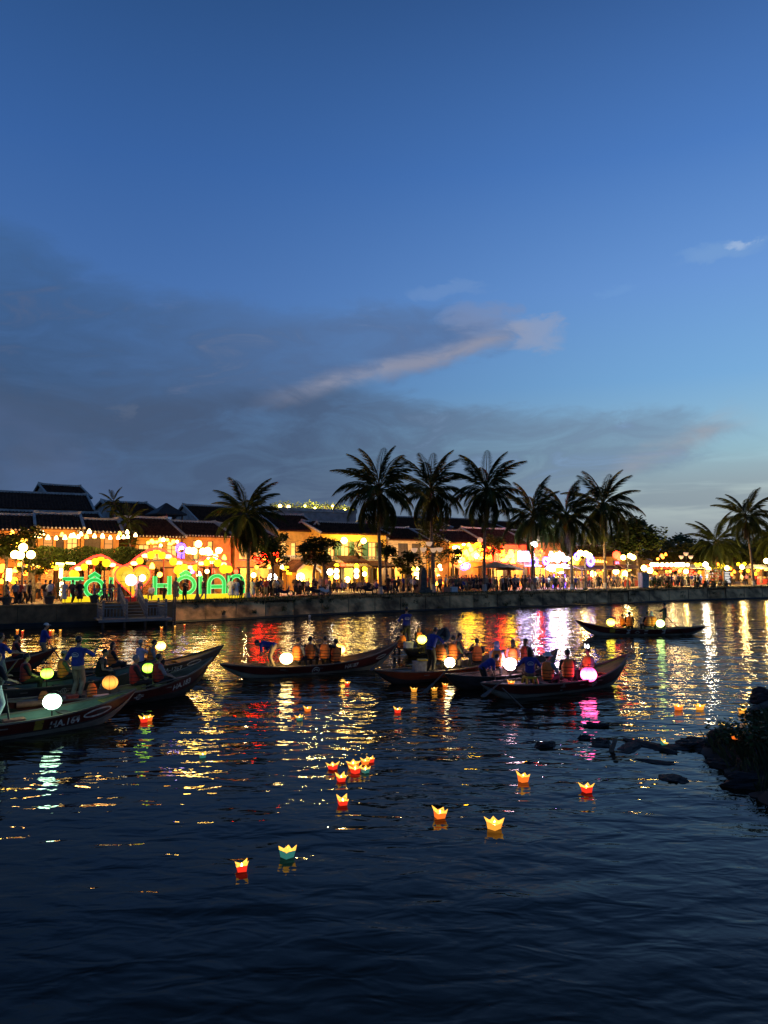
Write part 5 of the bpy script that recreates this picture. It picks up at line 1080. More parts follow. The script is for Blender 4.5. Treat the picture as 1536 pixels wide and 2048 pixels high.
# wavy red frame with big lanterns
wave = [(140, 1139), (152, 1133), (170, 1122), (188, 1113), (202, 1110), (215, 1116), (232, 1128), (246, 1133), (258, 1128), (276, 1113), (296, 1101), (312, 1096), (328, 1101), (348, 1113), (366, 1123), (380, 1127), (394, 1124), (410, 1115), (424, 1111), (438, 1116), (452, 1124), (462, 1130)]
WO = 5.0; wp = [A(x, y, WO) for x, y in wave]; r = empty('wave_frame', 'red lit wavy frame arching behind the green letters', 'light frame', bank(140, WO))
b = MB(); b.tube([q - r.location for q in wp], .085, 6); obj('upper_tube', b, M['neon_red'], r); b = MB(); b.tube([q - r.location + Vector((0, 0, -.28)) for q in wp], .06, 6); obj('lower_tube', b, M['neon_red'], r)
for j in range(0, len(wp), 3): q = wp[j] - r.location; b = MB(); b.tube([(q.x, q.y, q.z), (q.x, q.y, 0)], .05, 6); obj('post', b, M['redpaint'], r)
for i in range(29):
    x = lerp(146, 458, i/28); k = next(j for j in range(len(wave)-1) if wave[j][0] <= x <= wave[j+1][0]); y = lerp(wave[k][1], wave[k+1][1], (x-wave[k][0])/(wave[k+1][0]-wave[k][0]))
    hang('big squat yellow lantern hanging under the red wavy frame', 'squat lanterns of the wavy frame', A(x, y + (7.5 if i % 2 else 11), WO - (.3 if i % 2 else .6)), 'disc' if i % 2 else 'round', ('lan_big_yellow', 'lan_big_white')[i % 2 if i % 5 else 0], .27 if i % 2 else .28)
for x, y in ((149, 1150), (357, 1140), (362, 1150), (448, 1138)): hang('extra yellow lantern hanging low under the wavy frame', 'low lanterns under the wavy frame', A(x, y, 4.2), 'round', 'lan_big_yellow', .36)
cable('hidden feed cable behind the wavy frame', [A(150, 1140, 5.3), A(300, 1115, 5.3), A(455, 1135, 5.3)], .1, wash=60, wcol=(1, .30, .10), where=(0, -.9, -.4))
# ------------------------------------------------------------------ palms and trees
palm('big coconut palm with low green fronds right of the letter sign', 497, 2.0, 1026, 1.02, .0, 1, 33, 3, up=(82, -62))
palm('tall coconut palm leftmost of the three high ones', 761, 2.2, 977, 1.3, .01, 2, 31, 3)
palm('tall coconut palm in the middle of the three high ones', 867, 5, 978, 1.25, -.02, 3, 30, 3)
palm('tall coconut palm rightmost of the three high ones', 968, 3, 978, 1.32, .01, 4, 31, 3)
palm('coconut palm behind the lamp with the cold globe', 1063, 5, 1030, 1.25, .0, 5, 30, 3)
palm('leaning coconut palm with a lit trunk right of the bright gateway', 1142, 4, 1030, 1.28, -.07, 6, 30, 3)
palm('coconut palm with a stout pale trunk left of the big dark tree', 1208, 3.5, 1010, 1.42, .01, 7, 31, 3)
palm('tall coconut palm with a slanting lit trunk at the right edge', 1504, 3, 1032, 1.18, -.06, 8, 30, 3)
palm('bushy coconut palm left of the tall one at the right edge', 1432, 8, 1084, 1.22, .0, 9, 28, 3)
palm('half seen coconut palm cut by the right edge', 1552, 6, 1068, 1.4, .0, 10, 26, 3)
palm('small areca palm above the roofs left of the pavilion', 219, 16, 1004, .42, .0, 11, 18, 2, white=False, group='small palms between the roofs')
palm('small yellow green palm in front of the roofs left of the pavilion', 252, 13.5, 1040, .55, .0, 12, 20, 3, white=False, group='small palms between the roofs')
palm('low potted palm on the terrace at the end of the hedge', 262, 10.8, 1088, .26, .0, 13, 14, 0, base=Vector((*bank(262, 10.8)[:2], 4.2)), white=False, group='low potted palms')
palm('low potted palm in front of the glowing balcony windows', 716, 15.0, 1100, .42, .0, 14, 16, 0, base=Vector((*bank(716, 15.0)[:2], 4.3)), white=False, group='low potted palms')
palm('low palm lit from below at the far right edge', 1524, 9, 1104, .62, .0, 15, 20, 3, white=False)
tree('round leafy tree with two thin trunks before the yellow house', 638, 6, 1072, 1130, 100, 'leaf', .34, 2600, 16, 1, 2)
tree('dark leafy tree right of the leftmost big palm', 545, 6, 1060, 1135, 100, 'leaf', .34, 2400, 14, 2)
tree('sparse tree of long leaves in front of the cream house', 815, 8, 1102, 1150, 70, 'leaf2', .4, 1100, 12, 3)
tree('leafy tree between the yellow and the cream house', 772, 8, 1075, 1122, 46, 'leaf', .32, 1200, 8, 13)
tree('tall leafy tree behind the middle high palm', 868, 11, 1022, 1130, 80, 'leaf2', .32, 2600, 18, 4)
tree('fine leaved tree over the bar lights', 985, 12, 1068, 1116, 70, 'leaf2', .3, 1600, 12, 5)
tree('leafy tree beside the balcony of the orange bar', 905, 12, 1092, 1128, 56, 'leaf', .28, 1100, 10, 6)
tree('large dark tree with blunt upright limbs at the right', 1272, 12, 1034, 1118, 108, 'leaf', .5, 4200, 24, 7)
tree('light green tree behind the palms left of the large dark tree', 1170, 14, 1070, 1118, 110, 'leaf2', .36, 2600, 16, 8)
tree('low spreading tree behind the market lanterns', 1330, 16, 1082, 1126, 120, 'leaf2', .4, 3000, 18, 9)
tree('low dark tree beyond the market left of the bushy palm', 1392, 15, 1078, 1126, 80, 'leaf', .4, 2600, 14, 10)
tree('dark tree behind the right edge palms', 1460, 14, 1074, 1128, 120, 'leaf', .42, 3000, 16, 11)
tree('dark tree cut by the right edge', 1545, 14, 1062, 1128, 90, 'leaf', .42, 2600, 14, 12)
tree('tall thin columnar tree far behind the market', 1363, 40, 1070, 1100, 14, 'leaf', .5, 420, 6, 14, group='far columnar trees'); tree('shorter columnar tree far behind the market', 1378, 42, 1074, 1100, 16, 'leaf', .5, 420, 6, 15, group='far columnar trees'); tree('rounded far tree right of the columnar trees', 1402, 42, 1076, 1104, 34, 'leaf', .5, 700, 8, 16, group='far columnar trees')
tree('leafy tree hung with yellow lanterns at the left edge', 14, 7, 1062, 1120, 110, 'leaf2', .3, 2600, 18, 17)
tree('slender branch tree beside the lamp of glaring globes', 62, 6.5, 1046, 1100, 46, 'leaf2', .3, 700, 8, 18)
tree('low tree under the lamp with glaring globes', 70, 6, 1112, 1150, 80, 'leaf2', .28, 1300, 10, 19)
fw = MB(); r4 = random.Random(9)
for i in range(9000):
    px = r4.uniform(1100, 1760); q = bank(px, r4.uniform(34, 50)); h = 8.2 + 2.0*math.sin(px*.021) + 1.4*math.sin(px*.07); z = r4.uniform(0, 1)**.6*h; s = r4.uniform(.5, 1.1); a = r4.uniform(0, 6.28); d = Vector((math.cos(a), math.sin(a), r4.uniform(-.6, .6)))*s; e = Vector((-math.sin(a), math.cos(a), .6))*s*.4; c = Vector((q.x, q.y, GZ + z)); fw.add([c, c+d*.5+e, c+d, c+d*.5-e], [(0, 1, 2), (0, 2, 3)])
tag(obj('far_wood', fw, M['leaf']), kind='stuff')

# ------------------------------------------------------------------ wooden landing with stairs
a0, rz, Wd = place(211, 336, -3.0); d0 = Vector((a0.x, a0.y, 0)); dk = empty('landing_stage', 'grey wooden landing stage with railings and a short stair to the quay', 'landing stage', d0, rz)
zd = zy(1240, a0.y); Dp = 2.75
for j in range(15): b = MB(); b.box(-.25, Wd+.35, Dp*j/15+.008, Dp*(j+1)/15-.008, zd-.07, zd); obj('deck_board', b, M['greywood'], dk)
b = MB(); b.box(-.28, Wd+.38, -.07, -.004, zd-.16, zd+.01); obj('fascia', b, M['greywood'], dk)
for x in (0, Wd*.33, Wd*.66, Wd):
    for y in (.12, Dp-.15): b = MB(); b.tube([(x, y, -1.6), (x, y, zd-.07)], .09, 7); obj('pile', b, M['darkwood'], dk)
xs0, xs1 = Wd*.37, Wd*.68
def rail(x0, x1, y0, y1, z0, z1, bal=True, hgt=.92):
    L = math.hypot(x1-x0, y1-y0); n = max(int(L/.2), 2)
    for zz, w_ in ((hgt, .09), (hgt-.2, .06), (.12, .06)): b = MB(); b.beam((x0, y0, z0+zz), (x1, y1, z1+zz), w_); obj('rail', b, M['greywood'], dk)
    for p_, q_, z_ in ((x0, y0, z0), (x1, y1, z1)):
        b = MB(); b.lathe([(.065, 0), (.065, hgt+.12), (.04, hgt+.16), (.085, hgt+.25), (.05, hgt+.34)], 8); obj('newel', b, M['greywood'], dk, (p_, q_, z_))
    if bal:
        m = MB(); m.box(-.025, .025, -.02, .02, 0, hgt-.32); me = m.mesh('baluster', M['greywood'])
        for j in range(1, n): t = j/n; link('baluster', me, dk, (lerp(x0, x1, t), lerp(y0, y1, t), lerp(z0, z1, t)+.12))
rail(0, xs0-.02, .1, .1, zd, zd); rail(xs1+.02, Wd, .1, .1, zd, zd); rail(0, 0, .35, Dp-.1, zd, zd, hgt=.9); rail(Wd, Wd, .35, Dp-.1, zd, zd, hgt=.9)
for j in range(6):
    t = j/5; b = MB(); b.box(xs0, xs1, .45 + t*2.6, .45 + t*2.6 + .36, zd + .03 + t*(GZ+.1-zd-.03) - .05, zd + .03 + t*(GZ+.1-zd-.03)); obj('step', b, M['greywood'], dk)
    b = MB(); b.box(xs0, xs1, .45+t*2.6+.30, .45+t*2.6+.33, zd - .1 + t*(GZ-zd), zd + t*(GZ+.1-zd)); obj('riser', b, M['wood'], dk)
rail(xs0, xs0, .45, 3.2, zd+.05, GZ+.12); rail(xs1, xs1, .45, 3.2, zd+.05, GZ+.12)
for x0, x1 in ((-.2, xs0-.1), ):
    rail(x0, x1, 3.25, 3.25, GZ+.1, GZ+.1)
for x, y, h in ((Wd+.75, 1.4, 3.0), (Wd+.95, 1.7, 3.2)):
    b = MB(); b.tube([(0, 0, -1.2), (.02, 0, h)], .05, 6); q = Vector((d0.x + math.cos(rz)*x - math.sin(rz)*y, d0.y + math.sin(rz)*x + math.cos(rz)*y, 0)); tag(obj('mooring_post', b, M['wood'], None, q), 'thin wooden mooring pole right of the landing', 'post', 'mooring poles beside the landing')
for lb, px in (('round planter pot on the quay edge at the left', 18), ('round planter pot on the quay edge below the white handbag couple', 103), ('round planter pot on the quay edge left of the landing', 192)):
    p = bank(px, .22, GZ+.1); b = MB(); b.lathe([(.2, 0), (.24, .05), (.3, .36), (.36, .42), (.36, .5), (.30, .5), (.27, .42)], 12); o = tag(obj('planter', b, M['stone'], None, p, smooth=True), lb, 'planter')
    b = MB(); r_ = random.Random(px); leaf_cloud(b, (0, 0, .5), (.22, .22, .12), 60, .14, r_); obj('plant', b, M['leaf'], o)
for i, px in enumerate((1390, 1407, 1424, 1448)):
    p = bank(px, 1.15, GZ+.03); b = MB(); b.lathe([(.2, 0), (.24, .05), (.32, .42), (.38, .5), (.30, .5)], 12); o = tag(obj('planter', b, M['stone'], None, p, smooth=True), 'dark planter pot on the bank edge before the souvenir rack', 'planter', 'planters before the souvenir rack'); b = MB(); leaf_cloud(b, (0, 0, .62), (.3, .3, .2), 80, .2, random.Random(px)); obj('plant', b, M['leaf'], o)

# ------------------------------------------------------------------ street furniture
p = bank(1285, 2.6); rz = place(1280, 1290, 2.6)[1]; r = empty('utility_cabinet', 'grey upright utility cabinet on the bank before the market', 'cabinet', p, rz); b = MB(); b.box(-.62, .62, -.3, .3, .1, 1.72); obj('body', b, M['cabinet'], r); b = MB(); b.box(-.7, .7, -.36, .36, 1.72, 1.8); obj('cap', b, M['cabinet'], r); b = MB(); b.box(-.7, .7, -.36, .36, 0, .1); obj('plinth', b, M['concrete'], r)
for x in (-.3, .3): b = MB(); b.box(x-.27, x+.27, -.325, -.302, .2, 1.62); o = obj('door', b, M['cabinet'], r); q = MB(); q.box(x-.03, x+.03, -.35, -.326, .85, 1.0); obj('handle', q, M['iron'], o)
bush('clipped grey green bush right of the utility cabinet', bank(1308, 2.8), 1.5, 1.2, 500, .2, 'leaf', 4); bush('low dark bush on the bank right of the clipped bush', bank(1330, 2.4), 1.2, .5, 240, .2, 'leaf', 5)
p = bank(845, 2.6); r = empty('stone_stele', 'dark stone stele on a stepped plinth between two lamps', 'monument', p, place(840, 850, 2.6)[1]); b = MB(); b.box(-.75, .75, -.5, .5, 0, .35); obj('plinth', b, M['stone'], r); b = MB(); b.box(-.55, .55, -.38, .38, .35, .6); obj('step', b, M['stone'], r); b = MB(); b.rings([[(x, y, z) for x, y in ((-w_, -.22), (w_, -.22), (w_, .22), (-w_, .22))] for z, w_ in ((.6, .36), (1.9, .32), (2.3, .22), (2.45, .06))]); obj('slab', b, M['stone'], r)
for px, mk, lb in ((893, 'brickpad', 'orange cardboard box on the kerb before the orange bar'), (905, 'white', 'white box on the kerb beside the orange cardboard box')):
    p = bank(px, 2.9); r = empty('box', lb, 'box', p, place(890, 900, 2.9)[1]); b = MB(); b.box(-.45, .45, -.2, .2, 0, .52); obj('body', b, M[mk], r); b = MB(); b.box(-.47, .47, -.22, .22, .522, .57); obj('lid', b, M[mk], r)
def aframe(label, px, off):
    p = bank(px, off); r = empty('notice_board', label, 'notice board', p, place(px, px+6, off)[1]); b = MB(); b.box(-.62, .62, -.04, .04, .35, 2.0); obj('board', b, M['greycloth'], r)
    for j in range(7): b = MB(); b.box(-.5, .5 - .12*(j % 3), -.06, -.042, .5 + .2*j, .6 + .2*j); obj('stripe', b, M['glow_stripe'], r)
    for x in (-.58, .58): b = MB(); b.box(x-.04, x+.04, -.05, .05, 0, .35); obj('leg', b, M['iron'], r)
gl('glow_stripe', (1, .95, .85), 1.1)  # notice board stripes: a glow of their own put into the white
aframe('striped white notice board facing the river at the right', 1452, 4)
p = bank(1424, 5); r = empty('souvenir_rack', 'wide souvenir rack with rows of small bright goods', 'market stall', p, place(1405, 1445, 5)[1]); r5 = random.Random(2)
for x in (-1.15, 1.15): b = MB(); b.box(x-.04, x+.04, -.3, .3, 0, 2.1); obj('upright', b, M['wood'], r)
for j in range(5):
    b = MB(); b.box(-1.1, 1.1, -.28, .28, .3 + .4*j, .33 + .4*j); s = obj('shelf', b, M['wood'], r)
    for k in range(9): b = MB(); b.ell((-1 + k*.25, -.12, .335 + .4*j + .12), (.09, .09, .12), 6, 5); obj('souvenir', b, M[r5.choice(('vest', 'cream', 'white', 'brickpad', 'redvest', 'yplastic'))], s)
b = MB(); b.box(-1.3, 1.3, -.5, .4, 2.1, 2.16); obj('roof_board', b, M['wood'], r)
def stall(label, px, off, w, mk, group='canvas market stalls'):
    p = bank(px, off); r = empty('market_stall', label, 'market stall', p, place(px, px+6, off)[1], group); h = 2.3
    for x in (-w/2, w/2):
        for y in (-.7, .7): b = MB(); b.tube([(x, y, 0), (x, y, h)], .03, 5); obj('post', b, M['iron'], r)
    b = MB(); b.rings([[(x, -.9, h), (x, 0, h+.5), (x, .9, h), (x, .9, h-.05), (x, 0, h+.45), (x, -.9, h-.05)] for x in (-w/2-.15, w/2+.15)]); obj('canopy', b, M[mk], r)
    b = MB(); b.box(-w/2, w/2, -.6, .5, .8, .86); obj('counter', b, M['wood'], r); b = MB(); b.quad((-w/2, -.61, .05), (w/2, -.61, .05), (w/2, -.61, .8), (-w/2, -.61, .8)); obj('skirt', b, M['redvest'], r)
    for k in range(int(w/.3)): b = MB(); b.ell((-w/2 + .2 + k*.3, -.15, 1.0), (.11, .11, .14), 6, 5); obj('goods', b, M[r5.choice(('vest', 'cream', 'white', 'yplastic', 'pinkcloth'))], r)
stall('market stall with a brown canopy left of the utility cabinet', 1252, 8, 3.2, 'brown'); stall('market stall with a red canopy right of the utility cabinet', 1312, 9, 3.0, 'redvest'); stall('market stall with an ochre canopy in the middle of the market crowd', 1350, 9, 3.2, 'yellow'); stall('market stall with a white canopy under the row of round lanterns', 1385, 9, 2.6, 'white'); stall('market stall with a white canopy at the right edge', 1512, 7, 3.4, 'white'); stall('bright stall with a pale canopy in the lit gateway', 1117, 10.5, 3.0, 'white')
p = bank(992, 8); r = empty('parasol', 'wide dark parasol over the bar tables', 'parasol', p); zt = zy(1124, p.y) - GZ; b = MB(); b.lathe([(2.5, zt-.65), (2.52, zt-.6), (1.3, zt-.28), (.05, zt)], 12); obj('canopy', b, M['brown'], r); b = MB(); b.tube([(0, 0, 0), (0, 0, zt)], .04, 6); obj('pole', b, M['iron'], r); b = MB(); b.lathe([(.35, 0), (.35, .08)], 10); obj('base', b, M['concrete'], r)
p = bank(1018, 9); r = empty('parasol', 'second dark parasol right of the wide one', 'parasol', p); b = MB(); b.lathe([(1.7, zt-.9), (1.72, zt-.85), (.9, zt-.5), (.05, zt-.2)], 12); obj('canopy', b, M['brown'], r); b = MB(); b.tube([(0, 0, 0), (0, 0, zt-.25)], .04, 6); obj('pole', b, M['iron'], r)
def motorbike(label, px, off, rz, body):
    p = bank(px, off); r = empty('motorbike', label, 'motorbike', p, rz, 'motorbikes parked on the promenade')
    for x in (-.6, .6):
        b = MB(); b.tube([(x + .25*math.cos(t), 0, .28 + .25*math.sin(t)) for t in [2*math.pi*j/14 for j in range(14)]], .05, 6, closed=True); o = obj('wheel', b, M['rubber'], r, smooth=True); b = MB(); b.tube([(x + .19*math.cos(t), 0, .28 + .19*math.sin(t)) for t in [2*math.pi*j/12 for j in range(12)]], .015, 4, closed=True)
        for j in range(5): t = 2*math.pi*j/5; b.tube([(x, 0, .28), (x + .19*math.cos(t), 0, .28 + .19*math.sin(t))], .012, 4)
        obj('rim', b, M['steel'], o)
    b = MB(); b.rings([[(x, -w_, z0), (x, w_, z0), (x, w_, z1), (x, -w_, z1)] for x, w_, z0, z1 in ((-.75, .08, .55, .68), (-.35, .14, .38, .72), (.0, .12, .28, .5), (.3, .13, .3, .55), (.45, .09, .4, .85))]); obj('body', b, M[body], r)
    b = MB(); b.rings([[(x, -w_, z0), (x, w_, z0), (x, w_, z1), (x, -w_, z1)] for x, w_, z0, z1 in ((-.72, .1, .70, .76), (-.3, .14, .72, .82), (.05, .1, .66, .74))]); obj('seat', b, M['black'], r)
    b = MB(); b.tube([(.6, 0, .28), (.42, 0, .95)], .03, 6); b.tube([(.36, -.33, 1.0), (.44, 0, .97), (.36, .33, 1.0)], .018, 5); obj('handlebar', b, M['steel'], r); b = MB(); b.ell((.5, 0, .86), (.07, .08, .08), 8, 6); obj('headlight', b, M['white'], r)
    b = MB(); b.tube([(.32, -.3, 1.0), (.3, -.34, 1.16)], .01, 4); b.ell((.3, -.34, 1.2), (.02, .06, .04), 6, 5); obj('mirror', b, M['steel'], r); return r
for args in (('dark motorbike parked at the left edge of the quay', 6, 1.8, .5, 'black'), ('dark scooter parked right of the leftmost big palm', 568, 3.4, .4, 'navy'), ('motorbike parked under the twin trunk tree, left one', 632, 3.2, .7, 'black'), ('white fronted motorbike parked under the twin trunk tree', 650, 3.3, .9, 'white'), ('motorbike parked before the yellow house, beside the high palm', 738, 3.4, .5, 'black'), ('motorbike behind the palm foot left of the stele', 775, 3.6, .6, 'navy')): motorbike(*args)
def table(label, px, off):
    p = bank(px, off); r = empty('cafe_table', label, 'table', p, 0, 'cafe tables on the promenade'); b = MB(); b.lathe([(.36, .70), (.36, .73)], 12); obj('table_top', b, M['wood'], r); b = MB(); b.tube([(0, 0, .02), (0, 0, .7)], .03, 6); obj('pedestal', b, M['iron'], r); b = MB(); b.lathe([(.24, 0), (.24, .03)], 10); obj('foot', b, M['iron'], r)
def chair(label, px, off, rz, group):
    p = bank(px, off); r = empty('cafe_chair', label, 'chair', p, rz, group); b = MB(); b.box(-.2, .2, -.2, .2, .42, .45); obj('seat', b, M['wood'], r); b = MB(); b.box(-.2, .2, .17, .2, .5, .85); obj('backrest', b, M['wood'], r)
    for x in (-.17, .17):
        for y in (-.17, .17): b = MB(); b.box(x-.02, x+.02, y-.02, y+.02, 0, .42 if y < 0 else .86); obj('leg', b, M['wood'], r)
for i, px in enumerate((690, 703, 716, 672, 615, 600)): table('small round cafe table before the yellow houses', px, 8.5 + (i % 2))
for i, px in enumerate((684, 696, 699, 709, 712, 722, 668, 678, 594, 606, 611, 620)): chair('wooden cafe chair before the yellow houses', px, 8 + (i % 3)*.9, i*1.3, 'cafe chairs before the yellow houses')
for i, px in enumerate((915, 928, 941, 955, 972, 985)): table('small round table of the orange bar', px, 6.5 + (i % 2)); chair('wooden chair at the tables of the orange bar', px + 5, 6.2 + (i % 3)*.8, i*1.1, 'chairs of the orange bar')

# ------------------------------------------------------------------ the crowd on the promenade
S0 = [(-.22, .05, -.05), (.22, .05, -.05)]
LO = [person('', (0, 0, 0), lo=True, hands=S0, step=.08), person('', (0, 0, 0), lo=True, hands=[(-.18, .25, .12), (.24, 0, -.05)], step=.22, sleeves=1.0), person('', (0, 0, 0), lo=True, hands=[(-.1, .3, .30), (.12, .3, .32)], fem=True, longhair=True),
      person('', (0, 0, 0), lo=True, hands=S0, fem=True, skirt=.55, longhair=True), person('', (0, 0, 0), lo=True, hands=[(-.24, -.05, -.02), (.2, .28, .55)], step=-.18), person('', (0, 0, 0), lo=True, pose='sit'), person('', (0, 0, 0), lo=True, hands=S0, fem=True, skirt=.75, lean=4)]
COLS = ('navy', 'black', 'white', 'greycloth', 'brown', 'redvest', 'olive', 'khaki', 'blue', 'pinkcloth', 'cream')
def walker(label, px, off, v, face, top, legs, scale=1.0, group=None, dz=0, hair='hair'):
    p = bank(px, off); o = link('person', LO[v], None, (p.x, p.y, GZ + dz), (0, 0, -R(face)), scale)
    for i, m in ((1, top), (2, legs), (3, hair)): o.material_slots[i].link = 'OBJECT'; o.material_slots[i].material = M[m]
    return tag(o, label, 'person', group)
for a in (('person in a pale shirt walking at the left edge by the tall white lantern', 18, 2.4, 1, 60, 'brown', 'khaki'), ('person in a grey shirt at the left of the pair facing the shops', 35, 2.2, 0, 10, 'greycloth', 'black'), ('person in a dark red shirt beside the grey shirted one', 42, 2.2, 0, -20, 'redvest', 'black'),
          ('person in a pale top between the pair and the dark shirted walker', 53, 2.6, 4, 80, 'white', 'black'), ('person in dark clothes walking with one bent knee left of the lit panel', 63, 2.3, 1, 40, 'black', 'black'), ('person in dark shirt close behind the white handbag carrier', 94, 2.2, 0, 0, 'black', 'greycloth'),
          ('person in a white top with a pale handbag on the quay edge', 103, 1.6, 3, 15, 'white', 'black'), ('person in a white dress left of the letter T foot', 131, 2.2, 3, 170, 'white', 'white'), ('person in a dark shirt standing before the foot of the letter T', 148, 2.0, 0, 20, 'navy', 'black'), ('person in a short dark dress left of the first letter O', 163, 2.0, 3, 150, 'black', 'black'),
          ('person in dark clothes striding at the right of the first letter O', 211, 1.6, 1, 60, 'black', 'black'), ('person taking a picture before the first letter I', 224, 1.8, 2, 10, 'brown', 'black'), ('person in a long pale dress against the glaring heart lamp', 279, 1.5, 3, 170, 'pinkcloth', 'pinkcloth', 1.15), ('person sitting on the sign base left of the letter H', 306, 2.3, 5, 180, 'white', 'khaki', 1, None, .45),
          ('child in dark clothes inside the letter H', 331, 2.4, 0, 180, 'black', 'black', .72), ('person in a long tan dress before the second letter O', 354, 1.6, 3, 20, 'khaki', 'khaki', 1.08), ('person in black bending over a phone before the second letter O', 372, 1.7, 2, 180, 'black', 'black'), ('person kicking up one heel left of the letter A', 408, 1.6, 1, 70, 'black', 'greycloth', 1.05),
          ('person in a long white tunic right of the letter A', 463, 1.7, 3, 20, 'white', 'white', 1.05), ('person in a long white dress beside the one in black at the letter N', 474, 1.6, 3, 150, 'white', 'white'), ('person in a black suit before the letter N', 483, 1.6, 0, 10, 'black', 'black', 1.08), ('person in a white tunic beside the foot of the leftmost big palm', 506, 2.4, 3, 30, 'white', 'white'),
          ('person standing dark and tall before the bright shop counter', 592, 3.6, 0, 160, 'brown', 'black', 1.08), ('person in black standing beside the palm foot before the cream house', 776, 2.6, 1, 20, 'black', 'black', 1.1)): walker(*a)
r6 = random.Random(33); DRESS = dict(navy='navy clad', black='black clad', white='white shirted', greycloth='grey shirted', brown='brown shirted', redvest='red shirted', olive='olive shirted', khaki='khaki clad', blue='blue shirted', pinkcloth='pink shirted', cream='cream shirted')
def crowd(n, x0, x1, o0, o1, label, group, vs=(0, 1, 2, 3, 4, 6), tops=COLS, dz=0):
    for i in range(n):
        px = lerp(x0, x1, (i + r6.uniform(.1, .9))/n); tp = r6.choice(tops); v = r6.choice(vs); walker(('seated ' if v == 5 else '') + label.replace('person', DRESS[tp] + ' person', 1), px, r6.uniform(o0, o1), v, r6.uniform(-180, 180), tp, r6.choice(('black', 'navy', 'khaki', 'black')), r6.uniform(.92, 1.05), group, dz)
crowd(9, 70, 240, 5.5, 8.5, 'person strolling under the hedge balcony behind the sign', 'shoppers under the hedge balcony')
crowd(14, 512, 562, 3, 7, 'person in the knot between the leftmost big palm and the scooter', 'knot of people right of the leftmost big palm')
crowd(10, 598, 662, 4, 7.5, 'person in the group around the parked motorbikes', 'people by the parked motorbikes')
crowd(12, 664, 760, 5, 8, 'person at the cafe tables of the yellow house', 'seated cafe guests', (5,), dz=.45)
crowd(12, 783, 838, 3, 8, 'person in front of the yellow wall left of the stele', 'people left of the stele')
crowd(6, 852, 892, 5, 9, 'person passing behind the stone stele', 'people behind the stele')
crowd(20, 894, 966, 3.4, 8, 'person standing before the orange bar', 'crowd before the orange bar', tops=('black', 'navy', 'brown', 'olive', 'redvest'))
crowd(10, 906, 966, 5, 7, 'person at the tables of the orange bar', 'seated bar guests', (5,), dz=.45)
crowd(20, 968, 1062, 3.4, 8, 'person strolling under the dark parasol and the light board', 'people under the parasol and light board')
crowd(22, 1066, 1150, 3.2, 8, 'person in the crowd before the lit gateway', 'crowd before the lit gateway')
crowd(22, 1152, 1268, 3.2, 8, 'person in the crowd along the dark pavilion', 'crowd along the dark pavilion')
crowd(36, 1298, 1400, 2.8, 7.5, 'person in the market crowd under the row of round lanterns', 'market crowd under the round lanterns')
crowd(12, 1402, 1540, 4, 8, 'person strolling between the stalls at the right end', 'people at the right end')
# ------------------------------------------------------------------ boats on the river
def T2(px, py, z): return W(px, py, z)
def fr(A, B, px, yl=-.55):                  # how far along a boat (0..1) the near side crosses a picture column
    A, B = Vector(A[:2]), Vector(B[:2]); d = (B-A); L = d.length; u = d/L; v = Vector((-u.y, u.x)); kx = (px-768)/FOC; q = A + v*yl
    return (kx*q.y - q.x)/(u.x - kx*u.y)/L
def P(b, px, y, z):
    a = b.rotation_euler.z; A0 = Vector((b.location.x, b.location.y)); u = Vector((math.cos(a), math.sin(a)))
    return on_boat(b, fr(A0, A0+u, px, y), y, z)
A_, B_ = Vector((-11.2, 15.6)), T2(272, 1378, .75)
bA = boat('sampan numbered HA.164 in the front left with a pale green lantern', A_, B_, .6, .75, .62, .40, txt='HA.164', txt_x=fr(A_, B_, 143), txt_size=.235, eye=[('long', fr(A_, B_, 210), .16, .16)], inner='inner_green', thwarts=(.3, .46, .72), deck=[(.86, .99, 'inner_yellow')], patches=[(fr(A_, B_, 90), .2, 'inner_yellow')])
A_, B_ = Vector((-10.1, 19.2)), T2(425, 1315, 1.05)
bB = boat('sampan numbered HA.183 whose upturned bow points right in the left cluster', A_, B_, .55, 1.05, .60, .38, txt='HA.183', txt_x=fr(A_, B_, 375), txt_size=.22, eye=[('wheel', fr(A_, B_, 286), .17, .09)], upper='hull_red', lower='hull_dark', inner='inner', deck=[(.1, .36, 'wood')], thwarts=(.45, .58, .72))
A_, B_ = Vector((-12.3, 21.0)), Vector((-7.7, 25.6))
bC = boat('sampan numbered HA 844 in the middle of the left cluster with a yellow green lantern', A_, B_, .55, .85, .60, .38, txt='HA 844', txt_x=fr(A_, B_, 207), txt_size=.24, eye=[('wheel', fr(A_, B_, 137), .17, .10)], upper='hull_dark', lower='hull_dark', inner='inner_green', deck=[(.06, .3, 'wood')])
A_, B_ = Vector((-11.3, 24.5)), T2(447, 1290, .95)
bD = boat('sampan numbered HA 1267 with the long slender bow farthest back in the left cluster', A_, B_, .5, .95, .58, .42, txt='HA-1267', txt_x=fr(A_, B_, 350), txt_size=.22, eye=[('long', fr(A_, B_, 396), .13, .13)], inner='inner', upper='hull_dark', lower='hull_dark', deck=[(.72, .97, 'inner_yellow')])
bE = boat('sampan of the oarsman in the white cap behind the left cluster', Vector((-17.9, 25.7)), Vector((-12.9, 29.5)), .5, .8, .58, .38, inner='inner', upper='hull_red', lower='hull_dark')
A_, B_ = T2(440, 1328, .55), T2(795, 1288, .9)
bF = boat('dark red sampan numbered HA-87 alone in the middle with a cream lantern', A_, B_, .55, .95, .62, .36, txt='HA-87', txt_x=fr(A_, B_, 705), txt_size=.21, eye=[('swirl', fr(A_, B_, 634), .20, .15), ('long', fr(A_, B_, 768), .18, .10)])
bG = boat('dark sampan seen end on behind the central group', Vector((.95, 32.4)), Vector((3.2, 38.9)), .42, .8, .74, .36, upper='hull_dark', lower='hull_dark')
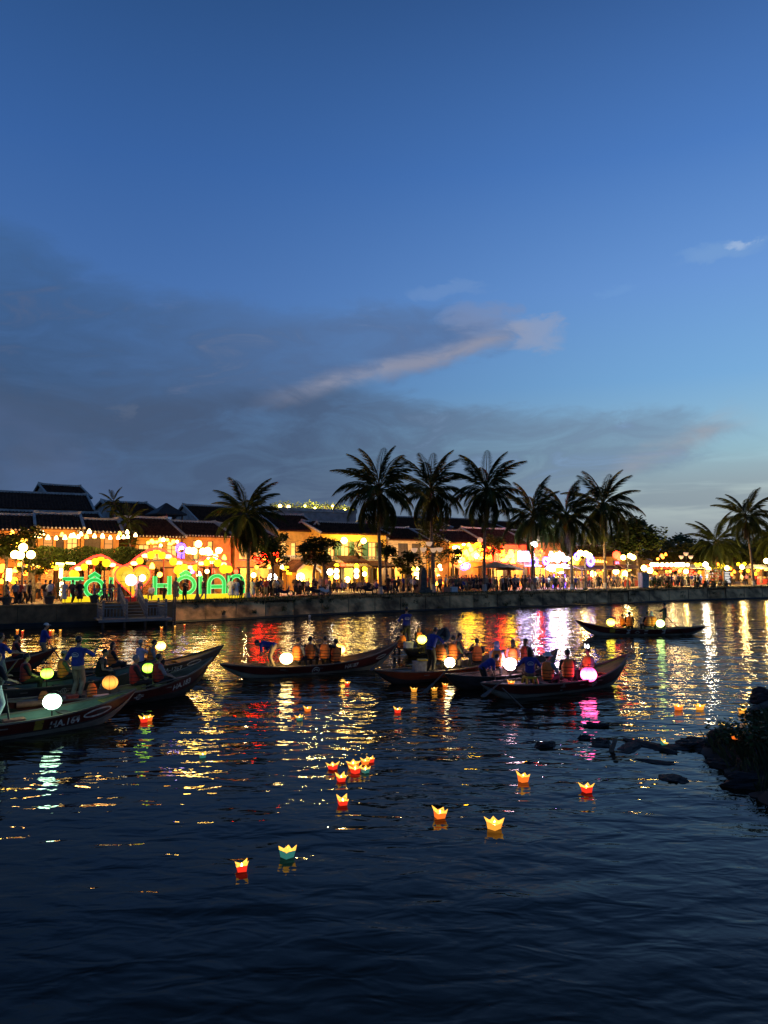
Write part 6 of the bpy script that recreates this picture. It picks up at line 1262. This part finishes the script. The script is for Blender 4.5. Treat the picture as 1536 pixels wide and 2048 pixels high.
A_, B_ = T2(750, 1340, .52), Vector((4.6, 28.5))
bH = boat('orange brown sampan whose oarsman in blue leans over his passengers', A_, B_, .52, .8, .62, .36, upper='hull_orange', lower='hull_dark', deck=[(.06, .34, 'wood')])
A_, B_ = T2(890, 1350, .52), T2(1115, 1298, .98)
bI = boat('crowded sampan with a dark upturned prow behind the front right boat', A_, B_, .55, .98, .62, .36, upper='hull_dark', lower='hull_dark', deck=[(.05, .22, 'wood')])
A_, B_ = T2(962, 1366, .52), T2(1256, 1308, .98)
bJ = boat('large sampan in the front right with a pink lantern and a yellow bow deck', A_, B_, .52, .98, .68, .38, eye=[('cross', fr(A_, B_, 1184, -.6), .17, .10)], inner='inner', deck=[(.05, .30, 'wood'), (.76, .97, 'inner_yellow')], thwarts=(.42, .55, .68), patches=[(fr(A_, B_, 1120, -.6), .09, 'hull_low')])
A_, B_ = T2(1150, 1241, .85), T2(1413, 1252, .5)
bK = boat('slim sampan with pale patches on its side rowing alone at the far right', A_, B_, .9, .5, .58, .36, eye=[('diamond', fr(A_, B_, 1271), .17, .11)], patches=[(fr(A_, B_, 1222), .3, 'inner_yellow'), (fr(A_, B_, 1253), .2, 'paint'), (fr(A_, B_, 1288), .2, 'paint'), (fr(A_, B_, 1323), .2, 'paint')])
bM = boat('dark sampan whose stern shows between the middle boat and the orange one', T2(690, 1322, .5) + Vector((0, 3.2, 0)), Vector((1.0, 30.9)), .45, .6, .55, .32, upper='hull_dark', lower='hull_dark') if False else None

SZ = .48
def sit(b, px, y, face, label, z=SZ, **k): return person(label, P(b, px, y, z), face, 'sit', **k)
def stand(b, px, y, face, label, z=.33, **k): return person(label, P(b, px, y, z), face, 'stand', **k)
ROW = [(-.12, .42, .34), (.16, .45, .28)]; HUG = [(-.08, .30, .12), (.08, .32, .14)]; PHONE = [(-.06, .34, .52), (.1, .36, .50)]
OAR = 'oarsmen in blue shirts'; PAX = 'passengers in the boats'
# boat with HA.164
stand(bA, 2, .05, 35, 'oarsman in a black shirt and pale trousers cut by the left edge', top='black', legs='white', hands=[(-.1, .3, .2), (.22, .32, .1)], group=OAR)
# HA.183
stand(bB, 163, -.02, 8, 'oarsman in a blue printed shirt and khaki trousers standing with his back turned', top='blue', legs='khaki', logo=True, hands=[(-.24, .12, .0), (.32, .34, .38)], z=.33, group=OAR, scale=1.04)
sit(bB, 276, .05, 62, 'passenger with grey hair in a red vest left of the yellow green glow', top='black', legs='black', vest='redvest', hair='greyhair', group=PAX, sleeves=1.1)
sit(bB, 322, -.12, 48, 'passenger in an orange vest holding the gunwale right of the yellow green glow', top='greycloth', legs='black', vest='redvest', hands=[(.2, .35, .1), (.34, .30, .1)], group=PAX)
# HA 844
stand(bC, 8, .0, 30, 'oarsman in a blue printed shirt at the left edge gripping an oar', top='blue', legs='greycloth', logo=True, hands=[(.16, .42, .22), (.42, .34, .20)], group=OAR, z=.38)
sit(bC, 60, .1, 60, 'passenger in a dark red vest with black hair at the left', top='black', legs='black', vest='redvest', group=PAX)
sit(bC, 134, .12, 50, 'passenger in shade behind the yellow green lantern', top='olive', legs='black', vest='vest', hat=('cap', 'greycloth'), group=PAX)
sit(bC, 206, -.1, 75, 'passenger in a dark sleeveless top leaning beside the khaki trousers', top='brown', legs='black', vest='black', hands=[(.0, .3, .15), (.15, .34, .1)], sleeves=.2, lean=12, group=PAX)
# HA 1267
sit(bD, 230, .05, 55, 'long haired passenger in a striped orange vest in the long bowed boat', top='black', legs='black', vest='vest', longhair=True, fem=True, group=PAX)
sit(bD, 286, .15, 40, 'passenger lifting a lit phone in the long bowed boat', top='lilac', legs='black', hair='greyhair', hands=[(-.1, .30, .48), (.05, .34, .46)], group=PAX)
sit(bD, 307, -.05, 70, 'passenger in an orange vest just left of the round orange lantern', top='greycloth', legs='black', vest='vest', lean=8, group=PAX)
stand(bE, 92, .0, 55, 'oarsman in a blue shirt and white cap rowing at the back left', top='blue', legs='khaki', hat=('cap', 'white'), hands=[(.0, .42, .25), (.2, .42, .2)], group=OAR, z=.18, scale=.97, lean=8)
sit(bE, 40, .1, 60, 'passenger low in shade left of the white capped oarsman', top='black', legs='black', vest='redvest', group=PAX)
# middle boat
stand(bF, 549, .0, -72, 'oarsman in blue bending far down in the middle boat', top='blue', legs='khaki', lean=82, hands=[(-.12, .48, -.32), (.12, .5, -.35)], group=OAR, z=.25, scale=.98, feet=[(-.12, -.1, 0), (.12, .12, 0)])
sit(bF, 597, -.1, 20, 'passenger in an orange vest right of the cream lantern, leftmost of four', top='greycloth', legs='black', vest='vest', group=PAX)
sit(bF, 622, .12, 15, 'passenger in an orange vest with bare forearm, second of four', top='black', legs='black', vest='vest', turn=25, hands=[(-.1, .3, .1), (.3, .2, .05)], group=PAX)
sit(bF, 651, -.08, 5, 'passenger in an orange vest lifting a phone, third of four', top='black', legs='black', vest='vest', hands=[(-.05, .3, .5), (.2, .34, .52)], group=PAX)
sit(bF, 672, .1, -15, 'passenger in an orange vest right of the lifted phone, fourth of four', top='black', legs='black', vest='vest', turn=-45, group=PAX, z=.33)
# end-on boat
stand(bG, 813, .15, -8, 'oarsman in a blue printed shirt and dark trousers standing tallest at the back', top='blue', legs='navy', logo=True, hands=[(-.34, .26, .12), (-.1, .34, .1)], group=OAR, z=.5, scale=1.02)
sit(bG, 803, .35, -30, 'passenger in an orange vest half hidden by the tallest oarsman', top='black', legs='black', vest='vest', group=PAX, z=.35)
sit(bG, 838, -.25, 170, 'passenger in an orange vest facing the camera behind a yellow lantern', top='black', legs='black', vest='vest', hands=[(-.06, .28, .25), (.06, .3, .25)], group=PAX, z=.45, longhair=True, fem=True)
# orange brown boat
stand(bH, 860, .0, 35, 'oarsman in blue and black trousers leaning over with one arm stretched', top='blue', legs='black', lean=28, hands=[(-.1, .35, -.1), (.42, .5, .18)], group=OAR, z=.25, scale=1.0)
sit(bH, 881, -.08, 25, 'passenger in an orange vest beside the leaning black trousers', top='black', legs='black', vest='vest', nod=20, group=PAX, z=.62, hat=('cap', 'olive'))
sit(bH, 905, -.05, 20, 'passenger in an orange vest behind the cream lantern of the orange brown boat', top='olive', legs='khaki', vest='vest', hands=[(-.1, .3, .1), (.34, .22, .08)], group=PAX, z=.62)
sit(bH, 917, .3, 100, 'passenger in profile with black hair behind the crossed oar', top='olive', legs='black', vest='vest', group=PAX, z=.66)
sit(bH, 952, .2, -10, 'tall sitting passenger in an orange vest with arms raised to a camera', top='black', legs='black', vest='vest', hands=[(-.1, .3, .45), (.16, .3, .42)], group=PAX, z=.42)
# crowded boat
stand(bI, 962, -.3, 70, 'rower in a violet lit blue shirt crouching low in the crowded boat', top='blue', legs='black', lean=58, hands=[(.0, .45, -.25), (.2, .4, -.3)], group=OAR, z=-.12, scale=.92)
sit(bI, 991, .0, 10, 'passenger in a lilac headscarf and orange vest', top='lilac', legs='black', vest='vest', hat=('scarf', 'lilac'), hair=None, group=PAX, z=.56)
sit(bI, 1023, .1, 5, 'long haired passenger in an orange vest behind the white lantern', top='pinkcloth', legs='black', vest='vest', longhair=True, fem=True, group=PAX, z=.58)
sit(bI, 1048, .3, 60, 'dark haired passenger behind the woman rowing from a yellow stool', top='black', legs='black', vest='redvest', longhair=True, fem=True, group=PAX, z=.55)
# front right boat
sit(bJ, 1056, -.1, 2, 'woman in a blue printed shirt rowing from a yellow plastic stool', z=.60, top='blue', legs='brown', logo=True, longhair=True, fem=True, hands=[(-.42, .3, .16), (.34, .32, .16)], group=OAR)
sit(bJ, 1091, -.05, 40, 'passenger in a white sun hat and orange vest beside the blue rower', top='greycloth', legs='black', vest='vest', hat=('bucket', 'white'), hands=[(.0, .34, .15), (.24, .32, .15)], group=PAX, turn=30, z=.38)
sit(bJ, 1131, -.1, 4, 'passenger in a wide orange vest with three black bands, back turned', top='black', legs='black', vest='vest', group=PAX, z=.40, scale=1.05)
sit(bJ, 1172, .1, -125, 'passenger with glowing rabbit ears and an orange vest above the pink lantern', top='greycloth', legs='black', vest='vest', ears=True, hands=HUG, group=PAX, z=.42, nod=12)
# far right boat
stand(bK, 1325, .0, -60, 'oarsman standing dark at the stern of the far right boat', top='navy', legs='black', hands=[(-.1, .45, .3), (.12, .48, .3)], group=OAR, z=.22)
sit(bK, 1255, -.08, 20, 'passenger in a red orange vest near the yellow lantern of the far right boat', top='black', legs='black', vest='vest', group=PAX)
sit(bK, 1241, .15, 100, 'small passenger lit by the yellow lantern of the far right boat', top='vest', legs='black', vest='vest', group=PAX, scale=.85)
sit(bK, 1291, -.05, -20, 'dark haired passenger in an orange vest left of the green lit lantern', top='black', legs='black', vest='vest', group=PAX)
sit(bK, 1299, .22, 30, 'passenger in a pale headscarf left of the green lit lantern', top='vest', legs='black', vest='vest', hat=('scarf', 'white'), group=PAX)

# lanterns carried by the boats
def BL(label, b, px, py, r, y, mk, bz=.2):
    kx = None; q = P(b, px, y, 0); z = zy(py, q.y); round_lantern(label, (q.x, q.y, z), r, mk, base_z=bz)
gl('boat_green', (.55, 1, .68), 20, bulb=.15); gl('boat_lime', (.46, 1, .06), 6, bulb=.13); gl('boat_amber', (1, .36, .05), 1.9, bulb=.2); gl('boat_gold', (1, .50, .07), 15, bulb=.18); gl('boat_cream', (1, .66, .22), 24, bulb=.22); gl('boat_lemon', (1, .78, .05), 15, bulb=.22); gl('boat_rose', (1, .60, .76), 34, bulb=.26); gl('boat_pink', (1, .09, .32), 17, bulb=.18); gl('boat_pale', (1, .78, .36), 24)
gl('boat_mint', (.65, 1, .28), 9)
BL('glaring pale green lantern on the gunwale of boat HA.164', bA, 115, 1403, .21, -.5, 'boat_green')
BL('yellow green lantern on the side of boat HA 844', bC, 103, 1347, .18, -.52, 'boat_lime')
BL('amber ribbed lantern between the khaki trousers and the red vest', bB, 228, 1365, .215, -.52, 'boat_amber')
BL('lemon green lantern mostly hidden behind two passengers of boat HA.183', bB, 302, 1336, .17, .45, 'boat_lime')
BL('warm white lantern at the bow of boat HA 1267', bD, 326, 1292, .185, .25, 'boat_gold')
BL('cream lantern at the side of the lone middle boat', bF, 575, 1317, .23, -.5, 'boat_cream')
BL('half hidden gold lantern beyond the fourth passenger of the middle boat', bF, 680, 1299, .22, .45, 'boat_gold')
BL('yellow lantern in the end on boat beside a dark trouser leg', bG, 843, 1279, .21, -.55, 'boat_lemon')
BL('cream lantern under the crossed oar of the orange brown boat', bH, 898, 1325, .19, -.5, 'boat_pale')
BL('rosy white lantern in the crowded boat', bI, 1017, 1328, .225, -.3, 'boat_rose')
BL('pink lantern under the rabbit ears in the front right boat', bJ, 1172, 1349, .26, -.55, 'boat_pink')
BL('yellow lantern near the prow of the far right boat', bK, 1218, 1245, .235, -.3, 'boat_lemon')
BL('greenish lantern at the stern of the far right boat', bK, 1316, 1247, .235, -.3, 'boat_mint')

def oar(label, p, q, blade=.6):
    p, q = Vector(p), Vector(q); d = (q-p).normalized(); o = empty('oar', label, 'oar', p, 0, 'long wooden oars'); b = MB(); b.tube([(0, 0, 0), q-p], [.022, .026], 7); obj('shaft', b, M['oarwood'], o)
    s = d.cross(Vector((0, 0, 1))).normalized(); e = q-p; b = MB(); b.rings([[e + d*t + s*w_ + Vector((0, 0, .012)), e + d*t - s*w_ + Vector((0, 0, .012)), e + d*t - s*w_ - Vector((0, 0, .012)), e + d*t + s*w_ - Vector((0, 0, .012))] for t, w_ in ((-.05, .025), (.1, .06), (blade, .085), (blade+.05, .05))]); obj('blade', b, M['oarwood'], o)
oar('oar crossing the cream lantern of the orange brown boat', at(948, 1287, 24.6), at(868, 1366, 23.2), .5)
oar('long oar of the tallest oarsman at the back', at(797, 1248, 34.2), at(768, 1308, 32.0), .7)
oar('second long oar behind the prow of the middle boat', at(803, 1272, 33), at(752, 1330, 28.5), .7)
oar('oar of the oarsman at the stern of the far right boat', P(bK, 1322, .1, 1.25), P(bK, 1352, -.3, .42), .6)
oar('oar of the woman on the yellow stool', P(bJ, 1030, -.1, .82), at(985, 1378, 22.0), .5)
oar('oar in the hands of the blue oarsman at the left edge', P(bC, 45, -.2, 1.25), P(bC, 14, -.7, .75), .5)
oar('pole of the black shirted oarsman at the left edge', P(bA, 22, -.3, 1.05), P(bA, 32, -.42, .42), .2)
oar('oar trailing in the water under the front right boat', at(1004, 1376, 21.6), W(1046, 1416, -.05) + Vector((0, -.2, 0)), .4)
oar('oar of the white capped oarsman', P(bE, 105, -.1, 1.0), P(bE, 128, -.7, .4), .4)
oar('oar laid over the gunwale of boat HA.183', P(bB, 290, -.66, .50), P(bB, 352, -.66, .62), .4)
# things in the boats
q = P(bJ, 1056, -.12, .345); r = empty('plastic_stool', 'yellow plastic stool under the woman in blue', 'stool', q, .2); b = MB(); b.box(-.17, .17, -.17, .17, .225, .25); obj('seat', b, M['yplastic'], r); b = MB(); b.box(-.175, .175, -.175, .175, .19, .222); obj('apron', b, M['yplastic'], r)
for x in (-1, 1):
    for y in (-1, 1): b = MB(); b.beam((x*.19, y*.19, 0), (x*.155, y*.155, .19), .05); obj('leg', b, M['yplastic'], r)
def crate(label, p, sx, sy, sz, mk, rz=.4, cat='box', name='crate'):
    r = empty(name, label, cat, p, rz); b = MB(); t = .02
    b.box(-sx, sx, -sy, -sy+t, 0, sz); b.box(-sx, sx, sy-t, sy, 0, sz); b.box(-sx, -sx+t, -sy+t, sy-t, 0, sz); b.box(sx-t, sx, -sy+t, sy-t, 0, sz); b.box(-sx+t, sx-t, -sy+t, sy-t, 0, t); obj('body', b, M[mk], r); b = MB(); b.box(-sx-.012, sx+.012, -sy-.012, sy+.012, sz, sz+.025); obj('lid', b, M[mk], r); return r
crate('white box behind the legs of the tallest oarsman', P(bG, 816, .0, .38), .17, .15, .28, 'white')
crate('pale bucket box with a yellow cloth left of the black trousers', P(bH, 838, .05, .33), .2, .16, .32, 'greycloth')
tag(obj('cloth', MB().box(-.16, .16, -.12, .12, 0, .05), M['yplastic'], None, P(bH, 844, .05, .682), (0, 0, .3)), 'yellow cloth on the pale bucket box', 'cloth')
crate('brick red cushion block at the stern of boat HA.164', P(bA, 41, -.40, .33), .22, .13, .11, 'brickpad', .7, 'cushion', 'cushion')
crate('brick red box beside the khaki trousers', P(bB, 154, -.3, .345), .14, .12, .12, 'redvest', .6)
crate('small pale box below the amber lantern', P(bB, 212, -.45, .34), .2, .1, .05, 'white', .75)
b = MB(); b.tube([(0, 0, 0), (.55, .35, .0), (.8, .5, 0)], .075, 8); tag(obj('bolster', b, M['brickpad'], None, P(bB, 45, -.35, .42), smooth=True), 'long orange rolled bolster left of the khaki trousers', 'bolster')
def loose_vest(label, p, rz):
    r = empty('life_vest', label, 'life vest', p, rz); r.scale = (.82, .82, .82); b = MB(); loft(b, Matrix.Rotation(R(-8), 4, 'X'), [(0, .15, .05, 0), (.1, .17, .07, 0), (.3, .16, .07, 0), (.42, .10, .05, 0), (.46, .07, .04, 0)], 14, 3); obj('body', b, M['vest'], r, smooth=True)
    for z in (.1, .2, .3): b = MB(); loft(b, Matrix.Rotation(R(-8), 4, 'X'), [(z, .178, .078, 0), (z+.025, .178, .078, 0)], 14, 3); obj('strap', b, M['strap'], r)
loose_vest('empty orange life vest propped beside the khaki trousers', P(bB, 193, -.3, .36), .7)
loose_vest('empty green lit life vest behind the glaring pale lantern', P(bB, 98, -.25, .30), .5)

# ------------------------------------------------------------------ paper flower lanterns on the water
FLW = [ # px, base y, width px, kind, rz, label
 (484, 1741, 34, 'red', .25, 'red paper lantern floating nearest the camera'), (574, 1714, 38, 'teal', .80, 'teal paper lantern floating nearest the camera'), (988, 1657, 38, 'yellow', .78, 'yellow paper lantern alone right of the orange one'),
 (879, 1635, 32, 'orange', .35, 'orange paper lantern left of the lone yellow one'), (685, 1609, 29, 'red', .3, 'red paper lantern just below the tight cluster'), (682, 1562, 25, 'red', .4, 'red paper lantern at the front of the tight cluster'),
 (666, 1538, 24, 'red', .9, 'red paper lantern at the left of the tight cluster'), (711, 1546, 25, 'red', .75, 'red paper lantern in the middle of the tight cluster'), (707, 1536, 27, 'orange', .8, 'orange paper lantern behind the middle red one of the cluster'),
 (731, 1545, 21, 'teal', .7, 'dull green paper lantern at the right of the tight cluster'), (730, 1528, 20, 'orange', .5, 'orange paper lantern at the back of the tight cluster'), (742, 1524, 18, 'red', .35, 'red paper lantern at the back right of the tight cluster'),
 (1046, 1563, 28, 'orange', .4, 'orange paper lantern alone left of the red one at the right'), (1174, 1584, 28, 'red', .35, 'red paper lantern alone below the pink reflection'), (1357, 1419, 20, 'orange', .7, 'orange paper lantern, left of three near the right bank'),
 (1400, 1419, 21, 'yellow', .8, 'yellow paper lantern, middle of three near the right bank'), (1484, 1426, 17, 'yellow', .75, 'yellow paper lantern, right of three beside the rocks'), (288, 1444, 22, 'red', .5, 'red paper lantern under the bow of boat HA.164, left of two'),
 (297, 1441, 20, 'orange', .7, 'orange paper lantern under the bow of boat HA.164, right of two'), (405, 1515, 20, 'teal', .35, 'teal paper lantern alone below the left boats'), (615, 1422, 17, 'orange', .5, 'amber paper lantern below the middle boat'),
 (599, 1440, 17, 'teal', .6, 'unlit looking teal paper lantern beside the amber one'), (795, 1425, 18, 'red', .3, 'red paper lantern alone in the centre of the river'), (694, 1370, 13, 'red', .3, 'small red paper lantern by the hull of the middle boat'),
 (828, 1383, 14, 'yellow', .6, 'yellow paper lantern below the orange brown boat, left one'), (869, 1381, 13, 'yellow', .7, 'yellow paper lantern below the orange brown boat, middle one'), (890, 1373, 12, 'orange', .5, 'orange paper lantern below the orange brown boat, right one'),
 (35, 1263, 7, 'orange', .3, 'tiny orange paper lantern by the far quay, left of a pair'), (45, 1264, 7, 'red', .5, 'tiny red paper lantern by the far quay, right of a pair'), (101, 1264, 8, 'red', .3, 'tiny red paper lantern by the far quay below the couple'),
 (106, 1263, 7, 'yellow', .7, 'tiny yellow paper lantern by the far quay below the couple'), (121, 1262, 6, 'yellow', .7, 'tiny yellow paper lantern by the far quay right of the pair'), (323, 1257, 7, 'orange', .4, 'tiny orange paper lantern under the landing stage'),
 (350, 1254, 5, 'yellow', .4, 'tiny yellow paper lantern at the mooring poles'), (369, 1251, 5, 'red', .4, 'tiny red paper lantern right of the mooring poles')]
for px, py, wpx, kind, rz_, lb in FLW:
    p = W(px, py, 0); flower_lantern(lb, (p.x, p.y, -.012), wpx/FOC*p.y/1.36, kind, rz_, rnd.uniform(-.05, .05))
flower_lantern('teal paper lantern tipped against the dark rocks', W(1325, 1489, .05), .13, 'teal', .5, .5)
flower_lantern('orange paper lantern lying on the stern of the front right boat', P(bJ, 1018, -.15, .40), .17, 'orange', .5, .1)
flower_lantern('orange paper lantern glimmering in the bush of the right bank', W(1470, 1478, .45), .12, 'orange', .5, .1)
p = W(619, 1233, 0); b = MB(); b.ell((0, 0, .04), .1, 8, 6); tag(obj('float_ball', b, M['white'], None, p, smooth=True), 'tiny pale float near the foot of the revetment', 'float')

# ------------------------------------------------------------------ the near bank at the right: rocks, mud, weeds
SH = [(4, 9.5), (8, 7.9), (10, 6.9), (11.6, 6.3), (13, 6.6), (14.5, 6.6), (16.5, 7.2), (18, 8.9), (19.2, 10.4), (20.6, 11.8), (22, 13.6), (25, 18)]
def shx(D):
    for (a, xa), (b, xb) in zip(SH, SH[1:]):
        if a <= D <= b: return lerp(xa, xb, (D-a)/(b-a))
    return 20
from mathutils import noise as mn
def bank_h(x, y):
    d = x - shx(y) + .5*mn.noise((x*.9, y*.9, 1)); d = max(d, -1); return (-.25 if d < -.4 else lerp(-.25, 0, (d+.4)/.4) if d < 0 else min(.36*d**.75, .62)) + .16*mn.noise((x*1.7, y*1.7, 3)) + .08*mn.noise((x*5, y*5, 6))
mb = MB(); NX, NY = 80, 120; X0, X1, Y0, Y1 = 5, 24, 4, 25
mb.add([(lerp(X0, X1, i/NX), lerp(Y0, Y1, j/NY), bank_h(lerp(X0, X1, i/NX), lerp(Y0, Y1, j/NY))) for j in range(NY+1) for i in range(NX+1)], [(j*(NX+1)+i, j*(NX+1)+i+1, (j+1)*(NX+1)+i+1, (j+1)*(NX+1)+i) for j in range(NY) for i in range(NX)])
tag(obj('river_bank', mb, M['mud'], smooth=True), kind='structure')
def rock(label, p, s, seed, group=None):
    b = MB(); b.ell((0, 0, 0), 1, 22, 15); off = Vector((seed*3.1, seed*1.7, 0)); b.v = [tuple((Vector(v)*(1 + .42*mn.noise(Vector(v)*1.4 + off) + .26*mn.noise(Vector(v)*3.2 + off) + .12*mn.noise(Vector(v)*8 + off)))) for v in b.v]
    o = obj('rock', b, M['rock'], None, p, (0, 0, seed), False); o.scale = s; return tag(o, label, 'rock', group)
rk = [(1262, 1494, .6, .22, .06), (1300, 1492, .75, .26, .075), (1345, 1494, .55, .26, .07), (1378, 1490, .42, .3, .13), (1400, 1488, .5, .28, .12), (1190, 1452, .36, .2, .10), (1170, 1476, .22, .14, .09), (1200, 1484, .35, .18, .09), (1205, 1492, .3, .2, .05), (1090, 1491, .30, .2, .10), (1350, 1558, .35, .28, .05), (1310, 1524, .5, .2, .04), (1432, 1500, .5, .4, .22), (1455, 1490, .5, .4, .34), (1530, 1404, .4, .35, .2), (1538, 1396, .5, .4, .32), (1518, 1434, .3, .25, .1), (1468, 1534, .6, .35, .14), (1520, 1566, .7, .4, .2)]
for i, (px, py, sx, sy, sz) in enumerate(rk):
    p = W(px, py, 0); rock(['first','second','third','fourth','last'][i] + ' dark rock of the awash ridge counted from the driftwood stub' if 1240 < px < 1410 and py < 1500 else ['broad dark rock inside the pink reflection', 'smaller dark rock below the pink reflection', 'dark rock left of the driftwood stub', 'flattest dark rock at the driftwood foot', 'lone dark rock far left of the driftwood stub'][i-5] if px < 1240 else 'flat dark rock just under the surface before the right bank' if px < 1420 else ['dark boulder lowest at the waterline of the right bank', 'dark boulder beside the teal lantern ridge end', 'dark boulder behind the pale log, outer one', 'dark boulder behind the pale log, at the picture edge', 'small dark boulder before the pale log', 'flat boulder under the weed bush with the glimmering lantern', 'flat boulder nearest the camera on the right bank'][i-12], (p.x, p.y, -.02), (sx, sy, sz), i+1, 'rocks of the awash ridge' if 1240 < px < 1410 and py < 1500 else 'rocks left of the stick' if px < 1240 else 'sunken flat rocks' if px < 1420 else 'boulders of the right bank')
p = W(1222, 1502, 0); b = MB(); b.tube([(-.05, 0, -.15), (.02, 0, .05), (.12, .05, .24)], [.06, .055, .045], 7); tag(obj('driftwood', b, M['bark'], None, p), 'slanting stub of driftwood sticking out by the ridge', 'driftwood')
p = W(1540, 1416, .4); b = MB(); b.tube([(-.5, 0, -.1), (.1, .1, .1), (.9, .2, .32)], [.11, .10, .09], 8); tag(obj('log', b, M['bark'], None, p), 'pale log lying on the right bank', 'log')
for i, (px, py, z, w_, h) in enumerate([(1450, 1488, .05, .7, .4), (1502, 1492, .2, .8, .32), (1525, 1500, .35, 1.1, .55), (1540, 1450, .3, .8, .35)]): bush(['leafy weed bush nearest the teal lantern on the ridge', 'leafy weed bush holding the small glimmering lantern', 'largest leafy weed bush at the right picture edge', 'leafy weed bush behind the pale log'][i], W(px, py, z), w_, h, 420, .13, 'leaf', i+40, 'bush', 'weed_bush', 'weed bushes on the right bank')
gb = MB(); r7 = random.Random(8)
for i in range(9000):
    y = r7.uniform(9, 22); x = shx(y) + r7.uniform(-.15, 5)**1.0; z = bank_h(x, y)
    if z < .02: continue
    h = r7.uniform(.1, .38)*(1.6 if r7.random() < .1 else 1); a = r7.uniform(0, 6.28); dx, dy = math.cos(a)*.012, math.sin(a)*.012; lx, ly = r7.uniform(-.2, .15), r7.uniform(-.15, .15)
    gb.add([(x-dx, y-dy, z-.04), (x+dx, y+dy, z-.04), (x+lx*.4+dx*.7, y+ly*.4+dy*.7, z+h*.6), (x+lx, y+ly, z+h)], [(0, 1, 2), (0, 2, 3)])
tag(obj('bank_grass', gb, M['grassm']), kind='stuff')
bpy.data.scenes.remove(TMP)
# things that look alike are told apart by their order across the view
ORD = 'first second third fourth fifth sixth seventh eighth ninth tenth eleventh twelfth thirteenth fourteenth fifteenth sixteenth seventeenth eighteenth nineteenth twentieth'.split()
same = {}
for o in COL.objects:
    if o.parent is None and o.get('label') and o.get('category'): same.setdefault(o['label'], []).append(o)
for lb, os_ in same.items():
    if len(os_) < 2: continue
    seen = sorted((o for o in os_ if o.location.y > 1 and abs(o.location.x/o.location.y) < .53), key=lambda o: o.location.x/o.location.y)
    for i, o in enumerate(seen):
        w_ = ORD[i] if i < 20 else 'twenty ' + ORD[i-20]
        o['label'] = (w_ + ' from left, ' + lb) if len(lb.split()) <= 13 else (w_ + ' ' + lb)
